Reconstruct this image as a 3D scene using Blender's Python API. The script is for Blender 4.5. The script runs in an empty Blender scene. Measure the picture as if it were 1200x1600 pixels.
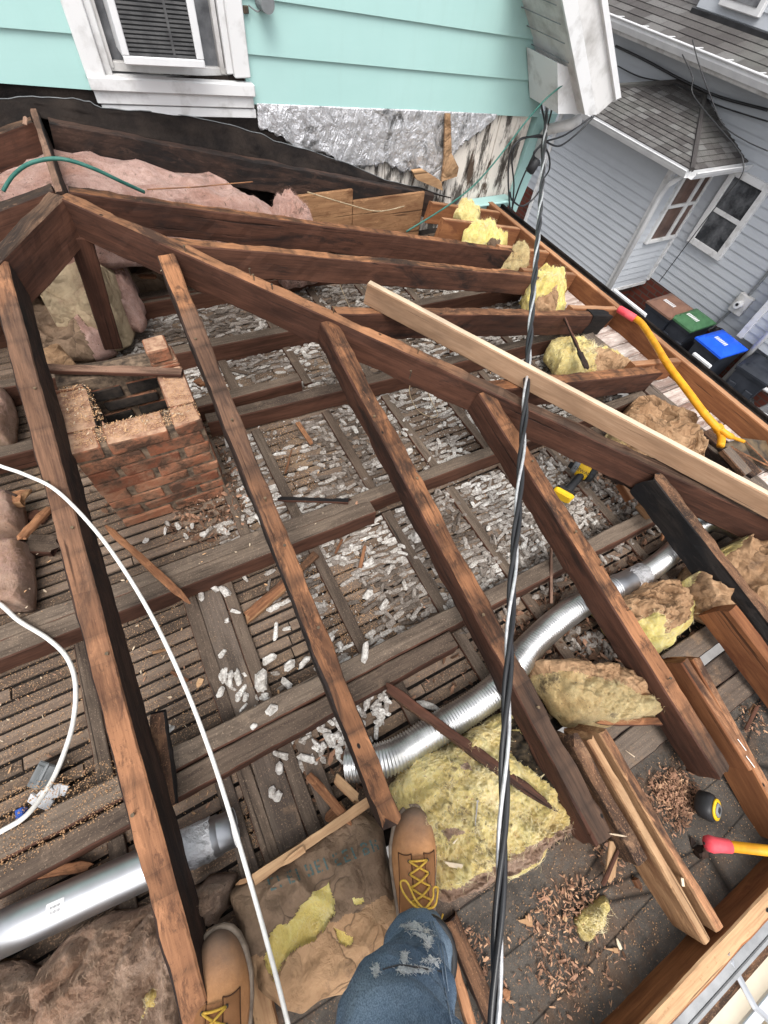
import bpy, bmesh, math, random
from mathutils import Vector, Matrix, noise
from mathutils.bvhtree import BVHTree
import numpy as np
rnd = random.Random(7)
SC = bpy.context.scene
COL = SC.collection
# ------------------------------------------------------------------ camera
F = 680.0
RX = Vector((0.8800, -0.4646, 0.0990)); DN = Vector((-0.3482, -0.7726, -0.5310)); FW = Vector((0.3232, 0.4328, -0.8416))
FW.normalize(); RX = (RX - FW*RX.dot(FW)).normalized(); DN = FW.cross(RX)
cam = bpy.data.cameras.new('camera'); co = bpy.data.objects.new('camera', cam); COL.objects.link(co)
cam.sensor_fit = 'VERTICAL'; cam.sensor_height = 24; cam.lens = 24*F/1600; cam.clip_start = 0.02; cam.clip_end = 500
co.matrix_world = Matrix(((RX.x, -DN.x, -FW.x, 0), (RX.y, -DN.y, -FW.y, 0), (RX.z, -DN.z, -FW.z, 0), (0, 0, 0, 1)))
SC.camera = co
# ------------------------------------------------------------------ light
w = bpy.data.worlds.new('World'); SC.world = w; w.use_nodes = True
nt = w.node_tree; bg = nt.nodes['Background']
sky = nt.nodes.new('ShaderNodeTexSky'); sky.sky_type = 'NISHITA'; sky.sun_disc = False
SUN_EL, SUN_AZ = math.radians(62), math.radians(205)
sky.sun_elevation = SUN_EL; sky.sun_rotation = SUN_AZ; sky.dust_density = 4; sky.air_density = 1.0
hs = nt.nodes.new('ShaderNodeHueSaturation'); hs.inputs['Saturation'].default_value = 0.22
nt.links.new(sky.outputs[0], hs.inputs['Color']); nt.links.new(hs.outputs[0], bg.inputs[0]); bg.inputs[1].default_value = 0.15
sl = bpy.data.lights.new('sun', 'SUN'); so = bpy.data.objects.new('sun', sl); COL.objects.link(so)
sl.energy = 0.8; sl.angle = math.radians(30); sl.color = (1, 0.96, 0.9)
sd = Vector((math.sin(SUN_AZ)*math.cos(SUN_EL), math.cos(SUN_AZ)*math.cos(SUN_EL), math.sin(SUN_EL)))
so.rotation_euler = sd.to_track_quat('Z', 'Y').to_euler()
SC.view_settings.view_transform = 'Standard'; SC.view_settings.look = 'None'; SC.view_settings.exposure = 1.08; SC.view_settings.gamma = 1
# ------------------------------------------------------------------ measuring helpers (photo point -> point on a real surface)
def ray(px, py): return RX*(px-600) + DN*(py-800) + FW*F
def az(px, py, z): r = ray(px, py); return r*(z/r.z)
def ay(px, py, y): r = ray(px, py); return r*(y/r.y)
def ax(px, py, x): r = ray(px, py); return r*(x/r.x)
S = 0.232; ZP = -0.78; XP = -0.104; YP = 1.974
def zfront(y): return ZP - S*(YP-y)
def zside(x): return ZP - S*(x-XP)
# ------------------------------------------------------------------ object helpers
def tag(o, label=None, cat=None, group=None, kind=None):
    if label: o['label'] = label
    if cat: o['category'] = cat
    if group: o['group'] = group
    if kind: o['kind'] = kind
    return o
def empty(name, loc, label=None, cat=None, group=None, rz=0):
    o = bpy.data.objects.new(name, None); COL.objects.link(o); o.location = loc; o.rotation_euler = (0, 0, rz); o.empty_display_size = 0.05
    return tag(o, label, cat, group)
def mk(name, V, Fc, mats, parent=None, fm=None, smooth=False, mw=None, tone=None):
    me = bpy.data.meshes.new(name); me.from_pydata([tuple(v) for v in V], [], [tuple(f) for f in Fc])
    if not isinstance(mats, (list, tuple)): mats = [mats]
    for m in mats: me.materials.append(m)
    if fm is not None: me.polygons.foreach_set('material_index', list(fm))
    if smooth is not None: me.polygons.foreach_set('use_smooth', [bool(smooth)]*len(me.polygons))
    if tone is not None:
        a = me.attributes.new('tone', 'FLOAT', 'FACE'); a.data.foreach_set('value', list(tone))
    me.update()
    o = bpy.data.objects.new(name, me); COL.objects.link(o)
    if mw is not None: o.matrix_world = mw
    if parent is not None: o.parent = parent
    return o
def recenter(o):
    me = o.data; n = len(me.vertices)
    c = Vector((0, 0, 0)); zs = 1e9
    for v in me.vertices: c += v.co; zs = min(zs, v.co.z)
    c /= n; c.z = zs
    me.transform(Matrix.Translation(-c)); o.location = o.location + c
    return o
class MB:
    def __init__(s): s.V = []; s.F = []; s.M = []; s.T = []
    def add(s, V, Fc, m=0, t=0.5):
        b = len(s.V); s.V += [Vector(v) for v in V]; s.F += [[b+i for i in f] for f in Fc]; s.M += [m]*len(Fc); s.T += [t]*len(Fc); return s
    def box(s, a, b, m=0, t=0.5, mat=None):
        x0, y0, z0 = a; x1, y1, z1 = b
        V = [Vector(p) for p in ((x0,y0,z0),(x1,y0,z0),(x1,y1,z0),(x0,y1,z0),(x0,y0,z1),(x1,y0,z1),(x1,y1,z1),(x0,y1,z1))]
        if mat is not None: V = [mat @ v for v in V]
        return s.add(V, [(0,3,2,1),(4,5,6,7),(0,1,5,4),(1,2,6,5),(2,3,7,6),(3,0,4,7)], m, t)
    def bbox(s, a, b, bv=0.004, m=0, t=0.5, mat=None):
        x0, y0, z0 = a; x1, y1, z1 = b
        V = []; Fc = []
        def ring(z, i): return [(x0+i, y0+i, z), (x1-i, y0+i, z), (x1-i, y1-i, z), (x0+i, y1-i, z)]
        def oct(z, i):
            k = bv
            return [(x0+k+i,y0+i,z),(x1-k-i,y0+i,z),(x1-i,y0+k+i,z),(x1-i,y1-k-i,z),(x1-k-i,y1-i,z),(x0+k+i,y1-i,z),(x0+i,y1-k-i,z),(x0+i,y0+k+i,z)]
        L = [oct(z0, bv), oct(z0+bv, 0), oct(z1-bv, 0), oct(z1, bv)]
        for l in L: V += l
        for k in range(3):
            for i in range(8): Fc.append((k*8+i, k*8+(i+1) % 8, (k+1)*8+(i+1) % 8, (k+1)*8+i))
        Fc.append(tuple(range(7, -1, -1))); Fc.append(tuple(range(24, 32)))
        V = [Vector(v) for v in V]
        if mat is not None: V = [mat @ v for v in V]
        return s.add(V, Fc, m, t)
    def tube(s, pts, r, n=8, m=0, t=0.5, cap=True, rf=None):
        pts = [Vector(p) for p in pts]; V = []; Fc = []
        up = None
        for i, p in enumerate(pts):
            d = (pts[min(i+1, len(pts)-1)] - pts[max(i-1, 0)]).normalized()
            if up is None:
                up = d.orthogonal().normalized()
            up = (up - d*up.dot(d)); up = up.normalized() if up.length > 1e-6 else d.orthogonal().normalized()
            sd_ = d.cross(up)
            rr = r[i] if isinstance(r, (list, tuple)) else r
            for k in range(n):
                a = 2*math.pi*k/n; V.append(p + (up*math.cos(a) + sd_*math.sin(a))*rr)
        for i in range(len(pts)-1):
            for k in range(n): Fc.append((i*n+k, i*n+(k+1) % n, (i+1)*n+(k+1) % n, (i+1)*n+k))
        if cap: Fc.append(tuple(range(n-1, -1, -1))); Fc.append(tuple((len(pts)-1)*n+k for k in range(n)))
        return s.add(V, Fc, m, t)
    def prism(s, poly, d, m=0, t=0.5):
        n = len(poly); d = Vector(d); V = [Vector(p) for p in poly] + [Vector(p)+d for p in poly]
        Fc = [tuple(range(n)), tuple(range(2*n-1, n-1, -1))] + [(i, i+n, (i+1) % n+n, (i+1) % n) for i in range(n)]
        return s.add(V, Fc, m, t)
    def build(s, name, mats, parent=None, smooth=False, label=None, cat=None, group=None, kind=None, tone=False, rc=True):
        o = mk(name, s.V, s.F, mats, None, s.M, smooth, None, s.T if tone else None)
        bm = bmesh.new(); bm.from_mesh(o.data); bmesh.ops.recalc_face_normals(bm, faces=bm.faces); bm.to_mesh(o.data); bm.free()
        if rc: recenter(o)
        if parent is not None:
            bpy.context.view_layer.update(); o.parent = parent; o.matrix_parent_inverse = parent.matrix_world.inverted()
        return tag(o, label, cat, group, kind)
def spline(pts, n=8):
    P = [Vector(p) for p in pts]; out = []
    for i in range(len(P)-1):
        p0 = P[max(i-1, 0)]; p1 = P[i]; p2 = P[i+1]; p3 = P[min(i+2, len(P)-1)]
        for k in range(n):
            t = k/n; out.append(0.5*((2*p1) + (p2-p0)*t + (2*p0-5*p1+4*p2-p3)*t*t + (3*p1-p0-3*p2+p3)*t**3))
    out.append(P[-1]); return out
def nz(v, f=1, s=0): return noise.noise(Vector(v)*f + Vector((s*7.3, s*3.1, s*5.7)))
def fbm(v, f, s=0, o=4):
    a = 1; t = 0; v = Vector(v)*f + Vector((s*7.3, s*3.1, s*5.7))
    for i in range(o): t += a*noise.noise(v); v = v*2.03; a *= 0.5
    return t
# ------------------------------------------------------------------ materials
def lin(h):
    c = [int(h[i:i+2], 16)/255 for i in (0, 2, 4)]; return tuple((x/12.92 if x < .04045 else ((x+.055)/1.055)**2.4) for x in c) + (1,)
class NM:
    def __init__(s, name, rough=0.8, spec=0.3, metal=0):
        s.m = bpy.data.materials.new(name); s.m.use_nodes = True; s.t = s.m.node_tree; s.b = s.t.nodes['Principled BSDF']
        s.b.inputs['Roughness'].default_value = rough; s.b.inputs['Specular IOR Level'].default_value = spec; s.b.inputs['Metallic'].default_value = metal
        tc = s.t.nodes.new('ShaderNodeTexCoord'); oi = s.t.nodes.new('ShaderNodeObjectInfo')
        ad = s.t.nodes.new('ShaderNodeVectorMath'); ad.operation = 'ADD'
        ml = s.t.nodes.new('ShaderNodeMath'); ml.operation = 'MULTIPLY'; ml.inputs[1].default_value = 40
        s.l(oi.outputs['Random'], ml.inputs[0]); s.l(tc.outputs['Object'], ad.inputs[0]); s.l(ml.outputs[0], ad.inputs[1])
        s.vec = ad.outputs[0]; s.obj = tc.outputs['Object']; s.rand = oi.outputs['Random']; s.bump = None
    def l(s, a, b): s.t.links.new(a, b)
    def map(s, sc, v=None, rot=(0, 0, 0)):
        n = s.t.nodes.new('ShaderNodeMapping'); n.inputs['Scale'].default_value = sc; n.inputs['Rotation'].default_value = rot; s.l(v or s.vec, n.inputs[0]); return n.outputs[0]
    def noise(s, scale, detail=4, rough=0.55, v=None, dist=0):
        n = s.t.nodes.new('ShaderNodeTexNoise'); n.inputs['Scale'].default_value = scale; n.inputs['Detail'].default_value = detail; n.inputs['Roughness'].default_value = rough
        n.inputs['Distortion'].default_value = dist; s.l(v or s.vec, n.inputs['Vector']); return n.outputs['Fac']
    def voro(s, scale, v=None, out='Distance', feat='F1', rnd_=1):
        n = s.t.nodes.new('ShaderNodeTexVoronoi'); n.feature = feat; n.inputs['Scale'].default_value = scale; n.inputs['Randomness'].default_value = rnd_; s.l(v or s.vec, n.inputs['Vector']); return n.outputs[out]
    def ramp(s, f, stops, interp='LINEAR'):
        n = s.t.nodes.new('ShaderNodeValToRGB'); s.l(f, n.inputs[0]); e = n.color_ramp.elements; n.color_ramp.interpolation = interp
        while len(e) < len(stops): e.new(0.5)
        for k, (p, c) in enumerate(stops):
            e[k].position = p; c = (c, c, c, 1) if isinstance(c, (int, float)) else (tuple(c)+(1,))[:4]; e[k].color = c
        return n.outputs[0]
    def mix(s, f, a, b, mode='MIX'):
        n = s.t.nodes.new('ShaderNodeMix'); n.data_type = 'RGBA'; n.blend_type = mode
        for v, i in ((f, 0), (a, 6), (b, 7)):
            if isinstance(v, (int, float)): n.inputs[i].default_value = v if i == 0 else (v, v, v, 1)
            elif isinstance(v, tuple): n.inputs[i].default_value = (tuple(v)+(1,))[:4]
            else: s.l(v, n.inputs[i])
        return n.outputs[2]
    def math(s, op, a, b=0):
        n = s.t.nodes.new('ShaderNodeMath'); n.operation = op
        for v, i in ((a, 0), (b, 1)):
            if isinstance(v, (int, float)): n.inputs[i].default_value = v
            else: s.l(v, n.inputs[i])
        return n.outputs[0]
    def attr(s, name):
        n = s.t.nodes.new('ShaderNodeAttribute'); n.attribute_name = name; return n.outputs['Fac']
    def col(s, c):
        if isinstance(c, tuple): s.b.inputs['Base Color'].default_value = (tuple(c)+(1,))[:4]
        else: s.l(c, s.b.inputs['Base Color'])
        return s
    def rough(s, f): s.l(f, s.b.inputs['Roughness']); return s
    def bmp(s, h, dist=0.005, st=0.6):
        n = s.t.nodes.new('ShaderNodeBump'); n.inputs['Strength'].default_value = st; n.inputs['Distance'].default_value = dist; s.l(h, n.inputs['Height'])
        if s.bump: s.l(s.bump, n.inputs['Normal'])
        s.bump = n.outputs[0]; s.l(s.bump, s.b.inputs['Normal']); return s
def wood(name, dark, light, stain=None, stain_amt=0.5, dust=None, dust_amt=0.5, grain=1.0, band=0, holes=False, rough=0.8, bump=0.6, knots=False, cross=0, seams=0, grad=None, gradc=((0.050, 0.030, 0.022), (0.215, 0.128, 0.085))):
    n = NM(name, rough, 0.25)
    g1 = n.noise(1, 8, 0.65, n.map((2.2*grain, 34*grain, 34*grain)), 0.6)
    g2 = n.noise(1, 4, 0.6, n.map((9, 190, 190)))
    g = n.mix(0.4, g1, g2)
    c = n.mix(n.ramp(g, [(0.38, 0.0), (0.62, 1.0)]), dark, light)
    h = g
    bigv = n.noise(1, 5, 0.65, n.map((1.7, 5, 5)), 0.5)
    c = n.mix(n.ramp(bigv, [(0.36, 0.75), (0.56, 0.0)]), c, n.mix(1.0, c, (0.42, 0.40, 0.40), 'MULTIPLY'))
    if knots:
        kv = n.map((1.6, 11, 11)); k = n.voro(1, kv)
        c = n.mix(n.ramp(k, [(0.05, 0.85), (0.14, 0.0)]), c, tuple(x*0.35 for x in dark[:3]))
        wv = n.t.nodes.new('ShaderNodeTexWave'); wv.wave_type = 'BANDS'; wv.bands_direction = 'Y'; wv.inputs['Scale'].default_value = 26; wv.inputs['Distortion'].default_value = 7; wv.inputs['Detail'].default_value = 2; wv.inputs['Detail Scale'].default_value = 0.5
        n.l(n.map((0.16, 1, 1)), wv.inputs['Vector'])
        c = n.mix(n.ramp(wv.outputs['Fac'], [(0.0, 0.35), (0.5, 0.0)]), c, tuple(x*0.75 for x in dark[:3]))
    if band:
        b = n.noise(1, 2, 0.5, n.map((5.5, 1.2, 1.2)))
        c = n.mix(n.ramp(b, [(0.44, 0.0), (0.56, float(band))]), c, tuple(min(1, x*1.55) for x in light[:3]))
    if stain is not None:
        st = n.noise(1, 7, 0.7, n.map((2.0, 9, 9)), 0.8)
        c = n.mix(n.ramp(st, [(0.60-stain_amt*0.25, 0.0), (0.70-stain_amt*0.2, 0.9)]), c, stain)
        if stain_amt >= 0.28:
            s3 = n.noise(1, 7, 0.78, n.map((9, 24, 24)), 0.6); c = n.mix(n.ramp(s3, [(0.53, 0.0), (0.60, 0.7)]), c, tuple(0.5*x+0.5*y for x, y in zip(stain[:3], dark[:3])))
            s4 = n.noise(1, 6, 0.75, n.map((14, 40, 40)), 0.6); c = n.mix(n.ramp(s4, [(0.56, 0.0), (0.66, 0.5)]), c, tuple(min(1, x*1.35) for x in light[:3]))
        st2 = n.noise(70, 4, 0.7)
        c = n.mix(n.ramp(st2, [(0.62, 0.0), (0.72, 0.55)]), c, stain)
    if dust is not None:
        d = n.noise(9, 6, 0.7); c = n.mix(n.ramp(d, [(0.62-dust_amt*0.3, 0.0), (0.75-dust_amt*0.3, 0.85)]), c, dust)
        d2 = n.noise(260, 2, 0.6); c = n.mix(n.ramp(d2, [(0.60, 0.0), (0.70, 0.5)]), c, tuple(min(1, x*1.9) for x in dust[:3]))
    if cross:
        wv = n.t.nodes.new('ShaderNodeTexWave'); wv.bands_direction = 'X'; wv.inputs['Scale'].default_value = 70; wv.inputs['Distortion'].default_value = 2.5; wv.inputs['Detail'].default_value = 3
        n.l(n.vec, wv.inputs['Vector']); c = n.mix(n.ramp(wv.outputs['Fac'], [(0.0, float(cross)), (0.6, 0.0)]), c, tuple(x*0.6 for x in dark[:3]))
    if grad:
        sx = n.t.nodes.new('ShaderNodeSeparateXYZ'); n.l(n.obj, sx.inputs[0]); xx = n.math('ADD', n.math('MULTIPLY', sx.outputs[0], 0.5), n.math('MULTIPLY', n.math('SUBTRACT', n.noise(9, 5, 0.7), 0.5), 0.16))
        gm = n.mix(n.ramp(g, [(0.35, 0.0), (0.65, 1.0)]), gradc[0], gradc[1]); c = n.mix(n.ramp(xx, grad), c, gm)
    if seams:
        sn = n.voro(1, n.map((7.5, 0.35, 0.0001)), 'Distance', 'DISTANCE_TO_EDGE'); sm = n.noise(30, 4, 0.7)
        c = n.mix(n.mix(1.0, n.ramp(sn, [(0.0, float(seams)), (0.05, float(seams)*0.5), (0.09, 0.0)]), n.ramp(sm, [(0.3, 0.35), (0.6, 1.0)]), 'MULTIPLY'), c, (0.03, 0.02, 0.015))
        bc = n.voro(1, n.map((7.5, 0.35, 0.0001)), 'Color'); bw = n.t.nodes.new('ShaderNodeRGBToBW'); n.l(bc, bw.inputs[0]); c = n.mix(n.ramp(bw.outputs[0], [(0.3, 0.38), (0.6, 0.0)]), c, n.mix(1.0, c, (0.30, 0.27, 0.26), 'MULTIPLY'))
    if holes:
        v = n.voro(1, n.map((9, 15, 15))); c = n.mix(n.ramp(v, [(0.05, 1.0), (0.075, 0.0)]), c, (0.008, 0.006, 0.005))
    cr = n.noise(1, 3, 0.5, n.map((1.1, 46, 46)), 1.2)
    c = n.mix(n.ramp(cr, [(0.29, 0.85), (0.335, 0.0)]), c, tuple(x*0.25 for x in dark[:3]))
    c = n.mix(n.math('MULTIPLY', n.rand, 0.75), c, n.mix(1.0, c, (0.62, 0.56, 0.53), 'MULTIPLY'))
    n.col(c); n.bmp(h, 0.004, bump); n.bmp(n.ramp(cr, [(0.28, 0.0), (0.35, 1.0)]), 0.003, 0.6)
    return n.m
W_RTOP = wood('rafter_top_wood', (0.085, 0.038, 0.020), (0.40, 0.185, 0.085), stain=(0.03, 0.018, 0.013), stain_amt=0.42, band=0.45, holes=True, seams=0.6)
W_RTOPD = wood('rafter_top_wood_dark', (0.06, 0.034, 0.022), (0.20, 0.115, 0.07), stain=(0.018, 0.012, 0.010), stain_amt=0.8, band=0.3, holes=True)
W_RTOPO = wood('rafter_top_wood_bare', (0.17, 0.078, 0.040), (0.47, 0.235, 0.118), stain=(0.035, 0.02, 0.014), stain_amt=0.36, band=0.25, holes=True, cross=0.16, seams=0.35)
W_R1T = wood('rafter_top_weathered_middle', (0.10, 0.046, 0.025), (0.42, 0.20, 0.095), stain=(0.022, 0.014, 0.011), stain_amt=0.45, band=0.3, holes=True, seams=0.6, grad=[(0.10, 0.0), (0.14, 0.9), (0.42, 0.8), (0.56, 0.0)])
W_RAT = wood('rafter_top_weathered_far_end', (0.18, 0.08, 0.042), (0.47, 0.235, 0.12), stain=(0.035, 0.02, 0.015), stain_amt=0.4, band=0.25, holes=True, cross=0.05, seams=0.35, grad=[(0.0, 0.0), (0.12, 0.85), (0.50, 0.7), (0.72, 0.0)])
W_HIPT = wood('hip_top_rotting_end', (0.15, 0.068, 0.036), (0.44, 0.22, 0.11), stain=(0.03, 0.017, 0.013), stain_amt=0.4, band=0.25, holes=True, seams=0.3, grad=[(0.60, 0.0), (0.78, 0.9), (1.0, 0.95)], gradc=((0.028, 0.018, 0.014), (0.16, 0.10, 0.066)))
W_R2T = wood('rafter_top_rotting_end', (0.09, 0.042, 0.023), (0.40, 0.19, 0.09), stain=(0.03, 0.018, 0.013), stain_amt=0.45, band=0.4, holes=True, seams=0.5, grad=[(0.55, 0.0), (0.68, 0.95), (1.0, 0.95)], gradc=((0.020, 0.014, 0.012), (0.125, 0.078, 0.052)))
W_RTOPG = wood('rafter_top_wood_grey', (0.115, 0.066, 0.045), (0.30, 0.185, 0.13), stain=(0.06, 0.036, 0.026), stain_amt=0.3, band=0.3, holes=True, cross=0.25)
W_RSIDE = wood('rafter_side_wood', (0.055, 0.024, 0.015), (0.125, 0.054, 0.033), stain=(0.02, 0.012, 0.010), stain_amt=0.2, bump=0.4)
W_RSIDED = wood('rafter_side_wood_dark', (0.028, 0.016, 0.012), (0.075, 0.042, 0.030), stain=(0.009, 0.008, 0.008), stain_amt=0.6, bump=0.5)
W_JTOP = wood('joist_top_wood', (0.085, 0.063, 0.047), (0.185, 0.142, 0.107), stain=(0.05, 0.036, 0.028), stain_amt=0.15, dust=(0.22, 0.165, 0.12), dust_amt=0.12, bump=0.5)
W_JSIDE = wood('joist_side_wood', (0.055, 0.024, 0.014), (0.125, 0.055, 0.034), bump=0.4)
W_JDUST = wood('joist_sawdust_wood', (0.10, 0.07, 0.05), (0.2, 0.14, 0.1), dust=(0.42, 0.25, 0.13), dust_amt=0.55, bump=0.5)
W_CHAR = wood('charred_wood', (0.008, 0.007, 0.007), (0.028, 0.022, 0.019), stain=(0.005, 0.005, 0.006), stain_amt=0.6, bump=1.0)
W_NEWP = wood('fresh_pine_wood', (0.36, 0.22, 0.13), (0.52, 0.35, 0.225), bump=0.15, knots=True, grain=0.7)
W_NEWT = wood('fresh_pine_edge', (0.74, 0.60, 0.42), (0.84, 0.72, 0.54), bump=0.12, grain=0.7)
W_ORNG = wood('orange_lumber', (0.20, 0.078, 0.033), (0.36, 0.155, 0.065), stain=(0.14, 0.05, 0.022), stain_amt=0.25, bump=0.25, knots=True)
W_ORNT = wood('orange_lumber_edge', (0.36, 0.18, 0.09), (0.55, 0.31, 0.17), stain=(0.2, 0.1, 0.05), stain_amt=0.15, bump=0.25)
W_TAN = wood('tan_lumber', (0.32, 0.17, 0.085), (0.50, 0.30, 0.155), stain=(0.12, 0.05, 0.022), stain_amt=0.3, bump=0.3, knots=True)
W_TANT = wood('tan_lumber_edge', (0.40, 0.23, 0.12), (0.62, 0.40, 0.22), stain=(0.22, 0.11, 0.05), stain_amt=0.25, bump=0.3, holes=True)
W_ROT = wood('rotten_wood', (0.07, 0.036, 0.02), (0.22, 0.115, 0.062), stain=(0.022, 0.014, 0.011), stain_amt=0.6, dust=(0.26, 0.15, 0.085), dust_amt=0.25, bump=1.0)
W_SPL = wood('splinter_wood', (0.20, 0.085, 0.04), (0.44, 0.22, 0.11), stain=(0.06, 0.03, 0.018), stain_amt=0.3, bump=0.6)
W_GREY = wood('grey_board_wood', (0.10, 0.078, 0.062), (0.19, 0.152, 0.122), dust=(0.25, 0.17, 0.11), dust_amt=0.2, bump=0.5)
W_WHITE = wood('whitewashed_board', (0.56, 0.47, 0.42), (0.82, 0.74, 0.68), stain=(0.2, 0.11, 0.08), stain_amt=0.45, bump=0.5)
def lathmat():
    n = NM('lath_wood', 0.9, 0.15); t = n.attr('tone')
    g = n.noise(1, 7, 0.65, n.map((3, 60, 60), n.obj), 0.5)
    a = n.ramp(t, [(0, (0.10, 0.075, 0.057)), (0.5, (0.165, 0.125, 0.096)), (1, (0.23, 0.175, 0.135))])
    c = n.mix(n.ramp(g, [(0.3, 0.0), (0.7, 1.0)]), n.mix(1.0, a, (0.55, 0.5, 0.48), 'MULTIPLY'), a)
    d = n.noise(3.2, 5, 0.65, n.obj); c = n.mix(n.ramp(d, [(0.54, 0.0), (0.66, 0.7)]), c, (0.25, 0.175, 0.115))
    s2 = n.noise(240, 2, 0.6, n.obj); c = n.mix(n.ramp(s2, [(0.56, 0.0), (0.66, 0.7)]), c, (0.36, 0.23, 0.14))
    n.col(c); n.bmp(n.noise(90, 6, 0.7, n.obj), 0.004, 0.8); return n.m
M_LATH = lathmat()
def simple(name, c1, c2, sc=20, rough=0.8, metal=0, bump=0, bs=40, bd=0.004, spec=0.3, lo=0.35, hi=0.65, det=5):
    n = NM(name, rough, spec, metal); n.col(n.mix(n.ramp(n.noise(sc, det, 0.6), [(lo, 0.0), (hi, 1.0)]), c1, c2))
    if bump: n.bmp(n.noise(bs, 6, 0.65), bd, bump)
    return n.m
def keymat():
    n = NM('plaster', 0.95, 0.1); t = n.attr('tone')
    a = n.ramp(t, [(0, (0.10, 0.078, 0.062)), (0.35, (0.28, 0.245, 0.215)), (0.7, (0.55, 0.52, 0.48)), (1, (0.80, 0.78, 0.74))])
    c = n.mix(n.ramp(n.noise(150, 4, 0.7, n.obj), [(0.42, 0.75), (0.58, 0.0)]), a, n.mix(1.0, a, (0.38, 0.34, 0.31), 'MULTIPLY'))
    n.col(c); n.bmp(n.noise(260, 4, 0.7, n.obj), 0.002, 0.8); return n.m
M_KEY = keymat()
def chunkmat():
    n = NM('plaster_chunk', 0.95, 0.1)
    c = n.mix(n.ramp(n.noise(60, 6, 0.75), [(0.38, 0.0), (0.6, 1.0)]), (0.28, 0.25, 0.22), (0.66, 0.63, 0.59)); n.col(c); n.bmp(n.noise(140, 5, 0.7), 0.004, 1); return n.m
M_CHUNK = chunkmat()
def fluff(name, cols, dirt=None, dirt_lo=0.56):
    n = NM(name, 1.0, 0.02)
    v = n.vec
    f1 = n.noise(16, 8, 0.7, None, 1.2); f2 = n.noise(1, 6, 0.75, n.map((150, 55, 90)), 2.0)
    c = n.ramp(n.mix(0.45, f1, f2), [(0.30, cols[0]), (0.48, cols[1]), (0.66, cols[2])])
    if dirt:
        d = n.noise(7, 9, 0.78); c = n.mix(n.ramp(d, [(dirt_lo, 0.0), (dirt_lo+0.07, 0.85)]), c, dirt)
        d2 = n.noise(60, 5, 0.7); c = n.mix(n.ramp(d2, [(0.63, 0.0), (0.68, 0.9)]), c, tuple(x*0.5 for x in dirt))
    c = n.mix(n.ramp(n.noise(5, 6, 0.7), [(0.35, 0.7), (0.56, 0.0)]), c, n.mix(1.0, c, (0.80, 0.62, 0.50), 'MULTIPLY'))
    n.col(c); n.bmp(n.noise(28, 9, 0.78, None, 1.5), 0.03, 0.55); n.bmp(f2, 0.010, 1.0)
    n.b.inputs['Sheen Weight'].default_value = 0.15
    return n.m
M_YEL = fluff('yellow_fibreglass', ((0.50, 0.35, 0.12), (0.90, 0.74, 0.28), (0.97, 0.89, 0.50)), (0.17, 0.105, 0.055), 0.55)
M_YELD = fluff('soiled_yellow_fibreglass', ((0.28, 0.19, 0.09), (0.66, 0.50, 0.24), (0.84, 0.71, 0.40)), (0.09, 0.055, 0.03), 0.55)
M_YELB = fluff('bright_yellow_fibreglass', ((0.62, 0.46, 0.12), (0.94, 0.79, 0.25), (0.97, 0.89, 0.46)), None)
M_PINK = fluff('pink_fibreglass', ((0.30, 0.175, 0.14), (0.54, 0.335, 0.28), (0.72, 0.51, 0.44)), (0.17, 0.11, 0.08), 0.555)
M_PINKD = fluff('dusty_pink_fibreglass', ((0.30, 0.19, 0.135), (0.47, 0.31, 0.225), (0.58, 0.41, 0.31)), (0.36, 0.23, 0.14), 0.55)
M_BRN = fluff('dirty_brown_fibreglass', ((0.20, 0.125, 0.085), (0.44, 0.29, 0.205), (0.62, 0.45, 0.34)), (0.06, 0.035, 0.025), 0.58)
M_FY = simple('yellow_fibre_strand', (0.70, 0.56, 0.28), (0.92, 0.83, 0.55), 60, 1); M_FYD = simple('soiled_yellow_fibre_strand', (0.36, 0.28, 0.14), (0.58, 0.48, 0.27), 60, 1)
M_FP = simple('pink_fibre_strand', (0.38, 0.22, 0.18), (0.58, 0.38, 0.32), 60, 1); M_FB = simple('brown_fibre_strand', (0.22, 0.14, 0.095), (0.36, 0.25, 0.175), 60, 1)
def kraft(name, a, b, dk, stain):
    n = NM(name, 0.75, 0.25)
    c = n.mix(n.ramp(n.noise(7, 7, 0.65, None, 0.8), [(0.35, 0.0), (0.65, 1.0)]), a, b)
    va = n.t.nodes.new('ShaderNodeVectorMath'); va.operation = 'ADD'; nv = n.t.nodes.new('ShaderNodeTexNoise'); nv.inputs['Scale'].default_value = 7; nv.inputs['Detail'].default_value = 4; n.l(n.vec, nv.inputs['Vector'])
    sv = n.t.nodes.new('ShaderNodeVectorMath'); sv.operation = 'SCALE'; sv.inputs['Scale'].default_value = 0.16; n.l(nv.outputs['Color'], sv.inputs[0]); n.l(n.vec, va.inputs[0]); n.l(sv.outputs[0], va.inputs[1])
    ln = n.voro(9, va.outputs[0], 'Distance', 'DISTANCE_TO_EDGE'); mk_ = n.ramp(n.noise(6, 3), [(0.46, 0.0), (0.58, 0.8)])
    c = n.mix(n.mix(1.0, n.ramp(ln, [(0.0, 1.0), (0.022, 0.0)]), mk_, 'MULTIPLY'), c, dk)
    c = n.mix(n.ramp(n.noise(5, 8, 0.75), [(0.56, 0.0), (0.66, 0.75)]), c, stain)
    n.col(c); n.bmp(n.ramp(ln, [(0, 0.0), (0.25, 1.0)]), 0.018, 0.6); n.bmp(n.noise(26, 7, 0.72, None, 1.0), 0.012, 0.8); n.bmp(n.noise(5, 3, 0.6), 0.03, 0.5); return n.m
M_KRF = kraft('kraft_paper', (0.27, 0.155, 0.08), (0.42, 0.265, 0.15), (0.07, 0.038, 0.02), (0.13, 0.08, 0.05))
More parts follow.
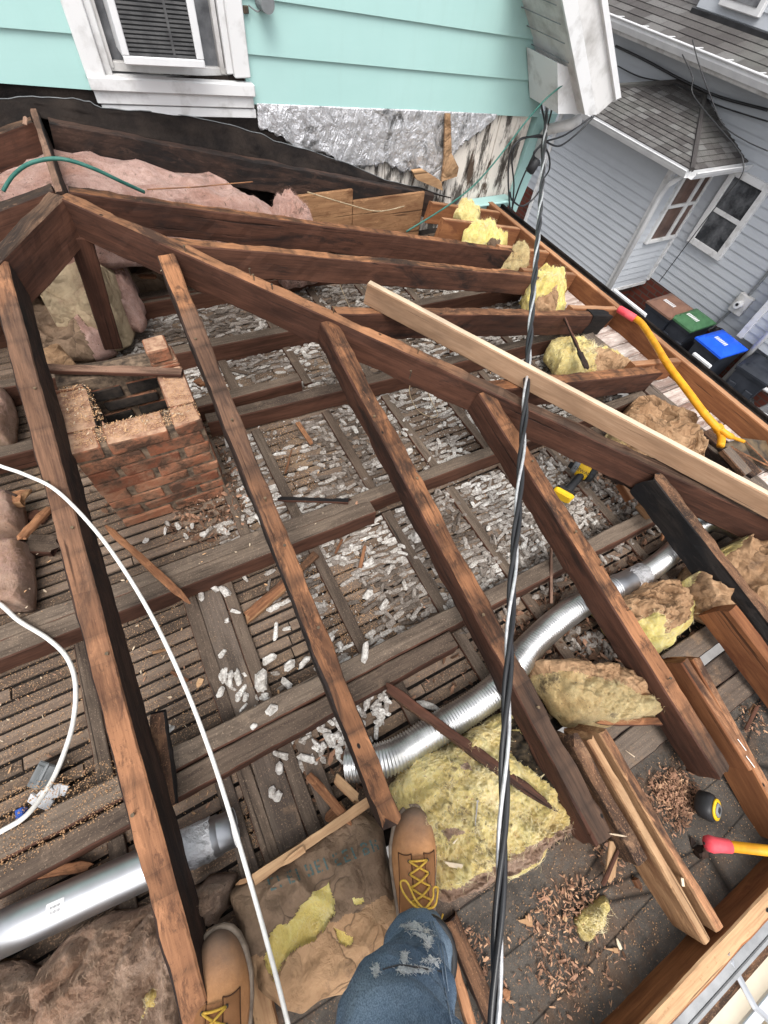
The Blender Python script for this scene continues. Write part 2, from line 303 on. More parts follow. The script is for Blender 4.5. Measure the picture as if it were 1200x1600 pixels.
M_KRFD = kraft('dusty_kraft_paper', (0.135, 0.09, 0.058), (0.235, 0.155, 0.10), (0.04, 0.025, 0.017), (0.10, 0.066, 0.045))
M_KRFL = kraft('pale_kraft_paper', (0.33, 0.25, 0.155), (0.42, 0.325, 0.21), (0.10, 0.06, 0.035), (0.26, 0.17, 0.11))
M_MOLD = simple('black_mould', (0.008, 0.007, 0.006), (0.05, 0.035, 0.02), 60, 1, bump=1, bs=80)
def brickm():
    n = NM('brick', 0.9, 0.15); t = n.attr('tone')
    a = n.ramp(t, [(0, (0.13, 0.05, 0.03)), (0.5, (0.24, 0.088, 0.048)), (1, (0.34, 0.15, 0.085))])
    c = n.mix(n.ramp(n.noise(22, 7, 0.7, n.obj), [(0.42, 0.0), (0.68, 0.7)]), a, (0.38, 0.235, 0.15)); c = n.mix(n.ramp(n.noise(11, 6, 0.7, n.obj), [(0.47, 0.0), (0.60, 0.85)]), c, (0.045, 0.027, 0.02))
    n.col(c); n.bmp(n.noise(60, 7, 0.75, n.obj), 0.008, 0.9); return n.m
M_BRICK = brickm()
M_BRTOP = simple('sawdust_covered_brick', (0.27, 0.14, 0.09), (0.50, 0.32, 0.21), 34, 1, bump=1, bs=150, bd=0.006, lo=.38, hi=.62, det=10)
M_MORT = simple('old_mortar', (0.05, 0.036, 0.027), (0.22, 0.155, 0.105), 40, 1, bump=1, bs=60)
M_SOOT_SHADE = simple('soot_and_shade', (0.012, 0.010, 0.009), (0.04, 0.03, 0.024), 40, 1, bump=0.6)  # near black: flue soot, and shade painted in recesses and lath gaps
def mint():
    n = NM('mint_paint', 0.5, 0.35); c = n.mix(n.ramp(n.noise(2.5, 5, 0.6), [(0.4, 0.0), (0.7, 0.5)]), (0.335, 0.525, 0.497), (0.375, 0.56, 0.537))
    c = n.mix(n.ramp(n.noise(9, 8, 0.8), [(0.66, 0.0), (0.76, 0.35)]), c, (0.20, 0.33, 0.30)); c = n.mix(n.ramp(n.noise(1, 7, 0.7, n.map((14, 14, 1.6))), [(0.52, 0.0), (0.72, 0.28)]), c, (0.30, 0.46, 0.43)); n.col(c); n.bmp(n.noise(3, 3, 0.5), 0.012, 0.3); n.bmp(n.noise(1, 4, 0.6, n.map((3, 60, 160))), 0.001, 0.3); return n.m
M_MINT = mint()
M_WHT = simple('white_trim_paint', (0.42, 0.41, 0.40), (0.66, 0.66, 0.66), 9, 0.5, lo=0.28, hi=0.5, bump=0.15, bs=30)
M_WHTD = simple('weathered_white_metal', (0.36, 0.345, 0.33), (0.62, 0.61, 0.60), 7, 0.5, lo=0.3, hi=0.55, det=8)
M_WHTC = simple('clean_white', (0.60, 0.60, 0.61), (0.70, 0.70, 0.70), 5, 0.4)
M_CREAM = simple('cream_gutter_paint', (0.52, 0.46, 0.36), (0.68, 0.62, 0.52), 4, 0.5)
def oldboard():
    n = NM('peeling_white_boards', 0.85, 0.2)
    p = n.noise(1, 9, 0.75, n.map((13, 13, 2.6), n.obj), 0.7)
    c = n.mix(n.ramp(p, [(0.40, 0.0), (0.47, 1.0)]), (0.08, 0.055, 0.04), (0.66, 0.61, 0.55))
    z = n.noise(1, 7, 0.7, n.map((9, 9, 2.5), n.obj)); c = n.mix(n.ramp(z, [(0.50, 0.0), (0.58, 0.9)]), c, (0.018, 0.013, 0.010))
    n.col(c); n.bmp(p, 0.006, 0.8); return n.m
M_OLDB = oldboard()
def foil(name='crumpled_foil', crease=14, base=0.62):
    n = NM(name, 0.42, 0.5, 0.8); c = n.mix(n.ramp(n.noise(5, 8, 0.75, None, 1.0), [(0.38, 0.0), (0.50, 1.0)]), (0.16, 0.16, 0.16), (0.74, 0.74, 0.76)); n.col(c)
    n.bmp(n.voro(1, n.map((crease*1.5, crease*1.5, crease*0.9)), 'Distance', 'DISTANCE_TO_EDGE'), 0.012, 0.4); n.bmp(n.noise(1, 5, 0.65, n.map((crease*1.1, crease, crease*0.6)), 1.5), 0.03, 0.6); n.bmp(n.noise(1, 6, 0.7, n.map((70, 60, 25)), 1.2), 0.006, 0.8); return n.m
M_FOIL = foil(); M_DULL = simple('dull_grey_flashing', (0.16, 0.165, 0.17), (0.34, 0.345, 0.35), 9, 0.6, 0.3, lo=.3, hi=.6, det=8); M_FOILT = foil('foil_tape', 60)
M_GALV = simple('galvanised_steel', (0.46, 0.465, 0.48), (0.62, 0.625, 0.64), 9, 0.40, 1.0, lo=.3, hi=.7)
def flexm():
    n = NM('flexible_aluminium', 0.3, 0.5, 0.95); n.col(n.mix(n.ramp(n.noise(12, 5, 0.6), [(0.3, 0.0), (0.6, 1.0)]), (0.50, 0.50, 0.49), (0.80, 0.80, 0.79))); n.bmp(n.noise(14, 4, 0.6), 0.006, 0.4); return n.m
M_FLEX = flexm()
M_BLK = simple('black_rubber', (0.012, 0.012, 0.013), (0.03, 0.03, 0.032), 8, 0.45)
M_MEMB = simple('black_roof_membrane', (0.008, 0.007, 0.007), (0.026, 0.020, 0.017), 7, 0.9, bump=0.8, bs=12, bd=0.02, spec=0.08)
M_CABLK = simple('black_cable_sheath', (0.012, 0.012, 0.014), (0.028, 0.028, 0.03), 8, 0.35, spec=0.5)
M_ALU = simple('bare_aluminium_strand', (0.45, 0.45, 0.46), (0.7, 0.7, 0.7), 60, 0.4, 0.6)
M_CWHT = simple('white_cable_sheath', (0.60, 0.58, 0.54), (0.76, 0.75, 0.71), 30, 0.5)
M_CGRN = simple('green_cable_sheath', (0.02, 0.095, 0.075), (0.045, 0.15, 0.12), 30, 0.5)
M_TAR = None
def tar():
    n = NM('tar_paper', 0.9, 0.2); c = n.mix(n.ramp(n.noise(8, 7, 0.7, n.obj), [(0.35, 0.0), (0.65, 1.0)]), (0.048, 0.042, 0.037), (0.11, 0.096, 0.082))
    c = n.mix(n.ramp(n.noise(230, 3, 0.6, n.obj), [(0.60, 0.0), (0.68, 0.8)]), c, (0.27, 0.17, 0.10)); c = n.mix(n.ramp(n.noise(3.5, 8, 0.75, n.obj), [(0.52, 0.0), (0.62, 0.7)]), c, (0.10, 0.062, 0.04))
    cr = n.voro(1, n.map((1.3, 9, 1), n.obj), 'Distance', 'DISTANCE_TO_EDGE'); c = n.mix(n.ramp(cr, [(0.0, 0.9), (0.03, 0.0)]), c, (0.008, 0.007, 0.006))
    n.col(c); n.bmp(n.noise(60, 7, 0.7, n.obj), 0.008, 0.8); return n.m
M_TAR = tar()
def shing():
    n = NM('asphalt_shingle', 0.95, 0.1); t = n.attr('tone')
    a = n.ramp(t, [(0, (0.085, 0.078, 0.076)), (0.6, (0.135, 0.127, 0.122)), (1, (0.20, 0.195, 0.19))])
    c = n.mix(n.ramp(n.noise(60, 5, 0.7, n.obj), [(0.35, 0.35), (0.65, 0.0)]), a, (0.03, 0.028, 0.028)); c = n.mix(n.ramp(n.noise(1.3, 5, 0.6, n.obj), [(0.5, 0.0), (0.7, 0.5)]), c, (0.16, 0.165, 0.15))
    n.col(c); n.bmp(n.noise(120, 4, 0.7, n.obj), 0.006, 0.7); return n.m
M_SHG = shing()
def vinyl():
    n = NM('grey_vinyl_siding', 0.5, 0.3); c = n.mix(n.ramp(n.noise(1.2, 6, 0.6, n.obj), [(0.35, 0.0), (0.7, 1.0)]), (0.44, 0.465, 0.50), (0.50, 0.525, 0.56))
    c = n.mix(n.ramp(n.noise(1, 6, 0.7, n.map((6, 6, 30), n.obj)), [(0.5, 0.0), (0.7, 0.25)]), c, (0.40, 0.42, 0.43)); n.col(c); return n.m
M_VIN = vinyl()
def redbrick():
    n = NM('red_foundation_brick', 0.9, 0.15); b = n.t.nodes.new('ShaderNodeTexBrick'); b.inputs['Scale'].default_value = 1
    b.inputs['Color1'].default_value = (0.16, 0.045, 0.03, 1); b.inputs['Color2'].default_value = (0.10, 0.03, 0.022, 1); b.inputs['Mortar'].default_value = (0.09, 0.07, 0.06, 1)
    b.inputs['Mortar Size'].default_value = 0.008; b.inputs['Brick Width'].default_value = 0.21; b.inputs['Row Height'].default_value = 0.075
    n.l(n.map((1, 1, 1), n.obj, (0, math.radians(90), math.radians(90))), b.inputs['Vector']); n.col(b.outputs['Color']); return n.m
M_RBR = redbrick()
M_CONC = simple('driveway_concrete', (0.13, 0.125, 0.12), (0.24, 0.23, 0.22), 2.5, 0.9, bump=0.5, bs=30)
M_GLS = NM('dark_window_glass', 0.06, 0.6).col((0.018, 0.02, 0.024)).m
M_PANE = simple('curtained_glass', (0.03, 0.032, 0.036), (0.16, 0.165, 0.175), 7, 0.12, lo=.4, hi=.75)
M_CURT = simple('grey_curtain', (0.06, 0.062, 0.068), (0.20, 0.205, 0.215), 8, 0.8)
M_YPL = simple('yellow_plastic', (0.58, 0.24, 0.01), (0.76, 0.36, 0.018), 22, 0.5, spec=0.3, det=9)
M_RED = simple('pink_red_rubber', (0.62, 0.055, 0.075), (0.72, 0.10, 0.12), 20, 0.55)
M_DYEL = simple('tool_yellow', (0.72, 0.42, 0.015), (0.80, 0.50, 0.02), 20, 0.45)
M_STCH = simple('dark_stitching', (0.05, 0.022, 0.01), (0.09, 0.04, 0.02), 60)
M_LTH = simple('worn_tan_leather', (0.20, 0.088, 0.034), (0.36, 0.165, 0.068), 13, 0.65, bump=0.35, bs=220, bd=0.002, lo=.33, hi=.66, det=8)
def toel():
    n = NM('scuffed_tan_leather', 0.65, 0.3)
    sx = n.t.nodes.new('ShaderNodeSeparateXYZ'); n.l(n.obj, sx.inputs[0])
    c = n.mix(n.ramp(n.noise(22, 8, 0.7), [(0.3, 0.0), (0.68, 1.0)]), (0.32, 0.145, 0.058), (0.56, 0.28, 0.125))
    gx = n.math('ADD', sx.outputs[1], n.math('MULTIPLY', n.noise(30, 5, 0.7), 0.05))
    c = n.mix(n.ramp(gx, [(0.0, 0.0), (0.0, 0.0)]), c, c) if False else c
    mr = n.t.nodes.new('ShaderNodeMapRange'); n.l(gx, mr.inputs[0]); mr.inputs[1].default_value = -0.055; mr.inputs[2].default_value = 0.02
    c = n.mix(n.math('MULTIPLY', mr.outputs[0], 0.85), c, (0.125, 0.098, 0.082)); n.col(c); n.bmp(n.noise(200, 5, 0.7), 0.002, 0.4); n.bmp(n.noise(30, 4, 0.6), 0.006, 0.3); return n.m
M_TOE = toel()
M_SOLE = simple('grubby_sole_rubber', (0.16, 0.12, 0.09), (0.33, 0.26, 0.20), 30, 0.8)
M_DKSO = simple('dark_sole_rubber', (0.02, 0.02, 0.02), (0.05, 0.045, 0.04), 30, 0.8)
M_LACE = simple('yellow_boot_lace', (0.50, 0.29, 0.035), (0.66, 0.42, 0.08), 200, 0.8)
def denim():
    n = NM('blue_denim', 0.9, 0.12)
    wv = n.noise(1, 3, 0.6, n.map((700, 700, 150), n.obj))
    c = n.mix(n.ramp(n.noise(5, 6, 0.65), [(0.36, 0.0), (0.66, 1.0)]), (0.092, 0.142, 0.208), (0.23, 0.30, 0.37))
    c = n.mix(n.ramp(wv, [(0.35, 0.55), (0.6, 0.0)]), c, (0.012, 0.025, 0.055)); c = n.mix(n.ramp(n.noise(14, 7, 0.75), [(0.55, 0.0), (0.72, 0.5)]), c, (0.16, 0.22, 0.29))
    n.col(c); n.bmp(wv, 0.0015, 0.7); n.bmp(n.noise(16, 4, 0.6, None, 1.5), 0.012, 0.6); return n.m
M_DEN = denim()
M_SEAM = simple('faded_denim_seam', (0.16, 0.21, 0.28), (0.30, 0.36, 0.42), 90, 0.9)
M_FRAY = simple('frayed_white_thread', (0.46, 0.48, 0.49), (0.80, 0.80, 0.78), 240, 1)
M_SKIN = simple('skin', (0.42, 0.24, 0.17), (0.48, 0.28, 0.2), 20, 0.6)
M_STEEL = simple('steel', (0.35, 0.33, 0.32), (0.5, 0.48, 0.46), 30, 0.4, 0.9)
M_RUST = simple('painted_rusty_steel', (0.05, 0.042, 0.034), (0.17, 0.12, 0.07), 24, 0.6, 0.3)
M_CHIP = simple('wood_chip', (0.16, 0.085, 0.052), (0.42, 0.235, 0.15), 25, 0.9, bump=0.5, bs=120)
M_SPCH = simple('pale_wood_chip', (0.34, 0.19, 0.11), (0.58, 0.36, 0.22), 30, 0.9)
M_DCHIP = simple('dark_wood_chip', (0.045, 0.025, 0.016), (0.16, 0.085, 0.05), 30, 0.9, bump=0.6, bs=120)
M_SAW = simple('sawdust', (0.38, 0.215, 0.11), (0.60, 0.38, 0.21), 200, 1)
M_TEAL = simple('faded_teal_ink', (0.045, 0.085, 0.085), (0.075, 0.12, 0.115), 60, 0.8)
M_GPVC = simple('grey_pvc', (0.15, 0.16, 0.165), (0.22, 0.23, 0.235), 20, 0.5)
M_BLUE = simple('blue_plastic', (0.02, 0.09, 0.42), (0.03, 0.12, 0.5), 10, 0.4)
M_BIN = simple('dark_bin_plastic', (0.012, 0.015, 0.022), (0.028, 0.032, 0.042), 6, 0.5)
M_BROWNP = simple('brown_lid_plastic', (0.16, 0.085, 0.06), (0.21, 0.115, 0.08), 8, 0.5)
M_GREENP = simple('green_lid_plastic', (0.04, 0.11, 0.05), (0.06, 0.15, 0.07), 8, 0.5)
M_BLUEP = simple('blue_lid_plastic', (0.01, 0.085, 0.62), (0.015, 0.11, 0.75), 8, 0.4)
M_WPL = simple('white_moulded_plastic', (0.68, 0.68, 0.70), (0.8, 0.8, 0.8), 6, 0.35)
# ------------------------------------------------------------------ timber builder
def timber(name, p0, p1, w_, h_, mats, seed=0, rough=0.0025, ends=(0, 0), parent=None, up=Vector((0, 0, 1)), step=0.03, warp=0.0, wear=0.0, taper=None, zoff=0.0):
    p0 = Vector(p0); p1 = Vector(p1); L = (p1-p0).length; X = (p1-p0).normalized(); Y = up.cross(X).normalized(); Z = X.cross(Y)
    mw = Matrix(((X.x, Y.x, Z.x, p0.x), (X.y, Y.y, Z.y, p0.y), (X.z, Y.z, Z.z, p0.z), (0, 0, 0, 1)))
    n = max(3, int(L/step)); bv = min(0.004, w_*0.15, h_*0.15)
    hw = w_/2
    prof = []
    for k in range(4): prof.append((-hw+bv + (w_-2*bv)*k/3, 0))
    for k in range(4): prof.append((hw, -bv - (h_-2*bv)*k/3))
    for k in range(4): prof.append((hw-bv - (w_-2*bv)*k/3, -h_))
    for k in range(4): prof.append((-hw, -h_+bv + (h_-2*bv)*k/3))
    np_ = len(prof); V = []; Fc = []; fm = []
    for i in range(n+1):
        x = L*i/n
        sc = 1.0
        if taper: sc = taper(x/L)
        for (y, z) in prof:
            yy = y*sc; zz = (z+h_/2)*sc - h_/2
            q = Vector((x, yy, zz))
            a = nz(q, 9, seed)*rough + nz(q, 45, seed+3)*rough*0.7
            if wear and z > -bv*1.5 and abs(y) > hw-2*bv: a -= max(0, nz((x, y*40, 0), 6, seed+9))*wear
            dy = (1 if yy > 0 else -1)*a if abs(y) > 1e-4 else 0
            dx = 0
            if i == n and ends[1]: dx = nz((0, yy*60, zz*30), 1, seed)*ends[1] - ends[1]*0.5
            if i == 0 and ends[0]: dx = nz((0, yy*60, zz*30), 1, seed+5)*ends[0] + ends[0]*0.5
            wz = math.sin(x*1.7+seed)*warp; wy = math.sin(x*1.3+seed*2)*warp
            V.append((x+dx, yy+dy+wy, zz + a*(1 if z > -h_/2 else -1) + wz))
    for i in range(n):
        for k in range(np_):
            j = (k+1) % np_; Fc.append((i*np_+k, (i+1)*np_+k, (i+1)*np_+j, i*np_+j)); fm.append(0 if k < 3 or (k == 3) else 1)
    Fc.append(tuple(range(np_))); fm.append(1)
    Fc.append(tuple(n*np_+k for k in range(np_-1, -1, -1))); fm.append(1)
    me_o = mk(name, V, Fc, list(mats), None, fm, False, None)
    bm = bmesh.new(); bm.from_mesh(me_o.data); bmesh.ops.recalc_face_normals(bm, faces=bm.faces); bm.to_mesh(me_o.data); bm.free()
    me_o.matrix_world = mw
    if parent is not None:
        bpy.context.view_layer.update(); me_o.parent = parent; me_o.matrix_parent_inverse = parent.matrix_world.inverted()
    return me_o
def tthing(name, label, cat, *a, group=None, **k):
    return tag(timber(name, *a, **k), label, cat, group)
def stick(label, a, b, w_, h_, mats, seed, group='loose splinters and offcuts', name='wood_splinter', cat='splinter', point=(0.3, 0.15), ends=(0.03, 0.05)):
    f = lambda t: max(0.12, min(1, point[0]+t*6, point[1]+(1-t)*5))
    return tthing(name, label, cat, a, b, w_, h_, mats, seed=seed, rough=min(0.004, h_*0.25), ends=ends, taper=f, group=group, step=0.02, wear=0.002)
# ------------------------------------------------------------------ insulation builder
def inpoly(x, y, P):
    c = False; j = len(P)-1
    for i in range(len(P)):
        if (P[i][1] > y) != (P[j][1] > y) and x < (P[j][0]-P[i][0])*(y-P[i][1])/(P[j][1]-P[i][1])+P[i][0]: c = not c
        j = i
    return c
def blob(name, label, pix, zb, T, mats, group=None, edge=3, amp=0.012, freq=14, seed=1, kind='fluff', regions=(), res=None, cat='insulation', pts=None, parent=None, zf=None, up=0.5, wall=0.5, fold=0, foldf=38, fdir=0.9):
    if pts is None: pts = [az(x, y, zb+T*up) for x, y in pix]
    P = [(p.x, p.y) for p in map(Vector, pts)]; n = len(P)
    A = sum(P[i][0]*P[(i+1) % n][1]-P[(i+1) % n][0]*P[i][1] for i in range(n))/2
    cx = sum((P[i][0]+P[(i+1) % n][0])*(P[i][0]*P[(i+1) % n][1]-P[(i+1) % n][0]*P[i][1]) for i in range(n))/(6*A)
    cy = sum((P[i][1]+P[(i+1) % n][1])*(P[i][0]*P[(i+1) % n][1]-P[(i+1) % n][0]*P[i][1]) for i in range(n))/(6*A)
    size = math.sqrt(abs(A)); NA = int((res or min(260, max(80, size*560)))*1.3); NR = NA//3
    bd = []
    for k in range(NA):
        a = 2*math.pi*k/NA; d = (math.cos(a), math.sin(a)); best = 0
        for i in range(n):
            x1, y1 = P[i][0]-cx, P[i][1]-cy; x2, y2 = P[(i+1) % n][0]-cx, P[(i+1) % n][1]-cy
            ex, ey = x2-x1, y2-y1; den = d[0]*ey-d[1]*ex
            if abs(den) < 1e-9: continue
            t = (x1*ey-y1*ex)/den; u = (x1*d[1]-y1*d[0])/den
            if t > 0 and -1e-6 <= u <= 1+1e-6: best = max(best, t)
        bd.append(best)
    bd = [(bd[k-1]+2*bd[k]+bd[(k+1) % NA])/4 for k in range(NA)]
    regs = [([(q.x, q.y) for q in (az(x, y, zb+T) for x, y in rp)], sl_, dz) for rp, sl_, dz in regions]
    def surf(x, y, s):
        h = T*(1-s**edge)**wall if s < 1 else 0
        return h
    V = [None]; Fc = []; fm = []
    def vert(s, k):
        a = 2*math.pi*k/NA; r = bd[k]*s; x = cx+math.cos(a)*r; y = cy+math.sin(a)*r
        base = zb + (zf(x, y) if zf else 0); h = surf(x, y, s)
        p = Vector((x, y, base+h))
        if kind == 'fluff':
            d = (fbm(p, freq, seed, 6)+0.35*abs(fbm(p, freq*3.1, seed+11, 3)))*amp*1.35*(0.4+min(1, h/T)); e = fbm(p, freq*0.5, seed+4, 3)*amp*1.2
            if fold:
                q = p + Vector((fbm(p, 3.5, seed+2, 3), fbm(p, 3.5, seed+6, 3), 0))*0.10; u_ = q.x*math.cos(fdir)+q.y*math.sin(fdir); sn_ = abs(math.sin(u_*foldf)); d += fold*((sn_**0.6)-0.6)*min(1, h/T*1.5)
            r2 = 1+e*1.2/max(0.05, bd[k])*s
            p = Vector((cx+math.cos(a)*r*r2, cy+math.sin(a)*r*r2, base+max(0.0, h+d) if s < 1 else base))
        else:
            q = p + Vector((fbm(p, freq, seed+2, 2), fbm(p, freq, seed+6, 2), 0))*0.05
            rg = (1-abs(fbm(q, freq*0.6, seed, 3))*2.6); d = rg*amp*1.7 + fbm(q, freq*0.35, seed+8, 2)*amp*1.6
            e = fbm(p, freq*0.5, seed+4, 3)*amp*1.0; r2 = 1+e/max(0.05, bd[k])*s
            p = Vector((cx+math.cos(a)*r*r2, cy+math.sin(a)*r*r2, base+max(0.0, h+d*min(1, h/T*1.5)) if s < 1 else base))
        for R_, sl_, dz in regs:
            if dz and inpoly(x + fbm(p, 30, seed)*0.008, y + fbm(p, 30, seed+1)*0.008, R_): p.z += dz
        return p
    V[0] = vert(0.0, 0)
    for i in range(1, NR+1):
        t = i/NR; s = 1-(1-t)**1.6 if edge > 4 else t
        for k in range(NA): V.append(vert(min(1, s), k))
    def msl(f):
        c = sum((V[i] for i in f), Vector())/len(f)
        for R_, sl_, dz in regs:
            if inpoly(c.x + fbm(c, 30, seed)*0.008, c.y + fbm(c, 30, seed+1)*0.008, R_): return sl_
        return 0
    for k in range(NA): f = (0, 1+k, 1+(k+1) % NA); Fc.append(f)
    for i in range(1, NR):
        for k in range(NA): j = (k+1) % NA; Fc.append((1+(i-1)*NA+k, 1+i*NA+k, 1+i*NA+j, 1+(i-1)*NA+j))
    Fc.append(tuple(1+(NR-1)*NA+k for k in range(NA-1, -1, -1)))
    fm = [msl(f) if len(f) < 10 else 0 for f in Fc] if regs else [0]*len(Fc)
    if kind == 'fluff' or regs:
        rr_ = random.Random(seed*13); nb_ = len(V)-1; ns = int(min(9000, abs(A)*52000)) if kind == 'fluff' else int(min(900, abs(A)*5000)); fib = fibre_of(mats)
        base_n = len(V); q_ = 0
        while q_ < ns:
            q_ += 1; i = rr_.randrange(NR-2); k = rr_.randrange(NA); vi = 1+i*NA+k; p = V[vi]
            j_ = min(len(Fc)-2, NA+(i)*NA+k); sl_ = fm[j_] if j_ < len(fm) else 0
            if kind != 'fluff' and sl_ == 0: continue
            if mats[sl_].name.find('kraft') >= 0 or mats[sl_].name.find('mould') >= 0: continue
            a0 = rr_.uniform(0, 6.28); L_ = rr_.uniform(.008, .03); cv = rr_.uniform(-60, 60); st_ = []; cur = Vector(p); aa = a0
            pn = V[1+(i+1)*NA+k]-p; slope = pn.z/max(1e-4, Vector((pn.x, pn.y, 0)).length); rd = Vector((math.cos(2*math.pi*k/NA), math.sin(2*math.pi*k/NA), 0)); slope = max(-3, min(3, slope))
            for z_ in range(6):
                f_ = z_/5; st_.append(cur+Vector((0, 0, 0.0006+0.0025*math.sin(3.1*f_)*rr_.random()))); d_ = Vector((math.cos(aa), math.sin(aa), 0)); d_.z = d_.dot(rd)*slope; d_.normalize(); cur = cur+d_*L_/5; aa += cv*L_/5
            w2 = rr_.uniform(.00012, .0003)
            for z_ in range(6):
                t_ = (st_[min(5, z_+1)]-st_[max(0, z_-1)]).normalized(); sdd = t_.cross(Vector((0, 0, 1))); sdd = sdd.normalized()*w2*(1-abs(z_/5-.5)) if sdd.length > 1e-6 else Vector((w2, 0, 0)); V.append(st_[z_]+sdd); V.append(st_[z_]-sdd)
            b_ = len(V)-12
            for z_ in range(5): Fc.append((b_+2*z_, b_+2*z_+1, b_+2*z_+3, b_+2*z_+2)); fm.append(len(mats)+sl_)
        mats = list(mats)+[fib.get(m_.name, m_) for m_ in mats]
    o = mk(name, V, Fc, mats, None, fm, True); recenter(o)
    if parent is not None: bpy.context.view_layer.update(); o.parent = parent; o.matrix_parent_inverse = parent.matrix_world.inverted()
    return tag(o, label, cat if label else None, group)
def fibre_of(mats):
    return {'yellow_fibreglass': M_FY, 'bright_yellow_fibreglass': M_FY, 'soiled_yellow_fibreglass': M_FYD, 'pink_fibreglass': M_FP, 'dirty_brown_fibreglass': M_FB, 'dusty_pink_fibreglass': M_FP}
def bvh(o):
    bpy.context.view_layer.update(); me = o.data; mw = o.matrix_world
    return BVHTree.FromPolygons([mw @ v.co for v in me.vertices], [tuple(p.vertices) for p in me.polygons])
def cable(name, label, pts, r, mat, cat='cable', group=None, n=8, sub=10, parent=None):
    m = MB(); m.tube(spline(pts, sub), r, n); return m.build(name, mat, parent, True, label, cat, group)
#@@SETTING
# ================================================================== SETTING
ZL = -1.50      # top of the ceiling laths
g = MB(); g.add([(-60, -60, -4.35), (60, -60, -4.35), (60, 60, -4.35), (-60, 60, -4.35)], [(0, 1, 2, 3)]); g.build('ground', M_CONC, kind='structure', rc=False)
m = MB()
y = -0.16
while y < 2.66:
    x = -2.3 + rnd.uniform(-.5, 0)
    while x < 2.06:
        L = rnd.uniform(0.7, 1.25); x1 = min(2.06, x+L-0.004); z = ZL + rnd.uniform(-0.003, 0.002); t = rnd.random()
        if x1-x > 0.05 and not (x1 < -2.3):
            m.box((x, y+rnd.uniform(-.001, .001), z-0.008), (x1, y+0.033+rnd.uniform(-.003, .002), z), 0, t)
        x += L
    y += 0.0425
m.build('floor', M_LATH, label='grey lath boards of the attic floor', kind='structure', tone=True, rc=False)
m = MB(); m.box((-2.4, -0.2, ZL-0.05), (2.1, 2.78, ZL-0.022)); m.build('floor', M_SOOT_SHADE, label='plaster backing below the laths, darkened as shade in their gaps', kind='structure', rc=False)  # coloured near black so the gaps between laths look shaded
# tar covered porch deck, front and right
m = MB()
gx, gy = 90, 14
V = []; Fc = []
for j in range(gy+1):
    for i in range(gx+1):
        x = -2.3+4.73*i/gx; y = -0.748+0.45*j/gy; V.append((x, y, ZL-0.002+fbm((x, y, 0), 6, 2, 4)*0.004))
for j in range(gy):
    for i in range(gx): a = j*(gx+1)+i; Fc.append((a, a+1, a+gx+2, a+gx+1))
mk('floor', V, Fc, M_TAR, smooth=True); o = bpy.data.objects['floor.002'] if 'floor.002' in bpy.data.objects else None
if o: tag(o, 'dark tar paper deck at the eave', kind='structure')
# ================================================================== MINT HOUSE
YW = 2.80
mint_h = empty('mint_house', (1.0, YW+1.5, -4.35), 'mint green clapboard house wall with a white window above the opened roof', 'house')
m = MB(); m.box((-3.6, YW+0.03, -4.35), (2.70, YW+4, 2.6)); m.build('wall', M_OLDB, mint_h)
def zline(a, b):
    p = ay(a[0], a[1], YW); q = ay(b[0], b[1], YW); s_ = (q.z-p.z)/(q.x-p.x); return p.z, p.x, s_
XR = 2.735
l3 = zline((387, 161), (847, 182)); l2 = zline((377, 82), (860, 128)); l1 = zline((431, 0), (860, 65))
def zat(l, x): return l[0]+l[2]*(x-l[1])
xw0 = ay(386, 162, YW).x; 
m = MB()
rows = [l3, l2, l1]
dz = l1[0]+l1[2]*(1.5-l1[1]) - (l2[0]+l2[2]*(1.5-l2[1]))
for k in range(12): rows.append((l1[0]+dz*(k+1), l1[1], l1[2]))
def board(m, x0, x1, za, zb, proud=0.014, curl=0.0008):
    n = 24; V = []
    for i in range(n+1):
        x = x0+(x1-x0)*i/n; w0 = fbm((x, za(x), 0), 2.0, 3, 2)*curl
        V += [(x, YW-proud-0.001+w0, za(x)), (x, YW-0.002+w0*0.4, zb(x)+0.01), (x, YW+0.012, za(x)+0.002)]
    Fc = []
    for i in range(n): a = i*3; Fc += [(a, a+3, a+4, a+1), (a+2, a+5, a+3, a)]
    m.add(V, Fc)
for k in range(len(rows)-1): board(m, xw0+0.005, XR, lambda x, r=rows[k]: zat(r, x), lambda x, r=rows[k+1]: zat(r, x))
sd_o = m.build('siding', M_MINT, mint_h)
m = MB()
La = zline((0, 128), (146, 139)); Lb = zline((0, 41), (116, 51)); dzl = (Lb[0]-La[0])
xl1 = ay(150, 139, YW).x
lr = [La, Lb] + [(Lb[0]+dzl*(k+1), Lb[1], Lb[2]) for k in range(11)]
for k in range(len(lr)-1): board(m, -3.6, xl1, lambda x, r=lr[k]: zat(r, x), lambda x, r=lr[k+1]: zat(r, x))
m.build('siding', M_MINT, mint_h)
# window
win = MB()
def q_y(px, y): return [ay(a, b, y) for a, b in px]
casL = q_y([(100, -6), (128, -6), (167, 112), (158, 166)], YW-0.03)
xa = ay(102, 0, YW).x; 
Wl = ay(130, 60, YW-0.03).x - 0.015; Wr = ay(376, 60, YW-0.03).x + 0.015; zs = ay(270, 120, YW-0.03).z
zs2 = ay(270, 150, YW-0.04).z; zs3 = ay(270, 174, YW-0.05).z
tw = 0.075
m = MB(); m.bbox((Wl-0.02, YW-0.035, zs-0.01), (Wl+tw-0.02, YW+0.02, 1.2), 0.004); m.bbox((Wr-tw+0.01, YW-0.035, zs-0.01), (Wr+0.01, YW+0.02, 1.2), 0.004)
m.bbox((Wl+tw-0.02, YW-0.018, zs), (Wl+tw+0.01, YW+0.02, 1.2), 0.003); m.bbox((Wr-tw-0.02, YW-0.018, zs), (Wr-tw+0.01, YW+0.02, 1.2), 0.003)
wf = m.build('window', M_WHT, mint_h)
sk = Matrix.Identity(4); sk[2][0] = -0.055
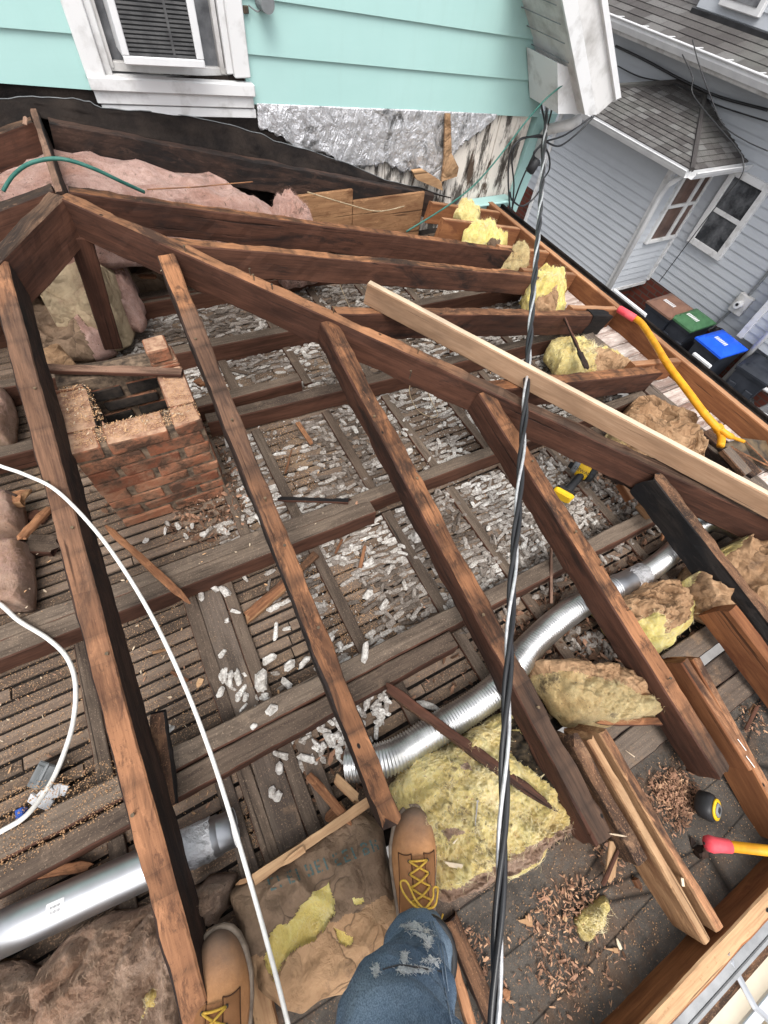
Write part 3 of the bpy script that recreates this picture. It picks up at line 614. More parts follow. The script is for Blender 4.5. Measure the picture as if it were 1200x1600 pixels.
def sheary(m_): 
    for v in m_.V: v.z += -0.06*(v.x-(Wl+Wr)/2)
    return m_
m = MB(); m.bbox((Wl-0.02, YW-0.05, zs-0.055), (Wr+0.02, YW+0.03, zs-0.008), 0.005); m.bbox((Wl-0.012, YW-0.030, zs2-0.04), (Wr+0.012, YW+0.02, zs-0.055), 0.003); m.bbox((Wl+0.0, YW-0.022, zs3-0.03), (Wr+0.02, YW+0.02, zs2-0.045), 0.003)
sheary(m).build('window_sill', M_WHT, wf)
m = MB()
for xx in (Wl+tw+0.005, Wr-tw-0.045): m.bbox((xx, YW-0.005, zs+0.01), (xx+0.02, YW+0.03, 1.2), 0.002)
m.bbox((Wl+tw, YW+0.0, zs), (Wr-tw, YW+0.03, zs+0.03), 0.002)
sheary(m).build('window_sash', M_WHTD, wf)
m = MB(); m.box((Wl+tw, YW+0.026, zs), (Wr-tw, YW+0.034, 1.2)); m.build('glass', M_CURT, wf)
# air conditioner in the window
aL = ay(197, 99, YW-0.16); aR = ay(320, 106, YW-0.16)
acw = aR.x-aL.x; zb_ = aL.z
ac = empty('air_conditioner', (aL.x+acw/2, YW-0.05, zb_), 'white boxy air conditioner with a dark louvred grille sitting in the window', 'air conditioner')
m = MB(); m.bbox((aL.x, YW-0.15, zb_), (aR.x, YW+0.03, zb_+0.30), 0.008)
for v in m.V: v.z += -0.05*(v.x-aL.x)
m.build('casing', M_WHTC, ac)
m = MB(); m.bbox((aL.x-0.004, YW-0.162, zb_-0.004), (aR.x+0.004, YW-0.148, zb_+0.022), 0.003)
m.bbox((aL.x-0.004, YW-0.162, zb_+0.022), (aL.x+0.022, YW-0.148, zb_+0.30), 0.003); m.bbox((aR.x-0.026, YW-0.162, zb_+0.022), (aR.x+0.004, YW-0.148, zb_+0.30), 0.003)
for v in m.V: v.z += -0.05*(v.x-aL.x)
m.build('front_frame', M_WHTC, ac)
m = MB()
for k in range(22): m.box((aL.x+0.022, YW-0.157, zb_+0.024+k*0.0125), (aR.x-0.026, YW-0.152, zb_+0.031+k*0.0125))
m.box((aL.x+acw*0.62, YW-0.159, zb_+0.024), (aL.x+acw*0.65, YW-0.153, zb_+0.30))
for v in m.V: v.z += -0.05*(v.x-aL.x)
gr = m.build('grille', simple('dark_grey_fins', (0.06, 0.06, 0.062), (0.11, 0.11, 0.11), 20, 0.5), ac)
m = MB(); m.box((aL.x+0.02, YW-0.1515, zb_+0.02), (aR.x-0.024, YW-0.1505, zb_+0.295))
for v in m.V: v.z += -0.05*(v.x-aL.x)
m.build('grille_back', M_BLK, ac)
# exterior fitting top left of the right panel
c = ay(415, 4, YW-0.05)
t_ = empty('wall_lamp_base', c, 'round grey fitting with a short wire on the mint siding right of the window', 'wall fitting')
m = MB(); m.tube([c+Vector((0, -0.03, 0)), c+Vector((0, 0.045, 0))], [0.03, 0.034], 20); m.build('cup', M_GPVC, t_)
m = MB(); m.tube(spline([c+Vector((-0.02, 0.01, -0.02)), ay(402, 18, YW-0.03), ay(388, 8, YW-0.018)]), 0.003, 6); m.build('wire', M_GPVC, t_)
m = MB(); p = ay(384, 15, YW-0.02); m.bbox((p.x-0.012, YW-0.025, p.z-0.012), (p.x+0.012, YW-0.014, p.z+0.012), 0.002); m.build('bracket', M_RUST, t_)
# corner board
m = MB()
m.prism([ay(842, 178, YW-0.01), ay(872, 178, YW-0.01), ay(806, 332, YW-0.01), ay(792, 316, YW-0.01)], (0, 0.06, 0)); m.build('corner_board', M_MINT, mint_h)
# peeling boards behind foil
m = MB(); xs = [1.0+0.0, 1.13, 1.29, 1.44, 1.60, 1.77, 1.93, 2.10, 2.26, 2.44, 2.58, 2.70]
for a, b in zip(xs[:-1], xs[1:]): m.bbox((a+0.002, YW+0.006+rnd.uniform(-.002, .002), -1.62), (b-0.002, YW+0.028, -0.5), 0.003)
m.build('sheathing_board', M_OLDB, mint_h)
# foil sheet
top = [(400, 163), (470, 166), (560, 170), (640, 173), (700, 176), (735, 178), (775, 180)]
bot = [(402, 196), (440, 212), (470, 238), (505, 236), (540, 258), (580, 258), (600, 252), (628, 268), (655, 262), (688, 284), (700, 250), (720, 222), (748, 204), (772, 184)]
def lerp_poly(P, t):
    n = len(P)-1; k = min(n-1, int(t*n)); f = t*n-k; return (P[k][0]+(P[k+1][0]-P[k][0])*f, P[k][1]+(P[k+1][1]-P[k][1])*f)
V = []; Fc = []; nx, ny = 150, 34
for i in range(nx+1):
    t = i/nx; tp = lerp_poly(top, t); bp = lerp_poly(bot, t)
    for j in range(ny+1):
        s = j/ny; p = ay(tp[0]+(bp[0]-tp[0])*s, tp[1]-3+(bp[1]-tp[1]+3)*s + (nz((t*60, 0, 0))*9 if j == ny else 0), YW-0.008)
        r_ = 1-abs(fbm(p, 12, 5, 5))*1.5; p.y -= 0.012 + fbm(p, 13, 7, 5)*0.0035*min(1, s*4) + max(0, r_)*0.003*min(1, s*3) + 0.006*s*max(0, math.sin(p.x*21))**6 + 0.004*abs(math.sin(p.x*34+nz(p, 5)*2))*s; V.append(p)
for i in range(nx):
    for j in range(ny): a = i*(ny+1)+j; Fc.append((a, a+1, a+ny+2, a+ny+1))
o = mk('foil_sheet', V, Fc, M_FOIL, smooth=True); tag(recenter(o), 'torn crinkled silver foil hanging on the wall under the mint siding', 'foil sheet'); mod = o.modifiers.new('t', 'SOLIDIFY'); mod.thickness = 0.0015
# curled brown flap at foil's right edge and broken wood
m = MB(); P = [(696, 178), (704, 178), (706, 240), (717, 262), (714, 276), (690, 284), (694, 250)]
m.prism([ay(a, b, YW-0.05) for a, b in P], (0, 0.012, 0)); m.build('paper_flap', M_KRF, label='curled brown paper flap hanging at the right end of the foil', cat='paper flap')
m = MB(); m.prism([ay(a, b, YW-0.07) for a, b in [(645, 268), (662, 266), (690, 284), (692, 298), (668, 288), (650, 280)]], (0, 0.03, 0)); m.build('wood_fragment', W_TANT, label='broken tan wood fragment at the foot of the foil', cat='wood fragment')
# rake overhang
YR = 2.44
m = MB(); m.prism([ay(a, b, YR) for a, b in [(868, -40), (938, -40), (966, 150), (935, 178), (912, 178), (898, 110)]], (0, 0.38, 0), 0)
rk = m.build('roof_overhang', M_WHTD, mint_h)
m = MB(); m.prism([ay(a, b, YR-0.003) for a, b in [(868, -40), (893, -40), (930, 178), (912, 178), (898, 110)]], (0, -0.014, 0)); m.build('fascia', M_WHT, rk)
m = MB(); m.prism([ay(a, b, YR-0.02) for a, b in [(934, -40), (944, -40), (971, 152), (963, 156)]], (0, 0.36, 0)); m.build('drip_edge', M_WHTC, rk)
m = MB(); m.prism([ay(a, b, YR+0.06) for a, b in [(871, 98), (896, 108), (912, 178), (872, 178)]], (0, 0.28, 0)); m.build('soffit_box', M_WHT, rk)
m = MB()
for k in range(5):
    yy = -20+k*30; a = ay(868+(yy+20)*0.21, yy, YR+0.001); m.tube([a+Vector((-0.004, 0.02, 0)), a+Vector((-0.004, 0.36, 0))], 0.0025, 6)
m.build('soffit_seam', M_GPVC, rk)
# downspout elbow under the overhang
m = MB(); m.tube([ay(905, 186, 2.6), ay(893, 194, 2.6), ay(858, 202, 2.7), ay(848, 212, 2.78), ay(836, 250, 2.78)], [0.03]*5, 12); m.build('downspout', M_WHTD, mint_h, True)
# black membrane flashing draped over the wall end of the roof
topm = [(-40, 156), (0, 154), (40, 151), (80, 152), (115, 154), (140, 160), (158, 168), (215, 172), (285, 180), (340, 190), (400, 206), (430, 220), (480, 234), (540, 254), (600, 280), (650, 292), (695, 306)]
V = []; Fc = []; nx, ny = 120, 10
for i in range(nx+1):
    t = i/nx; a = lerp_poly(topm, t); p = ay(a[0], a[1]+nz((t*30, 1, 0))*3, YW-0.025); zb2 = zside(p.x) if p.x > XP else ZP - S*(XP-p.x)
    for j in range(ny+1):
        s = j/ny; V.append(Vector((p.x, YW-0.03-s*0.07+fbm((p.x, s, 0), 7, 2, 3)*0.012 + (0.01 if j == 0 else 0), p.z+(zb2-0.01-p.z)*s)))
for i in range(nx):
    for j in range(ny): a = i*(ny+1)+j; Fc.append((a, a+1, a+ny+2, a+ny+1))
o = mk('roof_flashing', V, Fc, M_MEMB, smooth=True); o.modifiers.new('t', 'SOLIDIFY').thickness = 0.004; tag(recenter(o), 'wavy black roofing membrane edge running along the foot of the mint wall', 'flashing')
mfl = o
m = MB(); m.tube([V[i*(ny+1)]+Vector((0, -0.004, 0)) for i in range(nx+1)], 0.0018, 6); m.build('edge_highlight', M_GPVC, mfl, True)  # thin grey tube added as the highlight along the membrane's top edge
m = MB(); m.box((-2.4, YW-0.02, -1.6), (0.98, YW-0.012, -0.84)); m.box((-3.4, YW-0.006, -1.1), (0.8, YW-0.002, zat(La, 0.1)+0.03)); m.build('wall_backing', M_MEMB, mint_h)
#@@NEIGHBOUR
# ================================================================== NEIGHBOUR HOUSE
XN = 7.45; XB = 6.55
nb = empty('neighbour_house', (XN+2, 5, -4.35), 'pale grey vinyl clad house with a boxy bay and shingled roofs across the passage', 'house')
def siding(x_fn, a0, a1, z0, z1, pitch, axis='Y', out=-1, name='siding', parent=None):
    # lap siding on a plane; axis: direction the boards run
    m = MB(); z = z0
    while z < z1-1e-4:
        zt = min(z1, z+pitch)
        if axis == 'Y': m.add([(x_fn+out*0.016, a0, z), (x_fn+out*0.016, a1, z), (x_fn+out*0.002, a1, zt), (x_fn+out*0.002, a0, zt), (x_fn+0.0, a0, z+0.001), (x_fn+0.0, a1, z+0.001)], [(0, 1, 2, 3), (4, 5, 1, 0)])
        else: m.add([(a0, x_fn+out*0.016, z), (a1, x_fn+out*0.016, z), (a1, x_fn+out*0.002, zt), (a0, x_fn+out*0.002, zt), (a0, x_fn, z+0.001), (a1, x_fn, z+0.001)], [(0, 1, 2, 3), (4, 5, 1, 0)])
        z = zt
    return m.build(name, M_VIN, parent or nb)
m = MB(); m.box((XN+0.001, -8, -4.4), (XN+8, 16, -1.1)); m.box((XB+0.001, 4.051, -3.55), (XN+0.05, 6.199, -1.85)); m.build('wall', M_VIN, nb)
siding(XN, -8, 16, -3.5, -1.12, 0.105)
siding(XB, 4.05, 6.2, -3.57, -1.88, 0.1)
siding(4.05, XB, XN, -3.57, -1.88, 0.1, 'X')
m = MB(); m.box((XN-0.01, -8, -4.4), (XN+0.0005, 16, -3.5)); m.box((XB+0.15, 4.2, -4.4), (XN, 6.05, -3.58)); m.build('foundation', M_RBR, nb, rc=False)
m = MB()
for (x, y_) in ((XB, 4.05), (XB, 6.2)): m.bbox((x-0.03, y_-0.03, -3.6), (x+0.05, y_+0.05 if y_ < 5 else y_+0.03, -1.87), 0.004)
m.bbox((XN-0.05, 4.0, -3.55), (XN+0.01, 4.06, -1.87), 0.004); m.bbox((XB-0.02, 4.03, -3.63), (XN, 6.22, -3.57), 0.004)
m.build('corner_trim', M_WHT, nb)
# main roof
def roofplane(m, A, B, up, slope_len, course=0.16, tab=0.3, seed=0):
    A = Vector(A); B = Vector(B); d = (B-A); L = d.length; d.normalize(); up = Vector(up).normalized(); nr = d.cross(up)
    if nr.z < 0: nr = -nr
    k = 0; s = 0
    while s < slope_len:
        off = (k % 2)*tab/2; x = -off
        while x < L:
            x0 = max(0, x); x1 = min(L, x+tab-0.006)
            if x1 > x0+0.01:
                t = rnd.random(); s1 = min(slope_len, s+course+0.02)
                m.add([A+d*x0+up*s+nr*0.012, A+d*x1+up*s+nr*0.012, A+d*x1+up*s1+nr*0.002, A+d*x0+up*s1+nr*0.002, A+d*x0+up*s, A+d*x1+up*s], [(0, 1, 2, 3), (4, 5, 1, 0)], 0, t)
            x += tab
        s += course; k += 1
def clip_roof(name, poly, course=0.14, tab=0.28, parent=None, mat=None):
    # poly: coplanar, first edge is the eave
    P = [Vector(p) for p in poly]; d = (P[1]-P[0]).normalized(); nrm = None
    for k in range(2, len(P)):
        c_ = d.cross(P[k]-P[0])
        if c_.length > 1e-4: nrm = c_.normalized(); break
    if nrm.z < 0: nrm = -nrm
    up = nrm.cross(d)
    if up.z < 0: up = -up
    loc = [((p-P[0]).dot(d), (p-P[0]).dot(up)) for p in P]
    vmax = max(b for a, b in loc); m = MB(); k = 0; s = 0
    def span(v):
        xs_ = []
        for i in range(len(loc)):
            (a0, b0), (a1, b1) = loc[i], loc[(i+1) % len(loc)]
            if (b0-v)*(b1-v) <= 0 and abs(b1-b0) > 1e-9: xs_.append(a0+(a1-a0)*(v-b0)/(b1-b0))
        return (min(xs_), max(xs_)) if len(xs_) >= 2 else None
    while s < vmax-0.005:
        s1 = min(vmax-0.001, s+course+0.01); lo = span(s+1e-4); hi = span(s1)
        if lo and hi:
            x = lo[0]-(k % 2)*tab*0.5
            while x < lo[1]:
                f0 = max(0, (x-lo[0])/(lo[1]-lo[0])); f1 = min(1, (x+tab-0.006-lo[0])/(lo[1]-lo[0]))
                if f1 > f0+0.005:
                    # keep vertical tabs where inside the top span, clip otherwise
                    a0 = lo[0]+(lo[1]-lo[0])*f0; a1 = lo[0]+(lo[1]-lo[0])*f1
                    b0 = min(max(a0, hi[0]), hi[1]); b1 = min(max(a1, hi[0]), hi[1])
                    Q = lambda a, v, h: P[0]+d*a+up*v+nrm*h
                    m.add([Q(a0, s, .014), Q(a1, s, .014), Q(b1, s1, .003), Q(b0, s1, .003), Q(a0, s, 0), Q(a1, s, 0)], [(0, 1, 2, 3), (4, 5, 1, 0)], 0, rnd.random())
                x += tab
        s += course; k += 1
    m.add([p-nrm*0.002 for p in P], [tuple(range(len(P)))], 0, 0.2)
    return m.build(name, mat or M_SHG, parent or nb, tone=True, rc=False)
zg = -1.07
clip_roof('roof', [(7.02, 16, zg-0.02), (7.02, -8, zg-0.02), (11.0, -8, zg+1.18), (11.0, 16, zg+1.18)], 0.15, 0.3)
m = MB()   # main gutter + soffit
prof = [(6.90, zg), (6.915, zg-0.02), (6.91, zg-0.05), (6.94, zg-0.11), (7.02, zg-0.11), (7.02, zg-0.02)]
for i in range(len(prof)-1):
    a, b = prof[i], prof[i+1]; m.add([(a[0], -8, a[1]), (b[0], -8, b[1]), (b[0], 16, b[1]), (a[0], 16, a[1])], [(0, 1, 2, 3)])
m.tube([(6.90, -8, zg), (6.90, 16, zg)], 0.012, 8)
m.build('gutter', M_WHTC, nb)
m = MB(); m.box((7.02, -8, zg-0.16), (XN, 16, zg-0.13)); m.box((7.0, -8, zg-0.15), (7.02, 16, zg-0.03)); m.build('soffit', M_WHTD, nb)
for k in range(9): y_ = 3.9+k*0.45; m = MB(); m.box((6.895, y_, zg+0.004), (7.03, y_+0.02, zg+0.01)); m.build('gutter_strap', M_WHTC, nb)
# dormer
pD = ax(1087, 14, 7.63); 
m = MB(); m.box((7.64, pD.y-7, -1.1), (9.5, pD.y+0.0, 1.6)); dm = m.build('dormer', M_VIN, nb)
siding(7.64, pD.y-7, pD.y, pD.z+0.02, 1.5, 0.12, parent=dm)
a = ax(1125, 5, 7.6); b = ax(1188, 25, 7.6)
m = MB(); m.bbox((7.56, b.y, b.z-0.02), (7.63, a.y, b.z+0.9), 0.01); dw = m.build('window', M_WHTC, dm)
m = MB(); m.box((7.553, b.y+0.07, b.z+0.05), (7.558, a.y-0.07, b.z+0.85)); m.build('pane', M_CURT, dw)
m = MB(); m.box((7.57, pD.y-7, pD.z-0.04), (7.625, pD.y+0.02, pD.z+0.01)); m.build('flashing', M_BLK, dm)
# bay roof (half hip)
zbg = -1.85; ex = 6.34
E0 = Vector((ex, 6.42, zbg)); E1 = Vector((ex, 3.70, zbg)); K1 = Vector((XN, 4.73, -1.49)); K2 = Vector((XN, 5.20, -1.49)); C1_ = Vector((XN, 3.70, zbg)); C0 = Vector((XN, 6.42, zbg))
brf = empty('bay_roof', (6.9, 5, -1.85)); brf.parent = nb; brf.matrix_parent_inverse = nb.matrix_world.inverted()
bpy.context.view_layer.update(); brf.matrix_parent_inverse = nb.matrix_world.inverted()
clip_roof('roof', [E0, E1, K1, K2], 0.085, 0.15, brf); clip_roof('roof', [E1, C1_, K1], 0.085, 0.15, brf); clip_roof('roof', [C0, E0, K2], 0.085, 0.15, brf)
m = MB(); m.tube([E1+Vector((0, 0, 0.01)), K1+Vector((-0.02, 0, 0.02))], 0.03, 6); m.tube([K1+Vector((-0.03, 0, 0.015)), K2+Vector((-0.03, 0, 0.015))], 0.025, 6); m.tube([K2+Vector((-0.03, 0, 0.015)), E0], 0.03, 6); m.build('hip_cap', M_SHG, brf)
m = MB()
def gut(m, pts, r=0.05):
    for i in range(len(pts)-1):
        a, b = Vector(pts[i]), Vector(pts[i+1]); d = (b-a).normalized(); o_ = Vector((d.y, -d.x, 0)); 
        if o_.dot(Vector((-1, -1, 0))) < 0: o_ = -o_
        pr = [(0.0, 0.0), (0.0, -0.07), (0.06, -0.07), (0.08, -0.03), (0.085, 0.0)]
        for k in range(4):
            (u0, v0), (u1, v1) = pr[k], pr[k+1]
            m.add([a+o_*u0+Vector((0, 0, v0)), b+o_*u0+Vector((0, 0, v0)), b+o_*u1+Vector((0, 0, v1)), a+o_*u1+Vector((0, 0, v1))], [(0, 1, 2, 3)])
        m.tube([a+o_*0.085, b+o_*0.085], 0.009, 6)
gut(m, [E0, E1]); gut(m, [E1, C1_]); m.build('gutter', M_WHTC, brf)
m = MB(); m.box((ex, 3.72, zbg-0.09), (XN, 6.4, zbg-0.07)); m.box((XB-0.03, 4.0, -1.93), (XN, 6.23, -1.89)); m.build('soffit', M_WHTD, brf)
m = MB(); m.tube([(XB-0.12, 3.82, -1.95), (XB-0.09, 3.95, -2.1), (XB-0.06, 4.0, -2.25), (XB-0.05, 4.0, -3.9)], 0.032, 10); m.build('downspout', M_WHTC, nb, True)
# side windows of the bay
def winY(x0, x1, z0, z1, y_, parent, cols=2, rows_=2, out=-1, mat=M_GLS):
    m = MB(); fw_ = 0.05
    m.bbox((x0, y_-0.05, z0), (x0+fw_, y_+0.01, z1), 0.004); m.bbox((x1-fw_, y_-0.05, z0), (x1, y_+0.01, z1), 0.004)
    m.bbox((x0+fw_, y_-0.05, z0), (x1-fw_, y_+0.01, z0+fw_), 0.004); m.bbox((x0+fw_, y_-0.05, z1-fw_), (x1-fw_, y_+0.01, z1), 0.004)
    for k in range(1, cols): xx = x0+(x1-x0)*k/cols; m.bbox((xx-0.03, y_-0.048, z0+fw_), (xx+0.03, y_+0.01, z1-fw_), 0.004)
    for k in range(cols):
        xa_ = x0+(x1-x0)*k/cols+0.032+(fw_-0.03 if k == 0 else 0); xb_ = x0+(x1-x0)*(k+1)/cols-0.032; m.bbox((xa_, y_-0.043, (z0+z1)/2-0.02), (xb_, y_+0.01, (z0+z1)/2+0.02), 0.003)
    f = m.build('window', M_WHT, parent); m = MB(); m.box((x0+fw_, y_-0.022, z0+fw_), (x1-fw_, y_-0.018, z1-fw_)); m.build('pane', mat, f)
def winX(y0, y1, z0, z1, x_, parent, mat=M_GLS):
    m = MB(); fw_ = 0.075
    m.bbox((x_-0.06, y0, z0), (x_+0.01, y0+fw_, z1), 0.004); m.bbox((x_-0.06, y1-fw_, z0), (x_+0.01, y1, z1), 0.004); m.bbox((x_-0.06, y0+fw_, z0), (x_+0.01, y1-fw_, z0+fw_), 0.004); m.bbox((x_-0.06, y0+fw_, z1-fw_), (x_+0.01, y1-fw_, z1), 0.004)
    m.bbox((x_-0.05, y0+fw_, (z0+z1)/2-0.025), (x_+0.01, y1-fw_, (z0+z1)/2+0.025), 0.003)
    f = m.build('window', M_WHT, parent)
    m = MB(); m.box((x_-0.034, y0+fw_, z0+fw_), (x_-0.03, y1-fw_, z1-fw_)); m.build('pane', M_PANE, f)
    return f
yb = 4.05
pa = ay(1073, 273, yb-0.03); pb = ay(1121, 270, yb-0.03); pc = ay(1061, 374, yb-0.03); pd = ay(1013, 378, yb-0.03)
M_WARM = simple('warm_room_behind_glass', (0.05, 0.03, 0.025), (0.16, 0.10, 0.08), 3, 0.15)
winY(min(pa.x, pd.x)-0.06, max(pb.x, pc.x)+0.06, max(-2.9, (pc.z+pd.z)/2-0.05), -1.95, yb-0.01, nb, mat=M_WARM)
pa = ax(1154, 279, XN-.05); pb = ax(1191, 299, XN-.05); pc = ax(1117, 392, XN-.05); pd = ax(1086, 370, XN-.05)
winX(min(pb.y, pc.y)-0.075, max(pa.y, pd.y)+0.075, (pc.z+pd.z)/2-0.08, (pa.z+pb.z)/2+0.08, XN-0.01, nb)
# small projecting side panel with downpipe at the right edge
pe = ax(1150, 530, XN-0.25)
m = MB(); m.box((XN-0.22, pe.y-1.6, -3.32), (XN, pe.y, -1.3)); sp = m.build('side_porch', M_VIN, nb)
siding(XN-0.22, pe.y-1.6, pe.y, -3.32, -1.3, 0.105, parent=sp)
m = MB(); m.bbox((XN-0.26, pe.y-0.05, -3.34), (XN-0.18, pe.y+0.03, -1.3), 0.004); m.build('corner_trim', M_WHT, sp)
m = MB(); m.tube([(XN-0.3, pe.y-0.28, -1.4), (XN-0.3, pe.y-0.28, -3.9)], 0.035, 10); m.build('downspout', M_WHTC, sp, True)
# meter
pm = ax(1157, 475, XN-0.08)
mt = empty('electric_meter', pm, 'white electric meter with a round dial and grey conduit on the grey siding', 'meter')
m = MB(); m.bbox((XN-0.09, pm.y-0.1, pm.z-0.14), (XN-0.02, pm.y+0.1, pm.z+0.12), 0.01); m.build('meter_box', M_WHTD, mt)
m = MB(); m.tube([pm+Vector((0.0, 0, 0)), pm+Vector((-0.09, 0, 0))], [0.05, 0.045], 18); dl = m.build('dial', M_WHTC, mt)
m = MB(); m.tube([pm+Vector((-0.09, 0, 0.01)), pm+Vector((-0.095, 0, 0.01))], 0.02, 12); m.build('dial_face', M_BLK, dl)
m = MB(); m.tube([pm+Vector((0.03, 0, 0.1)), pm+Vector((0.03, -0.02, 1.6))], 0.02, 8); m.tube([pm+Vector((0.03, 0.05, -0.14)), pm+Vector((0.03, 0.12, -0.5))], 0.02, 8); m.build('conduit', M_GPVC, mt)
m = MB()
for k in range(7):
    c0 = pm+Vector((-0.02, -0.05+rnd.uniform(-.08, .08), -0.46+rnd.uniform(-.05, .05))); r0 = rnd.uniform(.06, .14)
    m.tube([c0+Vector((rnd.uniform(-.01, .01), math.cos(t)*r0, math.sin(t)*r0*0.6)) for t in [i*0.45 for i in range(15)]], 0.008, 5)
m.build('cable_coil', M_CABLK, label='coil of black cable under the electric meter', cat='cable coil')
# wires across the neighbour facade
for lab, P, r_ in [('upper heavy black wire sagging across the grey neighbour wall', [(962, 72), (1010, 95), (1060, 122), (1120, 150), (1200, 172)], 0.016),
                   ('thin dark wire under the heavy wire running above the bay roof', [(965, 103), (1000, 120), (1056, 132), (1100, 152), (1125, 166), (1200, 190)], 0.008)]:
    m = MB(); m.tube(spline([ax(a, b, XN-0.07) for a, b in P], 8), r_, 6); m.build('facade_wire', M_CABLK, None, True, lab, 'wire', 'wires on the neighbour facade')
for lab, P, x_ in [('left thin black drop wire hanging from the neighbour gutter over the bay roof', [(1066, 85), (1082, 120), (1083, 148), (1120, 195), (1150, 230), (1161, 252), (1155, 280), (1105, 340), (1030, 440)], 6.2),
                   ('right thin black drop wire hanging from the neighbour gutter past the bay', [(1082, 62), (1092, 100), (1110, 150), (1130, 195), (1165, 220), (1200, 236)], 6.6)]:
    m = MB(); m.tube(spline([ax(a, b, x_) for a, b in P], 8), 0.006, 6); m.build('drop_wire', M_CABLK, None, True, lab, 'wire', 'wires on the neighbour facade')
# ================================================================== BINS AND YARD
def bin_(lab, c, rz, lidm, wd=0.44, dp=0.52, h=1.05, marks=True, open_=False):
    c = Vector(c); t = empty('wheelie_bin', (c.x, c.y, -4.35), lab, 'bin', 'wheelie bins along the neighbour wall', rz)
    T = Matrix.Translation((c.x, c.y, -4.35)) @ Matrix.Rotation(rz, 4, 'Z')
    def fr(m, sx, sy, z0, sx1, sy1, z1, mi=0):
        V = [(-sx, -sy, z0), (sx, -sy, z0), (sx, sy, z0), (-sx, sy, z0), (-sx1, -sy1, z1), (sx1, -sy1, z1), (sx1, sy1, z1), (-sx1, sy1, z1)]
        m.add([T @ Vector(v) for v in V], [(0, 3, 2, 1), (4, 5, 6, 7), (0, 1, 5, 4), (1, 2, 6, 5), (2, 3, 7, 6), (3, 0, 4, 7)], mi)
    m = MB(); fr(m, dp*0.40, wd*0.38, 0.05, dp*0.48, wd*0.46, h*0.93); fr(m, dp*0.51, wd*0.5, h*0.90, dp*0.52, wd*0.51, h*0.96)
    for k in (-1, 1): fr(m, 0.012, 0.05, h*0.35, 0.012, 0.05, h*0.8)
    # relief on the front
    for yy, z0, z1 in ((-0.12, .55, .75), (0.0, .45, .55), (0.12, .55, .75)):
        V0 = m
        mm = T @ Matrix.Translation((-dp*0.455, yy, 0)); m.bbox((-0.02, -0.05, z0*h), (0.02, 0.05, z1*h), 0.006, 0, 0.5, mm)
    bd_ = m.build('bin_body', M_BIN, t)
    m = MB(); TL = T @ Matrix.Translation((0, 0, h*0.965))
    nx_ = 10; V = []; Fc = []
    for i in range(nx_+1):
        x = -dp*0.54+dp*1.08*i/nx_
        for j in range(nx_+1):
            yv = -wd*0.52+wd*1.04*j/nx_; e = max(abs(i-nx_/2), abs(j-nx_/2))/(nx_/2); V.append(TL @ Vector((x*(1 if e < 1 else .985), yv, 0.055*(1-e**3) + (0.008 if 0.3 < e < 0.8 else 0))))
    for i in range(nx_):
        for j in range(nx_): a = i*(nx_+1)+j; Fc.append((a, a+1, a+nx_+2, a+nx_+1))
    m.add(V, Fc); fr(m, dp*0.54, wd*0.52, h*0.94, dp*0.54, wd*0.52, h*0.964); ld = m.build('lid', lidm, t)
    if marks:
        m = MB()
        for k in range(7): m.bbox((-0.13, -0.10+k*0.028, 0.058), (-0.06, -0.083+k*0.028, 0.064), 0.001, 0, 0.5, TL)
        m.build('lid_marking', M_WHTC, ld)
    for sy in (-1, 1):
        m = MB(); m.tube([T @ Vector((dp*0.42, sy*(wd*0.36), 0.1)), T @ Vector((dp*0.42, sy*(wd*0.44), 0.1))], 0.1, 18); m.build('wheel', M_BLK, t)
    m = MB(); m.tube([T @ Vector((dp*0.58, -wd*0.4, h*0.93)), T @ Vector((dp*0.58, wd*0.4, h*0.93))], 0.015, 8); m.build('handle', M_BIN, t)
    return t
bin_('dark bin with a brown lid, farthest up the row of bins', (6.80, 3.14, 0), 0.03, M_BROWNP)
bin_('dark bin with a green lid between the brown and the blue lids', (6.87, 2.66+0.1, 0), 0.0, M_GREENP, 0.36)
bin_('dark bin with a bright blue lid', (6.82, 2.22, 0), -0.05, M_BLUEP, 0.44)
bin_('all black bin standing behind the blue lidded one', (7.02, 1.66, 0), 0.15, M_BIN, 0.44, 0.5, 1.0, False)
# clutter
m = MB()
for k in range(26):
    c = az(1010+rnd.uniform(-14, 10), 470+rnd.uniform(-14, 14), -4.1); m.bbox((c.x-.06, c.y-.06, -4.35), (c.x+.06, c.y+.06, -4.35+rnd.uniform(.1, .5)), 0.02, 0, .5)
m.build('junk_heap', M_BLK, label='dark heap of clutter beside the brown lidded bin', cat='clutter')
# white moulded chair with black bag
c = az(1168, 622, -3.75)
ch = empty('plastic_chair', (c.x, c.y, -4.35), 'white moulded plastic chair with looped armrests standing by the brick foundation', 'chair', None, math.radians(200))
def ct(x, y, z): return Vector((c.x, c.y, -4.35)) + Matrix.Rotation(math.radians(200), 3, 'Z') @ Vector((x, y, z))
m = MB(); V = []; Fc = []
for i in range(13):
    for j in range(13):
        x = -0.24+0.48*i/12; yv = -0.24+0.48*j/12; V.append(ct(x, yv, 0.42-0.03*(1-(x/0.24)**2)))
for i in range(12):
    for j in range(12): a = i*13+j; Fc.append((a, a+1, a+14, a+13))
m.add(V, Fc); V = []
st = len(m.V); V = []; Fc = []
for i in range(13):
    for j in range(9):
        x = -0.24+0.48*i/12; s = j/8; V.append(ct(x*(1-0.15*s), 0.24+0.12*s+0.04*(1-(x/.24)**2), 0.42+0.42*s))
for i in range(12):
    for j in range(8): a = i*9+j; Fc.append((a, a+1, a+10, a+9))
m.add(V, Fc); o = m.build('seat', M_WPL, ch, True); o.modifiers.new('s', 'SOLIDIFY').thickness = 0.012
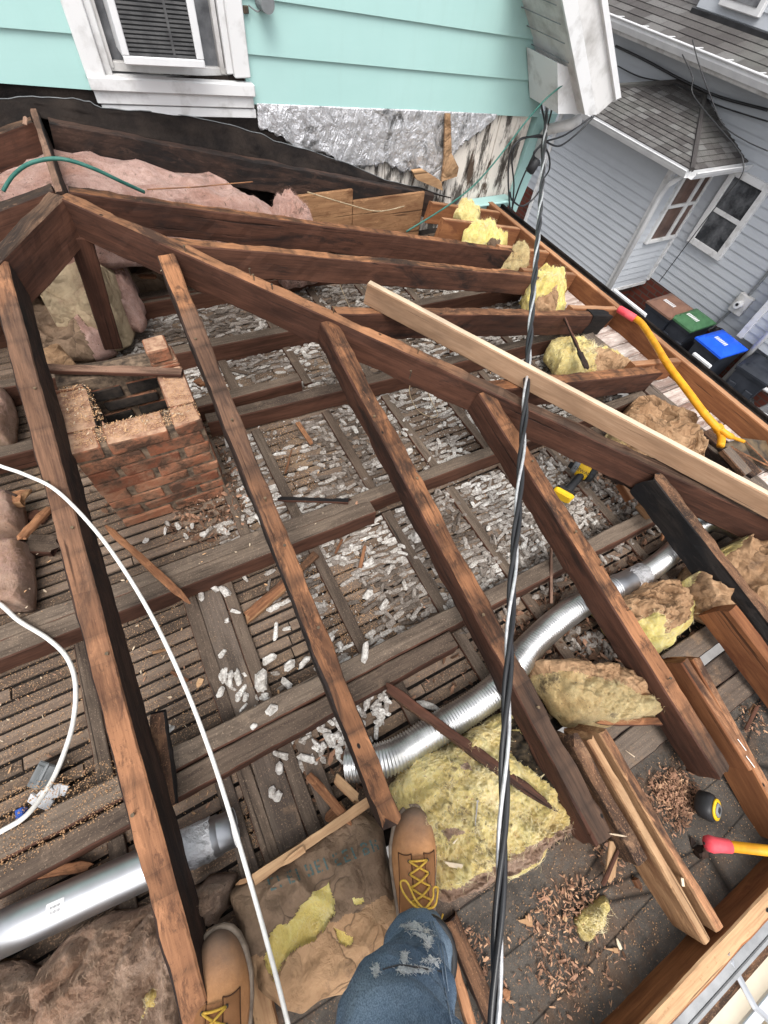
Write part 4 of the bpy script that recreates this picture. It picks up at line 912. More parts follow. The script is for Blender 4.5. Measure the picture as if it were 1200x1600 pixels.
for sx in (-1, 1):
    m = MB(); m.tube(spline([ct(sx*.25, -.22, .40), ct(sx*.29, -.25, .62), ct(sx*.30, -.05, .66), ct(sx*.28, .22, .66), ct(sx*.22, .3, .62)], 6), 0.028, 8); m.build('armrest', M_WPL, ch, True)
    for sy in (-1, 1): m = MB(); m.tube([ct(sx*.22, sy*.22, .41), ct(sx*.27, sy*.28, 0)], [0.028, 0.02], 8); m.build('leg', M_WPL, ch, True)
pts = [ct(x, y_, 0.55) for x, y_ in ((-.17, -.1), (0, -.17), (.16, -.1), (.17, .1), (0, .17), (-.16, .1))]
blob('bag', 'small black bag lying on the white plastic chair', None, -4.35+0.41, 0.2, [M_BLK], pts=pts, amp=0.02, freq=10, res=50, cat='bag')
#@@ROOF
# ================================================================== ROOF FRAME
RG = 'old roof rafters left standing'
JG = 'side jack rafters running down to the right eave'
CG = 'grey topped ceiling joists across the attic floor'
def rpt(x, y): return Vector((x, y, zfront(y)))
def spt(x, y): return Vector((x, y, zside(x)))
def fr_(px, py):
    r = ray(px, py); t = (ZP-S*YP)/(r.z-S*r.y); return r*t
def sr_(px, py):
    r = ray(px, py); t = (ZP+S*XP)/(r.z+S*r.x); return r*t
def onfront(a, b, ext0=0, ext1=0, dz=0):
    p = fr_(*a); q = fr_(*b); d = (q-p).normalized(); return p-d*ext0+Vector((0, 0, dz)), q+d*ext1+Vector((0, 0, dz))
def onside(a, b, ext0=0, ext1=0, dz=0):
    p = sr_(*a); q = sr_(*b); d = (q-p).normalized(); return p-d*ext0+Vector((0, 0, dz)), q+d*ext1+Vector((0, 0, dz))
RW = 0.060; RH = 0.105
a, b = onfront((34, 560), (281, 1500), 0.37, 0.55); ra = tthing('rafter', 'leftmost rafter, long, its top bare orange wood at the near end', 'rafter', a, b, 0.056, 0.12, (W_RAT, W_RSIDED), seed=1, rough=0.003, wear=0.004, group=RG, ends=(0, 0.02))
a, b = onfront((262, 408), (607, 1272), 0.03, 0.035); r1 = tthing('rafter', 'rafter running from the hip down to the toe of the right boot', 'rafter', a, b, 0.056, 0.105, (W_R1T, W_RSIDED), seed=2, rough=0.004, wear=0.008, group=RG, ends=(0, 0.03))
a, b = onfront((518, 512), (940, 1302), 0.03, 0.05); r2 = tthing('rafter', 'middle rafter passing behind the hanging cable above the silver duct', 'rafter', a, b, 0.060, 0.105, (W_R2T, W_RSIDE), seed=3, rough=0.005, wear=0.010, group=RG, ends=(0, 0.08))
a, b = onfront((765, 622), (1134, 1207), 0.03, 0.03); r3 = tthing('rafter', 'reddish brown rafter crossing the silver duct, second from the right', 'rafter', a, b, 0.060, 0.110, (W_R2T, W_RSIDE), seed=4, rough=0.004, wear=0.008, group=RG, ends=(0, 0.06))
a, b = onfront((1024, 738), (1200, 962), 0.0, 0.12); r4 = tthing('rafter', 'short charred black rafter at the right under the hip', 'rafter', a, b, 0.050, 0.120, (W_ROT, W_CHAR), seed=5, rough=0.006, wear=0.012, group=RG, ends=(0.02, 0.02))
# hips
hp0 = Vector((XP, YP, ZP+0.004)); L = 2.5
tthing('hip_rafter', 'long right hip rafter running from the peak to the lower right corner', 'hip rafter', hp0+Vector((0.0, 0.0, 0.0)), Vector((XP+2.46, YP-2.56, ZP-S*2.5)), 0.050, 0.125, (W_HIPT, W_RSIDE), seed=6, rough=0.004, wear=0.008, warp=0.004)
tthing('hip_rafter', 'left hip rafter running from the peak out of the left edge', 'hip rafter', hp0+Vector((-0.02, 0.0, 0)), Vector((XP-1.9, YP-1.9, ZP-S*1.9)), 0.058, 0.15, (W_RTOPD, W_RSIDE), seed=7, rough=0.004, wear=0.005)
tthing('support_plank', 'dark plank fastened under the right end of the right hip rafter', 'plank', Vector((1.36, 0.47, -1.185)), Vector((2.25, -0.40, -1.38)), 0.045, 0.10, (W_ROT, W_RSIDED), seed=8, rough=0.008, ends=(0.08, 0.02))
tthing('ridge_board', 'thin ridge board running from the peak back to the wall', 'ridge board', (XP-0.01, YP+0.02, ZP+0.005), (XP-0.01, YW-0.06, ZP+0.01), 0.026, 0.14, (W_RTOPG, W_RSIDED), seed=9)
# side jacks
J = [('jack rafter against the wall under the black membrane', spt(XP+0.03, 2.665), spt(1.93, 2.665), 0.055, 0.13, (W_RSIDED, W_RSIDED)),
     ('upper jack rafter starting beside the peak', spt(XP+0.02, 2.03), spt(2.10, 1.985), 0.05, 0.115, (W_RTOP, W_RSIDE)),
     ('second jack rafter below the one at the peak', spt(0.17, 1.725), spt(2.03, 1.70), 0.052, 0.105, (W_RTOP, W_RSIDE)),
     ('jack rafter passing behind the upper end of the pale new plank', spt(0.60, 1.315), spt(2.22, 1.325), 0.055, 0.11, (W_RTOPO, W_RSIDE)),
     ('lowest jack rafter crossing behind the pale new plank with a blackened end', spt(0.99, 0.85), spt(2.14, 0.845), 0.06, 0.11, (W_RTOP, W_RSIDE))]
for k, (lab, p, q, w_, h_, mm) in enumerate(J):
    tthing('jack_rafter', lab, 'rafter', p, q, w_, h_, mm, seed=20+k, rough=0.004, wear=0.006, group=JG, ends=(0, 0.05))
tthing('jack_rafter', 'charred stub end joined to the jack rafter under the pale plank', 'rafter', spt(2.10, 1.326)+Vector((0, 0, 0.004)), spt(2.29, 1.328)+Vector((0, 0, 0.002)), 0.066, 0.118, (W_CHAR, W_CHAR), seed=31, group=JG, ends=(0.02, 0.06))
for lab, p, q in (('left jack rafter falling away to the left of the peak', Vector((XP-0.03, 2.05, ZP)), Vector((XP-1.9, 2.02, ZP-S*1.9))), ('left jack rafter against the wall at the top left corner', Vector((XP-0.03, 2.66, ZP-0.0)), Vector((XP-1.9, 2.66, ZP-S*1.9)))):
    tthing('jack_rafter', lab, 'rafter', p, q, 0.055, 0.13, (W_RTOPD, W_RSIDE), seed=33+len(lab), group='left jack rafters')
tthing('king_post', 'dark slanting post standing under the peak beside the pale kraft batt', 'post', Vector((XP+0.03, YP-0.02, ZP-0.12)), az(190, 538, -1.40), 0.05, 0.075, (W_RSIDE, W_RSIDE), seed=35, up=Vector((1, 0, 0)))
# nails on the hip
for k, (px, py) in enumerate([(291, 398), (392, 433), (397, 442), (426, 457), (522, 492), (652, 556), (640, 590), (760, 612)][:7]):
    p = fr_(px, py); m = MB(); m.tube([p+Vector((0, 0, -0.005)), p+Vector((rnd.uniform(-.004, .004), 0, 0.028))], 0.0018, 6); m.tube([p+Vector((0, 0, 0.028)), p+Vector((0, 0, 0.030))], 0.004, 8)
    m.build('nail', M_RUST, None, label=['nail sticking up from the hip nearest the peak', 'tall nail on the hip above the second jack', 'nail close below the tall nail on the hip', 'nail on the hip left of the middle rafter joint', 'nail at the joint of the hip and middle rafter', 'nail on the hip between middle and third rafters', 'bent nail on the hip side near the third rafter'][k], cat='nail', group='nails in the hip rafter')
for ri, (rf, ka, kb_) in enumerate(((ra, 0.4, 1.7), (r1, 0.3, 1.6), (r2, 0.3, 1.5), (r3, 0.3, 1.2))):
    bpy.context.view_layer.update(); r = random.Random(ri+40)
    for k in range(5):
        x = ka+(kb_-ka)*(k+r.random()*.7)/5; p = rf.matrix_world @ Vector((x, r.uniform(-.018, .018), 0)); h_ = r.uniform(.004, .02)
        m = MB(); m.tube([p+Vector((0, 0, -.004)), p+Vector((r.uniform(-.004, .004), r.uniform(-.004, .004), h_))], 0.0017, 6); m.tube([p+Vector((0, 0, h_)), p+Vector((0, 0, h_+.0015))], 0.0042, 8); m.build('nail', M_RUST, rf)
# new pale board
p = sr_(573, 457)+Vector((0, 0, 0.045)); q = fr_(1215, 800)+Vector((0, 0, 0.02)); 
def on_side_h(px, py, h):
    r = ray(px, py); t = (ZP+S*XP+h)/(r.z+S*r.x); return r*t
p = on_side_h(577, 440, 0.09); q = on_side_h(1200, 770, 0.09); q = q+(q-p).normalized()*0.25
tthing('plank', 'long pale new pine plank lying on edge across the jack rafters', 'plank', p, q, 0.030, 0.085, (W_NEWT, W_NEWP), seed=40, rough=0.0005)
# tails of new lumber at the right eave
TG = 'new orange rafter tails at the right eave'
for k, (lab, p, q) in enumerate([('short new rafter tail nearest the mint wall', spt(1.80, 2.52), spt(2.418, 2.56)), ('second new rafter tail from the mint wall with yellow fluff on it', spt(1.74, 2.29), spt(2.418, 2.33)),
     ('new rafter tail beside the third yellow clump from the wall', spt(1.98, 2.02), spt(2.418, 2.02)), ('new rafter tail above the large yellow clump', spt(1.95, 1.755), spt(2.418, 1.755)),
     ('new rafter tail meeting the fascia by the red shovel grip', spt(2.0, 1.382), spt(2.418, 1.382)), ('new rafter tail under the yellow shovel handle', spt(1.98, 0.902), spt(2.418, 0.902))]):
    tthing('rafter_tail', lab, 'rafter tail', p, q, 0.040, 0.115, (W_ORNT, W_ORNG), seed=50+k, rough=0.0008, group=TG)
# right fascia
fs = tthing('fascia_board', 'orange fascia board along the right eave', 'fascia', (2.44, 2.70, -1.362), (2.44, -0.80, -1.362), 0.040, 0.165, (W_ORNT, W_ORNG), seed=60, rough=0.001)
m = MB(); m.bbox((2.463, -0.9, -1.47), (2.56, 2.85, -1.405), 0.01); m.bbox((2.55, -0.9, -1.46), (2.565, 2.85, -1.385), 0.004); m.build('gutter', M_MEMB, label='black gutter and membrane strip outside the right fascia', cat='gutter')
for lab, y0, y1 in (('upper bit of white metal edge outside the right fascia', 1.55, 1.28), ('lower bit of white metal edge outside the right fascia', 0.92, 0.80)):
    m = MB(); m.bbox((2.566, y1, -1.40), (2.585, y0, -1.375), 0.003); m.build('drip_edge', M_WHTC, label=lab, cat='drip edge', group='white drip edge pieces')
# mint porch cornice box at wall foot right
m = MB(); m.bbox((2.30, 2.70, -1.52), (2.62, 2.78, -1.38), 0.006); m.bbox((2.28, 2.68, -1.38), (2.64, 2.785, -1.365), 0.004); m.build('cornice_block', M_MINT, label='small mint cornice block at the right foot of the wall', cat='cornice')
# plate along the right wall, white boards beyond
tthing('wall_plate', 'dark grey wall plate running along the right side of the attic', 'wall plate', (2.125, 2.6, -1.405), (2.15, -0.30, -1.405), 0.085, 0.075, (W_GREY, W_RSIDED), seed=61, rough=0.004)
wb = empty('soffit_boards', (2.3, 1, -1.5), 'whitewashed soffit boards between the wall plate and the right fascia', 'soffit')
y_ = 2.6
while y_ > -0.7:
    wd = rnd.choice([0.105, 0.095, 0.1, 0.03]); m = MB(); m.bbox((2.165, y_-wd, -1.482+rnd.uniform(-.002, .004)), (2.418, y_-0.004, -1.468+rnd.uniform(-.002, .004)), 0.002)
    m.build('board', W_WHITE, wb); y_ -= wd
# front fascia and edge
tthing('fascia_board', 'orange fascia board along the front eave at the lower right corner', 'fascia', (-2.3, -0.768, -1.405), (2.42, -0.768, -1.405), 0.040, 0.13, (W_TANT, W_ORNG), seed=62, rough=0.0025, wear=0.002)
m = MB(); m.bbox((-2.3, -0.812, -1.43), (2.6, -0.790, -1.415), 0.002); m.bbox((-2.3, -0.822, -1.47), (2.6, -0.812, -1.412), 0.002); m.build('drip_edge', M_DULL, label='grey metal drip edge along the front fascia', cat='drip edge')
m = MB(); m.bbox((-2.3, -0.865, -1.478), (2.6, -0.823, -1.462), 0.002); m.build('trim_board', W_ROT, label='weathered brown trim strip outside the front drip edge', cat='trim')
m = MB(); m.add([(-2.3, -0.866, -1.47), (2.6, -0.866, -1.47), (2.6, -0.875, -1.55), (-2.3, -0.875, -1.55), (2.6, -0.98, -1.56), (-2.3, -0.98, -1.56), (2.6, -1.0, -1.47), (-2.3, -1.0, -1.47)], [(0, 1, 2, 3), (3, 2, 4, 5), (5, 4, 6, 7)])
o = m.build('gutter', M_CREAM, label='cream painted gutter below the front eave', cat='gutter')
m = MB(); a = az(1140, 1500, -1.42); b = az(1178, 1572, -1.44)
m.tube([a+Vector((-0.0, 0.02, 0.01)), a, b, b+Vector((0.02, -0.05, -0.005))], 0.008, 6); m.bbox((b.x-0.06, b.y-0.03, -1.452), (b.x+0.3, b.y-0.005, -1.44), 0.002)
m.build('gutter_bracket', M_GALV, label='bare metal gutter bracket crossing the cream gutter', cat='bracket')
# sistered tails at the front eave
SG = 'sistered rafter tails at the front eave'
for k, (lab, a, b, w_, h_, mm, en, dz_) in enumerate([
    ('splintered rotten board beside the end of the middle rafter', (895, 1145), (1018, 1368), 0.036, 0.09, (W_ROT, W_ROT), (0.03, 0.12), -0.004),
    ('yellowish sister board in the middle of the tail pair', (915, 1142), (1105, 1472), 0.026, 0.125, (W_TANT, W_TAN), (0.03, 0.0), 0.004),
    ('orange sister board right of the yellowish one', (940, 1140), (1125, 1452), 0.028, 0.12, (W_RTOPO, W_TAN), (0.01, 0.0), 0.002)]):
    p, q = onfront(a, b, 0, 0.0, dz_); tthing('rafter_tail', lab, 'rafter tail', p, q, w_, h_, mm, seed=70+k, rough=0.002, wear=0.003, ends=en, group=SG)
for k, (lab, a, b, w_, e1) in enumerate([('short sister board with bright metal staples beside the reddish rafter', (1068, 1030), (1176, 1200), 0.034, 0.0), ('long sister board beside the stapled one', (1086, 1026), (1215, 1262), 0.030, 0.1), ('new orange board beside the charred rafter', (1143, 948), (1210, 1035), 0.046, 0.35)]):
    p, q = onfront(a, b, 0, e1, 0.003); tthing('rafter_tail', lab, 'rafter tail', p, q, w_, 0.12, (W_RTOPO if k < 2 else W_ORNG, W_ORNG), seed=80+k, rough=0.0015, ends=(0.01, 0.0), group=SG)
p = fr_(1148, 1155)
m = MB()
for a in ((1163, 1181), (1150, 1155)): q = fr_(*a)+Vector((0, 0, 0.006)); m.tube([q, q+Vector((0.004, -0.035, -0.008))], 0.0015, 5)
m.build('staple', M_STEEL, label='bright staples in the short sister board', cat='staple')
m = MB(); m.bbox((-2.2, 2.5, -1.5), (0.9, 2.64, -1.36), 0.004); m.build('batt_support_board', M_KRFD, label='dark board supporting the long pink batt from below', cat='insulation')  # plain dark board that carries the pink batt
# ceiling joists
def joist(lab, x0, x1, y_, w_=0.062, h_=0.088, z=-1.402, mats=(W_JTOP, W_JSIDE), seed=0, skew=0.0, e=(0, 0)):
    return tthing('ceiling_joist', lab, 'joist', (x0, y_, z), (x1, y_+skew, z), w_, h_, mats, seed=seed, rough=0.003, wear=0.003, group=CG, ends=e)
joist('long joist passing in front of the chimney foot', -2.2, 2.08, 0.825, 0.056, 0.088, -1.404, seed=90, skew=-0.02)
joist('shorter joist doubled against the front of the long one below the chimney, cut end mid-floor', -2.2, 0.51, 0.762, 0.060, 0.088, -1.400, seed=91)
joist('long joist of the near doubled pair, behind its shorter partner', -2.2, 2.08, 0.262, 0.062, 0.086, -1.402, seed=92, skew=-0.01)
joist('shorter near joist closest to the boots with sawdust at its left end', -2.2, 0.52, 0.195, 0.060, 0.083, -1.406, (W_JDUST, W_JSIDE) if False else (W_JTOP, W_JSIDE), seed=93) if False else joist('shorter near joist closest to the boots, cut end mid-floor', -2.2, 0.52, 0.192, 0.060, 0.083, -1.406, seed=93)
joist('joist crossing under the middle rafter behind the chimney opening', 0.07, 2.08, 1.44, 0.060, 0.09, -1.402, seed=94, skew=-0.10)
joist('joist stub ending right of the chimney', -2.2, 0.525, 1.575, 0.058, 0.085, -1.404, seed=95, skew=-0.035)
joist('joist behind the chimney at the foot of the king post', -2.2, 2.08, 2.0, 0.060, 0.10, -1.40, seed=96, skew=-0.17)
joist('far joist below the upper jack rafter', -2.2, 2.08, 2.43, 0.062, 0.095, -1.40, seed=97, skew=-0.10)
joist('double laid against the far joist', -2.2, 0.9, 2.36, 0.045, 0.09, -1.41, seed=98, skew=-0.02)
# sawdust patch boards at lower left
# furring strips
FG = 'flat furring strips nailed over the laths'
segs = [(-0.86, 'far left', [(0.30, 2.6)]), (-0.548, 'left of the chimney', [(0.29, 0.73)]), (-0.548, 'left near the junction box', [(-0.12, 0.16)]), (-0.21, 'left edge of the wide board', [(-0.14, 0.16), (0.29, 0.73)]), (-0.085, 'right edge of the wide board', [(-0.14, 0.16), (0.29, 0.73)]),
        (0.045, 'right of the chimney foot', [(0.86, 1.40)]), (0.248, 'first column', [(0.29, 0.73), (0.86, 1.38), (1.62, 1.92)]), (0.30, 'under the boot rafter', [(-0.1, 0.16)]), (0.577, 'second column', [(-0.1, 0.22), (0.29, 0.76), (0.86, 1.37), (1.57, 1.86), (1.95, 2.3)]), (0.885, 'third column', [(-0.1, 0.22), (0.29, 0.76), (0.86, 1.36), (1.45, 1.84), (1.93, 2.3)]),
        (1.175, 'fourth column', [(-0.1, 0.22), (0.29, 0.77), (0.86, 1.34), (1.43, 1.82), (1.91, 2.3)]), (1.45, 'fifth column', [(-0.1, 0.22), (0.29, 0.77), (0.86, 1.33), (1.42, 1.81), (1.90, 2.3)]), (1.755, 'sixth column', [(-0.1, 0.22), (0.29, 0.77), (0.86, 1.32), (1.41, 1.80)])]
rowname = lambda a, b: 'in the cell nearest the boots' if b < 0.25 else 'between the two doubled joist pairs' if b < 0.8 else 'in the cell beside the chimney' if b < 1.45 else 'in the cell behind the chimney' if b < 1.95 else 'in the farthest cell'
k = 0
for x, nm, ss in segs:
    for (a, b) in ss:
        k += 1; tthing('furring_strip', 'grey furring strip, %s, %s' % (nm, rowname(a, b)), 'strip', (x+rnd.uniform(-.004, .004), b, ZL+0.016), (x+rnd.uniform(-.004, .004), a, ZL+0.016), 0.042, 0.014, (W_JTOP, W_JSIDE), seed=100+k, rough=0.002, group=FG)
for lab, y0, y1 in (('wide flat grey board between two strips in front of the chimney', 0.73, 0.285), ('wide dusty board between two strips below the near joist pair', 0.165, -0.16)):
    tthing('floor_board', lab, 'board', (-0.147, y0, ZL+0.012), (-0.150, y1, ZL+0.012), 0.078, 0.012, (W_GREY, W_GREY), seed=130+int(y0*10), rough=0.001, group='wide flat boards')
tthing('floor_board', 'left strip of the board group beside the silver pipe end', 'board', (-0.27, 0.16, ZL+0.015), (-0.265, -0.16, ZL+0.015), 0.045, 0.015, (W_GREY, W_GREY), seed=141, group='wide flat boards')
tthing('floor_board', 'right strip of the board group by the kraft batt', 'board', (-0.03, 0.16, ZL+0.015), (-0.03, -0.16, ZL+0.015), 0.05, 0.015, (W_GREY, W_GREY), seed=142, group='wide flat boards')
# porch planks along the front wall
PG = 'grey planks along the front plate'
for k, (lab, x0, x1, yy, w_, z) in enumerate([('grey plank with broken edge by the gap behind the sister boards', 1.16, 2.1, -0.215, 0.07, -1.462), ('wide grey plank next to the dark gap at the right', 1.16, 2.40, -0.318, 0.07, -1.475), ('grey plank next to the tar paper at the right', 1.16, 2.40, -0.393, 0.074, -1.478),
      ('upper grey plank between the two groups of sister boards', 0.72, 1.02, -0.16, 0.06, -1.455), ('middle grey plank between the two groups of sister boards', 0.68, 1.06, -0.255, 0.085, -1.468), ('lower grey plank between the two groups of sister boards', 0.72, 1.06, -0.345, 0.085, -1.478),
      ('grey plank under the big yellow batt by the tar paper', -0.1, 0.62, -0.36, 0.08, -1.482)]):
    tthing('plank', lab, 'plank', (x0, yy, z), (x1, yy+rnd.uniform(-.004, .004), z), w_, 0.02, (W_GREY, W_RSIDED), seed=150+k, rough=0.003, ends=(0.02, 0.03), group=PG)
#@@CHIMNEY
# ================================================================== CHIMNEY
chim = empty('brick_chimney', (-0.15, 1.3, ZL), 'old red brick chimney stub cut down to attic height with an open flue', 'chimney')
cx0, cx1, cy0, cy1 = -0.345, 0.045, 1.11, 1.505; zt = -1.075; wt = 0.088
m = MB(); nc = 8; ch_ = (zt-ZL)/nc
def brick(m, x0, x1, y0, y1, z0, z1, t, top=False):
    b0 = len(m.V); m.bbox((x0, y0, z0), (x1, y1, z1), 0.0035, 0, t)
    for i in range(b0, len(m.V)):
        v = m.V[i]; v += Vector((nz(v, 22, 1), nz(v, 22, 2), nz(v, 22, 3)))*0.006 + Vector((nz(v, 70, 4), nz(v, 70, 5), nz(v, 70, 6)))*0.004
    if top: m.M[-1] = 1; 
for c in range(nc):
    z0 = ZL+c*ch_+0.004; z1 = ZL+(c+1)*ch_-0.006; off = (c % 2)*0.095; top = c == nc-1
    for (yy0, yy1) in ((cy0, cy0+wt), (cy1-wt, cy1)):
        x = cx0-off
        while x < cx1-0.01:
            xa_ = max(cx0, x); xb_ = min(cx1, x+0.185)
            if xb_-xa_ > 0.03 and not (top and yy0 > 1.2 and xa_ < -0.05 and rnd.random() < .5): brick(m, xa_+0.003, xb_-0.006+rnd.uniform(-.004, .003), yy0+rnd.uniform(-.002, .002), yy1, z0+rnd.uniform(-.003, .003), z1+rnd.uniform(-.003, .003), rnd.random(), top)
            x += 0.195
    for (xx0, xx1) in ((cx0, cx0+wt), (cx1-wt, cx1)):
        y_ = cy0+wt+0.004
        while y_ < cy1-wt-0.01:
            ye = min(cy1-wt-0.004, y_+0.19); brick(m, xx0+rnd.uniform(-.004, .004), xx1+rnd.uniform(-.004, .004), y_, ye-0.004, z0+rnd.uniform(-.003, .003), z1+rnd.uniform(-.003, .003), rnd.random(), top); y_ = ye+0.004
brick(m, -0.045, 0.03, 1.415, 1.495, zt+0.002, zt+0.05, 0.8, True)
for i, mm in enumerate(m.M):
    pass
# top faces of the uppermost bricks are dust covered
for i, f in enumerate(m.F):
    n_ = (m.V[f[1]]-m.V[f[0]]).cross(m.V[f[2]]-m.V[f[1]]); z_ = sum(m.V[j].z for j in f)/len(f)
    if len(f) == 8 and z_ > zt-0.02: m.M[i] = 1
    fc_ = sum((m.V[j] for j in f), Vector())/len(f)
    if cx0+wt-0.012 < fc_.x < cx1-wt+0.012 and cy0+wt-0.012 < fc_.y < cy1-wt+0.012 and z_ < zt-0.008: m.M[i] = 2  # inner faces: soot plus painted shade that makes the flue look deep
bo = m.build('brickwork', [M_BRICK, M_BRTOP, M_SOOT_SHADE], chim, tone=True)
m = MB(); i_ = 0.006
m.box((cx0+i_, cy0+i_, ZL-0.02), (cx1-i_, cy0+wt-i_+0.004, zt-0.012)); m.box((cx0+i_, cy1-wt+0.014, ZL-0.02), (cx1-i_, cy1-i_, zt-0.012))
m.box((cx0+i_, cy0+wt-i_+0.005, ZL-0.02), (cx0+wt-i_+0.004, cy1-wt+i_-0.005, zt-0.012)); m.box((cx1-wt+i_-0.004, cy0+wt-i_+0.005, ZL-0.02), (cx1-i_, cy1-wt+i_-0.005, zt-0.012))
m.build('mortar', M_MORT, chim)
m = MB(); m.box((cx0+wt-0.02, cy0+wt-0.02, ZL-0.01), (cx1-wt+0.02, cy1-wt+0.02, ZL+0.03)); m.build('flue_bottom', M_SOOT_SHADE, chim)
tthing('plank', 'thin weathered lath lying across the chimney top', 'plank', az(60, 573, -1.06), az(284, 580, -1.06), 0.036, 0.014, (W_RTOPG, W_RSIDE), seed=170, ends=(0.01, 0.0))
#@@INSUL
# ================================================================== INSULATION
IG = 'loose insulation batts'
bY1 = blob('insulation_batt', 'large yellow fibreglass batt with black mould beside the right boot', [(612, 1225), (640, 1180), (700, 1165), (745, 1135), (800, 1110), (840, 1130), (885, 1200), (915, 1262), (914, 1285), (840, 1345), (760, 1385), (700, 1418), (672, 1400), (640, 1330)], -1.488, 0.10, [M_YEL, M_MOLD, M_BRN, M_YELB], IG, edge=14, amp=0.020, freq=16, seed=3, fold=0.012, foldf=32, fdir=0.6,
     regions=[([(790, 1135), (822, 1150), (852, 1190), (872, 1218), (864, 1236), (846, 1218), (822, 1198), (798, 1176)], 1, -0.003), ([(800, 1120), (812, 1124), (815, 1140), (800, 1138)], 1, -0.002), ([(712, 1195), (735, 1190), (738, 1202), (716, 1205)], 2, -0.003), ([(690, 1300), (712, 1292), (730, 1300), (700, 1312)], 2, -0.003), ([(905, 1285), (918, 1290), (918, 1300), (700, 1440), (670, 1410), (690, 1400), (780, 1350), (850, 1310)], 2, 0)])
blob('insulation_batt', 'lens shaped batt with a kraft rim between middle and reddish rafters', [(828, 1030), (870, 1024), (950, 1035), (1010, 1060), (1066, 1090), (1064, 1118), (960, 1130), (890, 1128), (850, 1075)], -1.47, 0.13, [M_YELD, M_KRF], IG, edge=5, amp=0.014, freq=18, seed=5, fold=0.009, foldf=90, fdir=2.0,
     regions=[([(815, 1015), (880, 1015), (960, 1022), (1080, 1080), (1075, 1104), (1010, 1085), (940, 1060), (880, 1048), (828, 1045)], 1, 0)])
blob('insulation_batt', 'crumpled kraft and yellow batt behind the reddish rafter below the duct', [(930, 948), (970, 935), (1000, 905), (1050, 902), (1090, 935), (1085, 970), (1062, 1010), (1030, 1022), (990, 1012), (962, 982)], -1.47, 0.12, [M_YELB, M_KRF], IG, edge=3, amp=0.024, freq=15, seed=6, fold=0.03, foldf=45, fdir=0.4,
     regions=[([(975, 900), (1060, 880), (1095, 930), (1085, 965), (1050, 985), (1020, 960), (990, 972), (975, 940)], 1, 0)])
blob('insulation_batt', 'round folded kraft batt left of the charred rafter', [(1062, 905), (1088, 878), (1120, 900), (1150, 960), (1120, 968), (1090, 958)], -1.46, 0.12, [M_KRF, M_YEL], IG, edge=6, amp=0.022, freq=13, seed=7, kind='kraft', regions=[([(1050, 895), (1085, 870), (1092, 905), (1075, 925), (1055, 915)], 1, 0)])
blob('insulation_batt', 'kraft faced batt with a yellow edge right of the charred rafter', [(1112, 868), (1160, 830), (1240, 815), (1250, 960), (1170, 960), (1150, 930)], -1.46, 0.14, [M_KRF, M_YEL], IG, edge=8, amp=0.022, freq=10, seed=8, kind='kraft', regions=[([(1095, 870), (1150, 820), (1178, 822), (1145, 868), (1140, 890)], 1, 0)])
blob('insulation_batt', 'yellow batt with a stick across it above the pale plank', [(857, 545), (865, 525), (890, 528), (905, 548), (960, 560), (1000, 575), (985, 588), (900, 582), (870, 574)], -1.44, 0.13, [M_YEL, M_KRF], IG, edge=3, amp=0.016, freq=16, seed=9, regions=[([(925, 545), (1010, 560), (1010, 590), (960, 585), (940, 568)], 1, 0)])
blob('insulation_batt', 'stained kraft batt lying under the lower part of the pale plank', [(940, 690), (952, 665), (985, 628), (1012, 622), (1045, 640), (1080, 662), (1092, 700), (1096, 745), (1040, 750), (985, 725)], -1.46, 0.12, [M_KRF, M_YELD], IG, edge=7, amp=0.026, freq=11, seed=10, kind='kraft', regions=[([(940, 660), (965, 640), (990, 700), (1040, 735), (1000, 730)], 1, 0)])
blob('insulation_batt', 'largest yellow clump stuffed beside the right fascia', [(822, 438), (845, 425), (880, 428), (884, 448), (868, 470), (885, 485), (868, 492), (832, 488), (820, 465)], -1.42, 0.15, [M_YELB, M_KRF], IG, edge=3, amp=0.026, freq=18, seed=11, fold=0.03, foldf=55, fdir=0.8, regions=[([(835, 462), (868, 452), (888, 485), (850, 480)], 1, 0)])
blob('insulation_batt', 'rolled tan clump third from the mint wall at the right eave', [(785, 410), (795, 392), (815, 386), (828, 398), (826, 418), (806, 418)], -1.40, 0.13, [M_YELD, M_YEL], IG, edge=3, amp=0.02, freq=18, seed=12)
blob('insulation_batt', 'bright yellow clump second from the mint wall at the right eave', [(722, 360), (738, 348), (765, 346), (782, 366), (800, 378), (780, 384), (745, 378), (724, 374)], -1.36, 0.11, [M_YELB, M_KRFD], IG, edge=3, amp=0.02, freq=18, seed=13, regions=[([(760, 366), (785, 364), (790, 384), (765, 382)], 1, 0)])
blob('insulation_batt', 'small dull yellow clump nearest the mint wall at the right eave', [(706, 330), (716, 320), (738, 318), (752, 330), (745, 338), (720, 338)], -1.34, 0.09, [M_YEL, M_YELD], IG, edge=3, amp=0.014, freq=18, seed=14)
blob('insulation_tuft', 'small loose yellow tuft lying on the tar paper', [(900, 1440), (912, 1425), (948, 1402), (958, 1412), (945, 1440), (930, 1470), (918, 1478), (906, 1460)], -1.497, 0.035, [M_YEL], None, edge=2.5, amp=0.012, freq=30, seed=15)
blob('insulation_batt', 'flat clean yellow batt at the very bottom left edge of the photo', [(130, 1612), (180, 1570), (258, 1535), (268, 1560), (278, 1650), (130, 1650)], -1.47, 0.08, [M_YELB], IG, edge=10, amp=0.006, freq=14, seed=16)
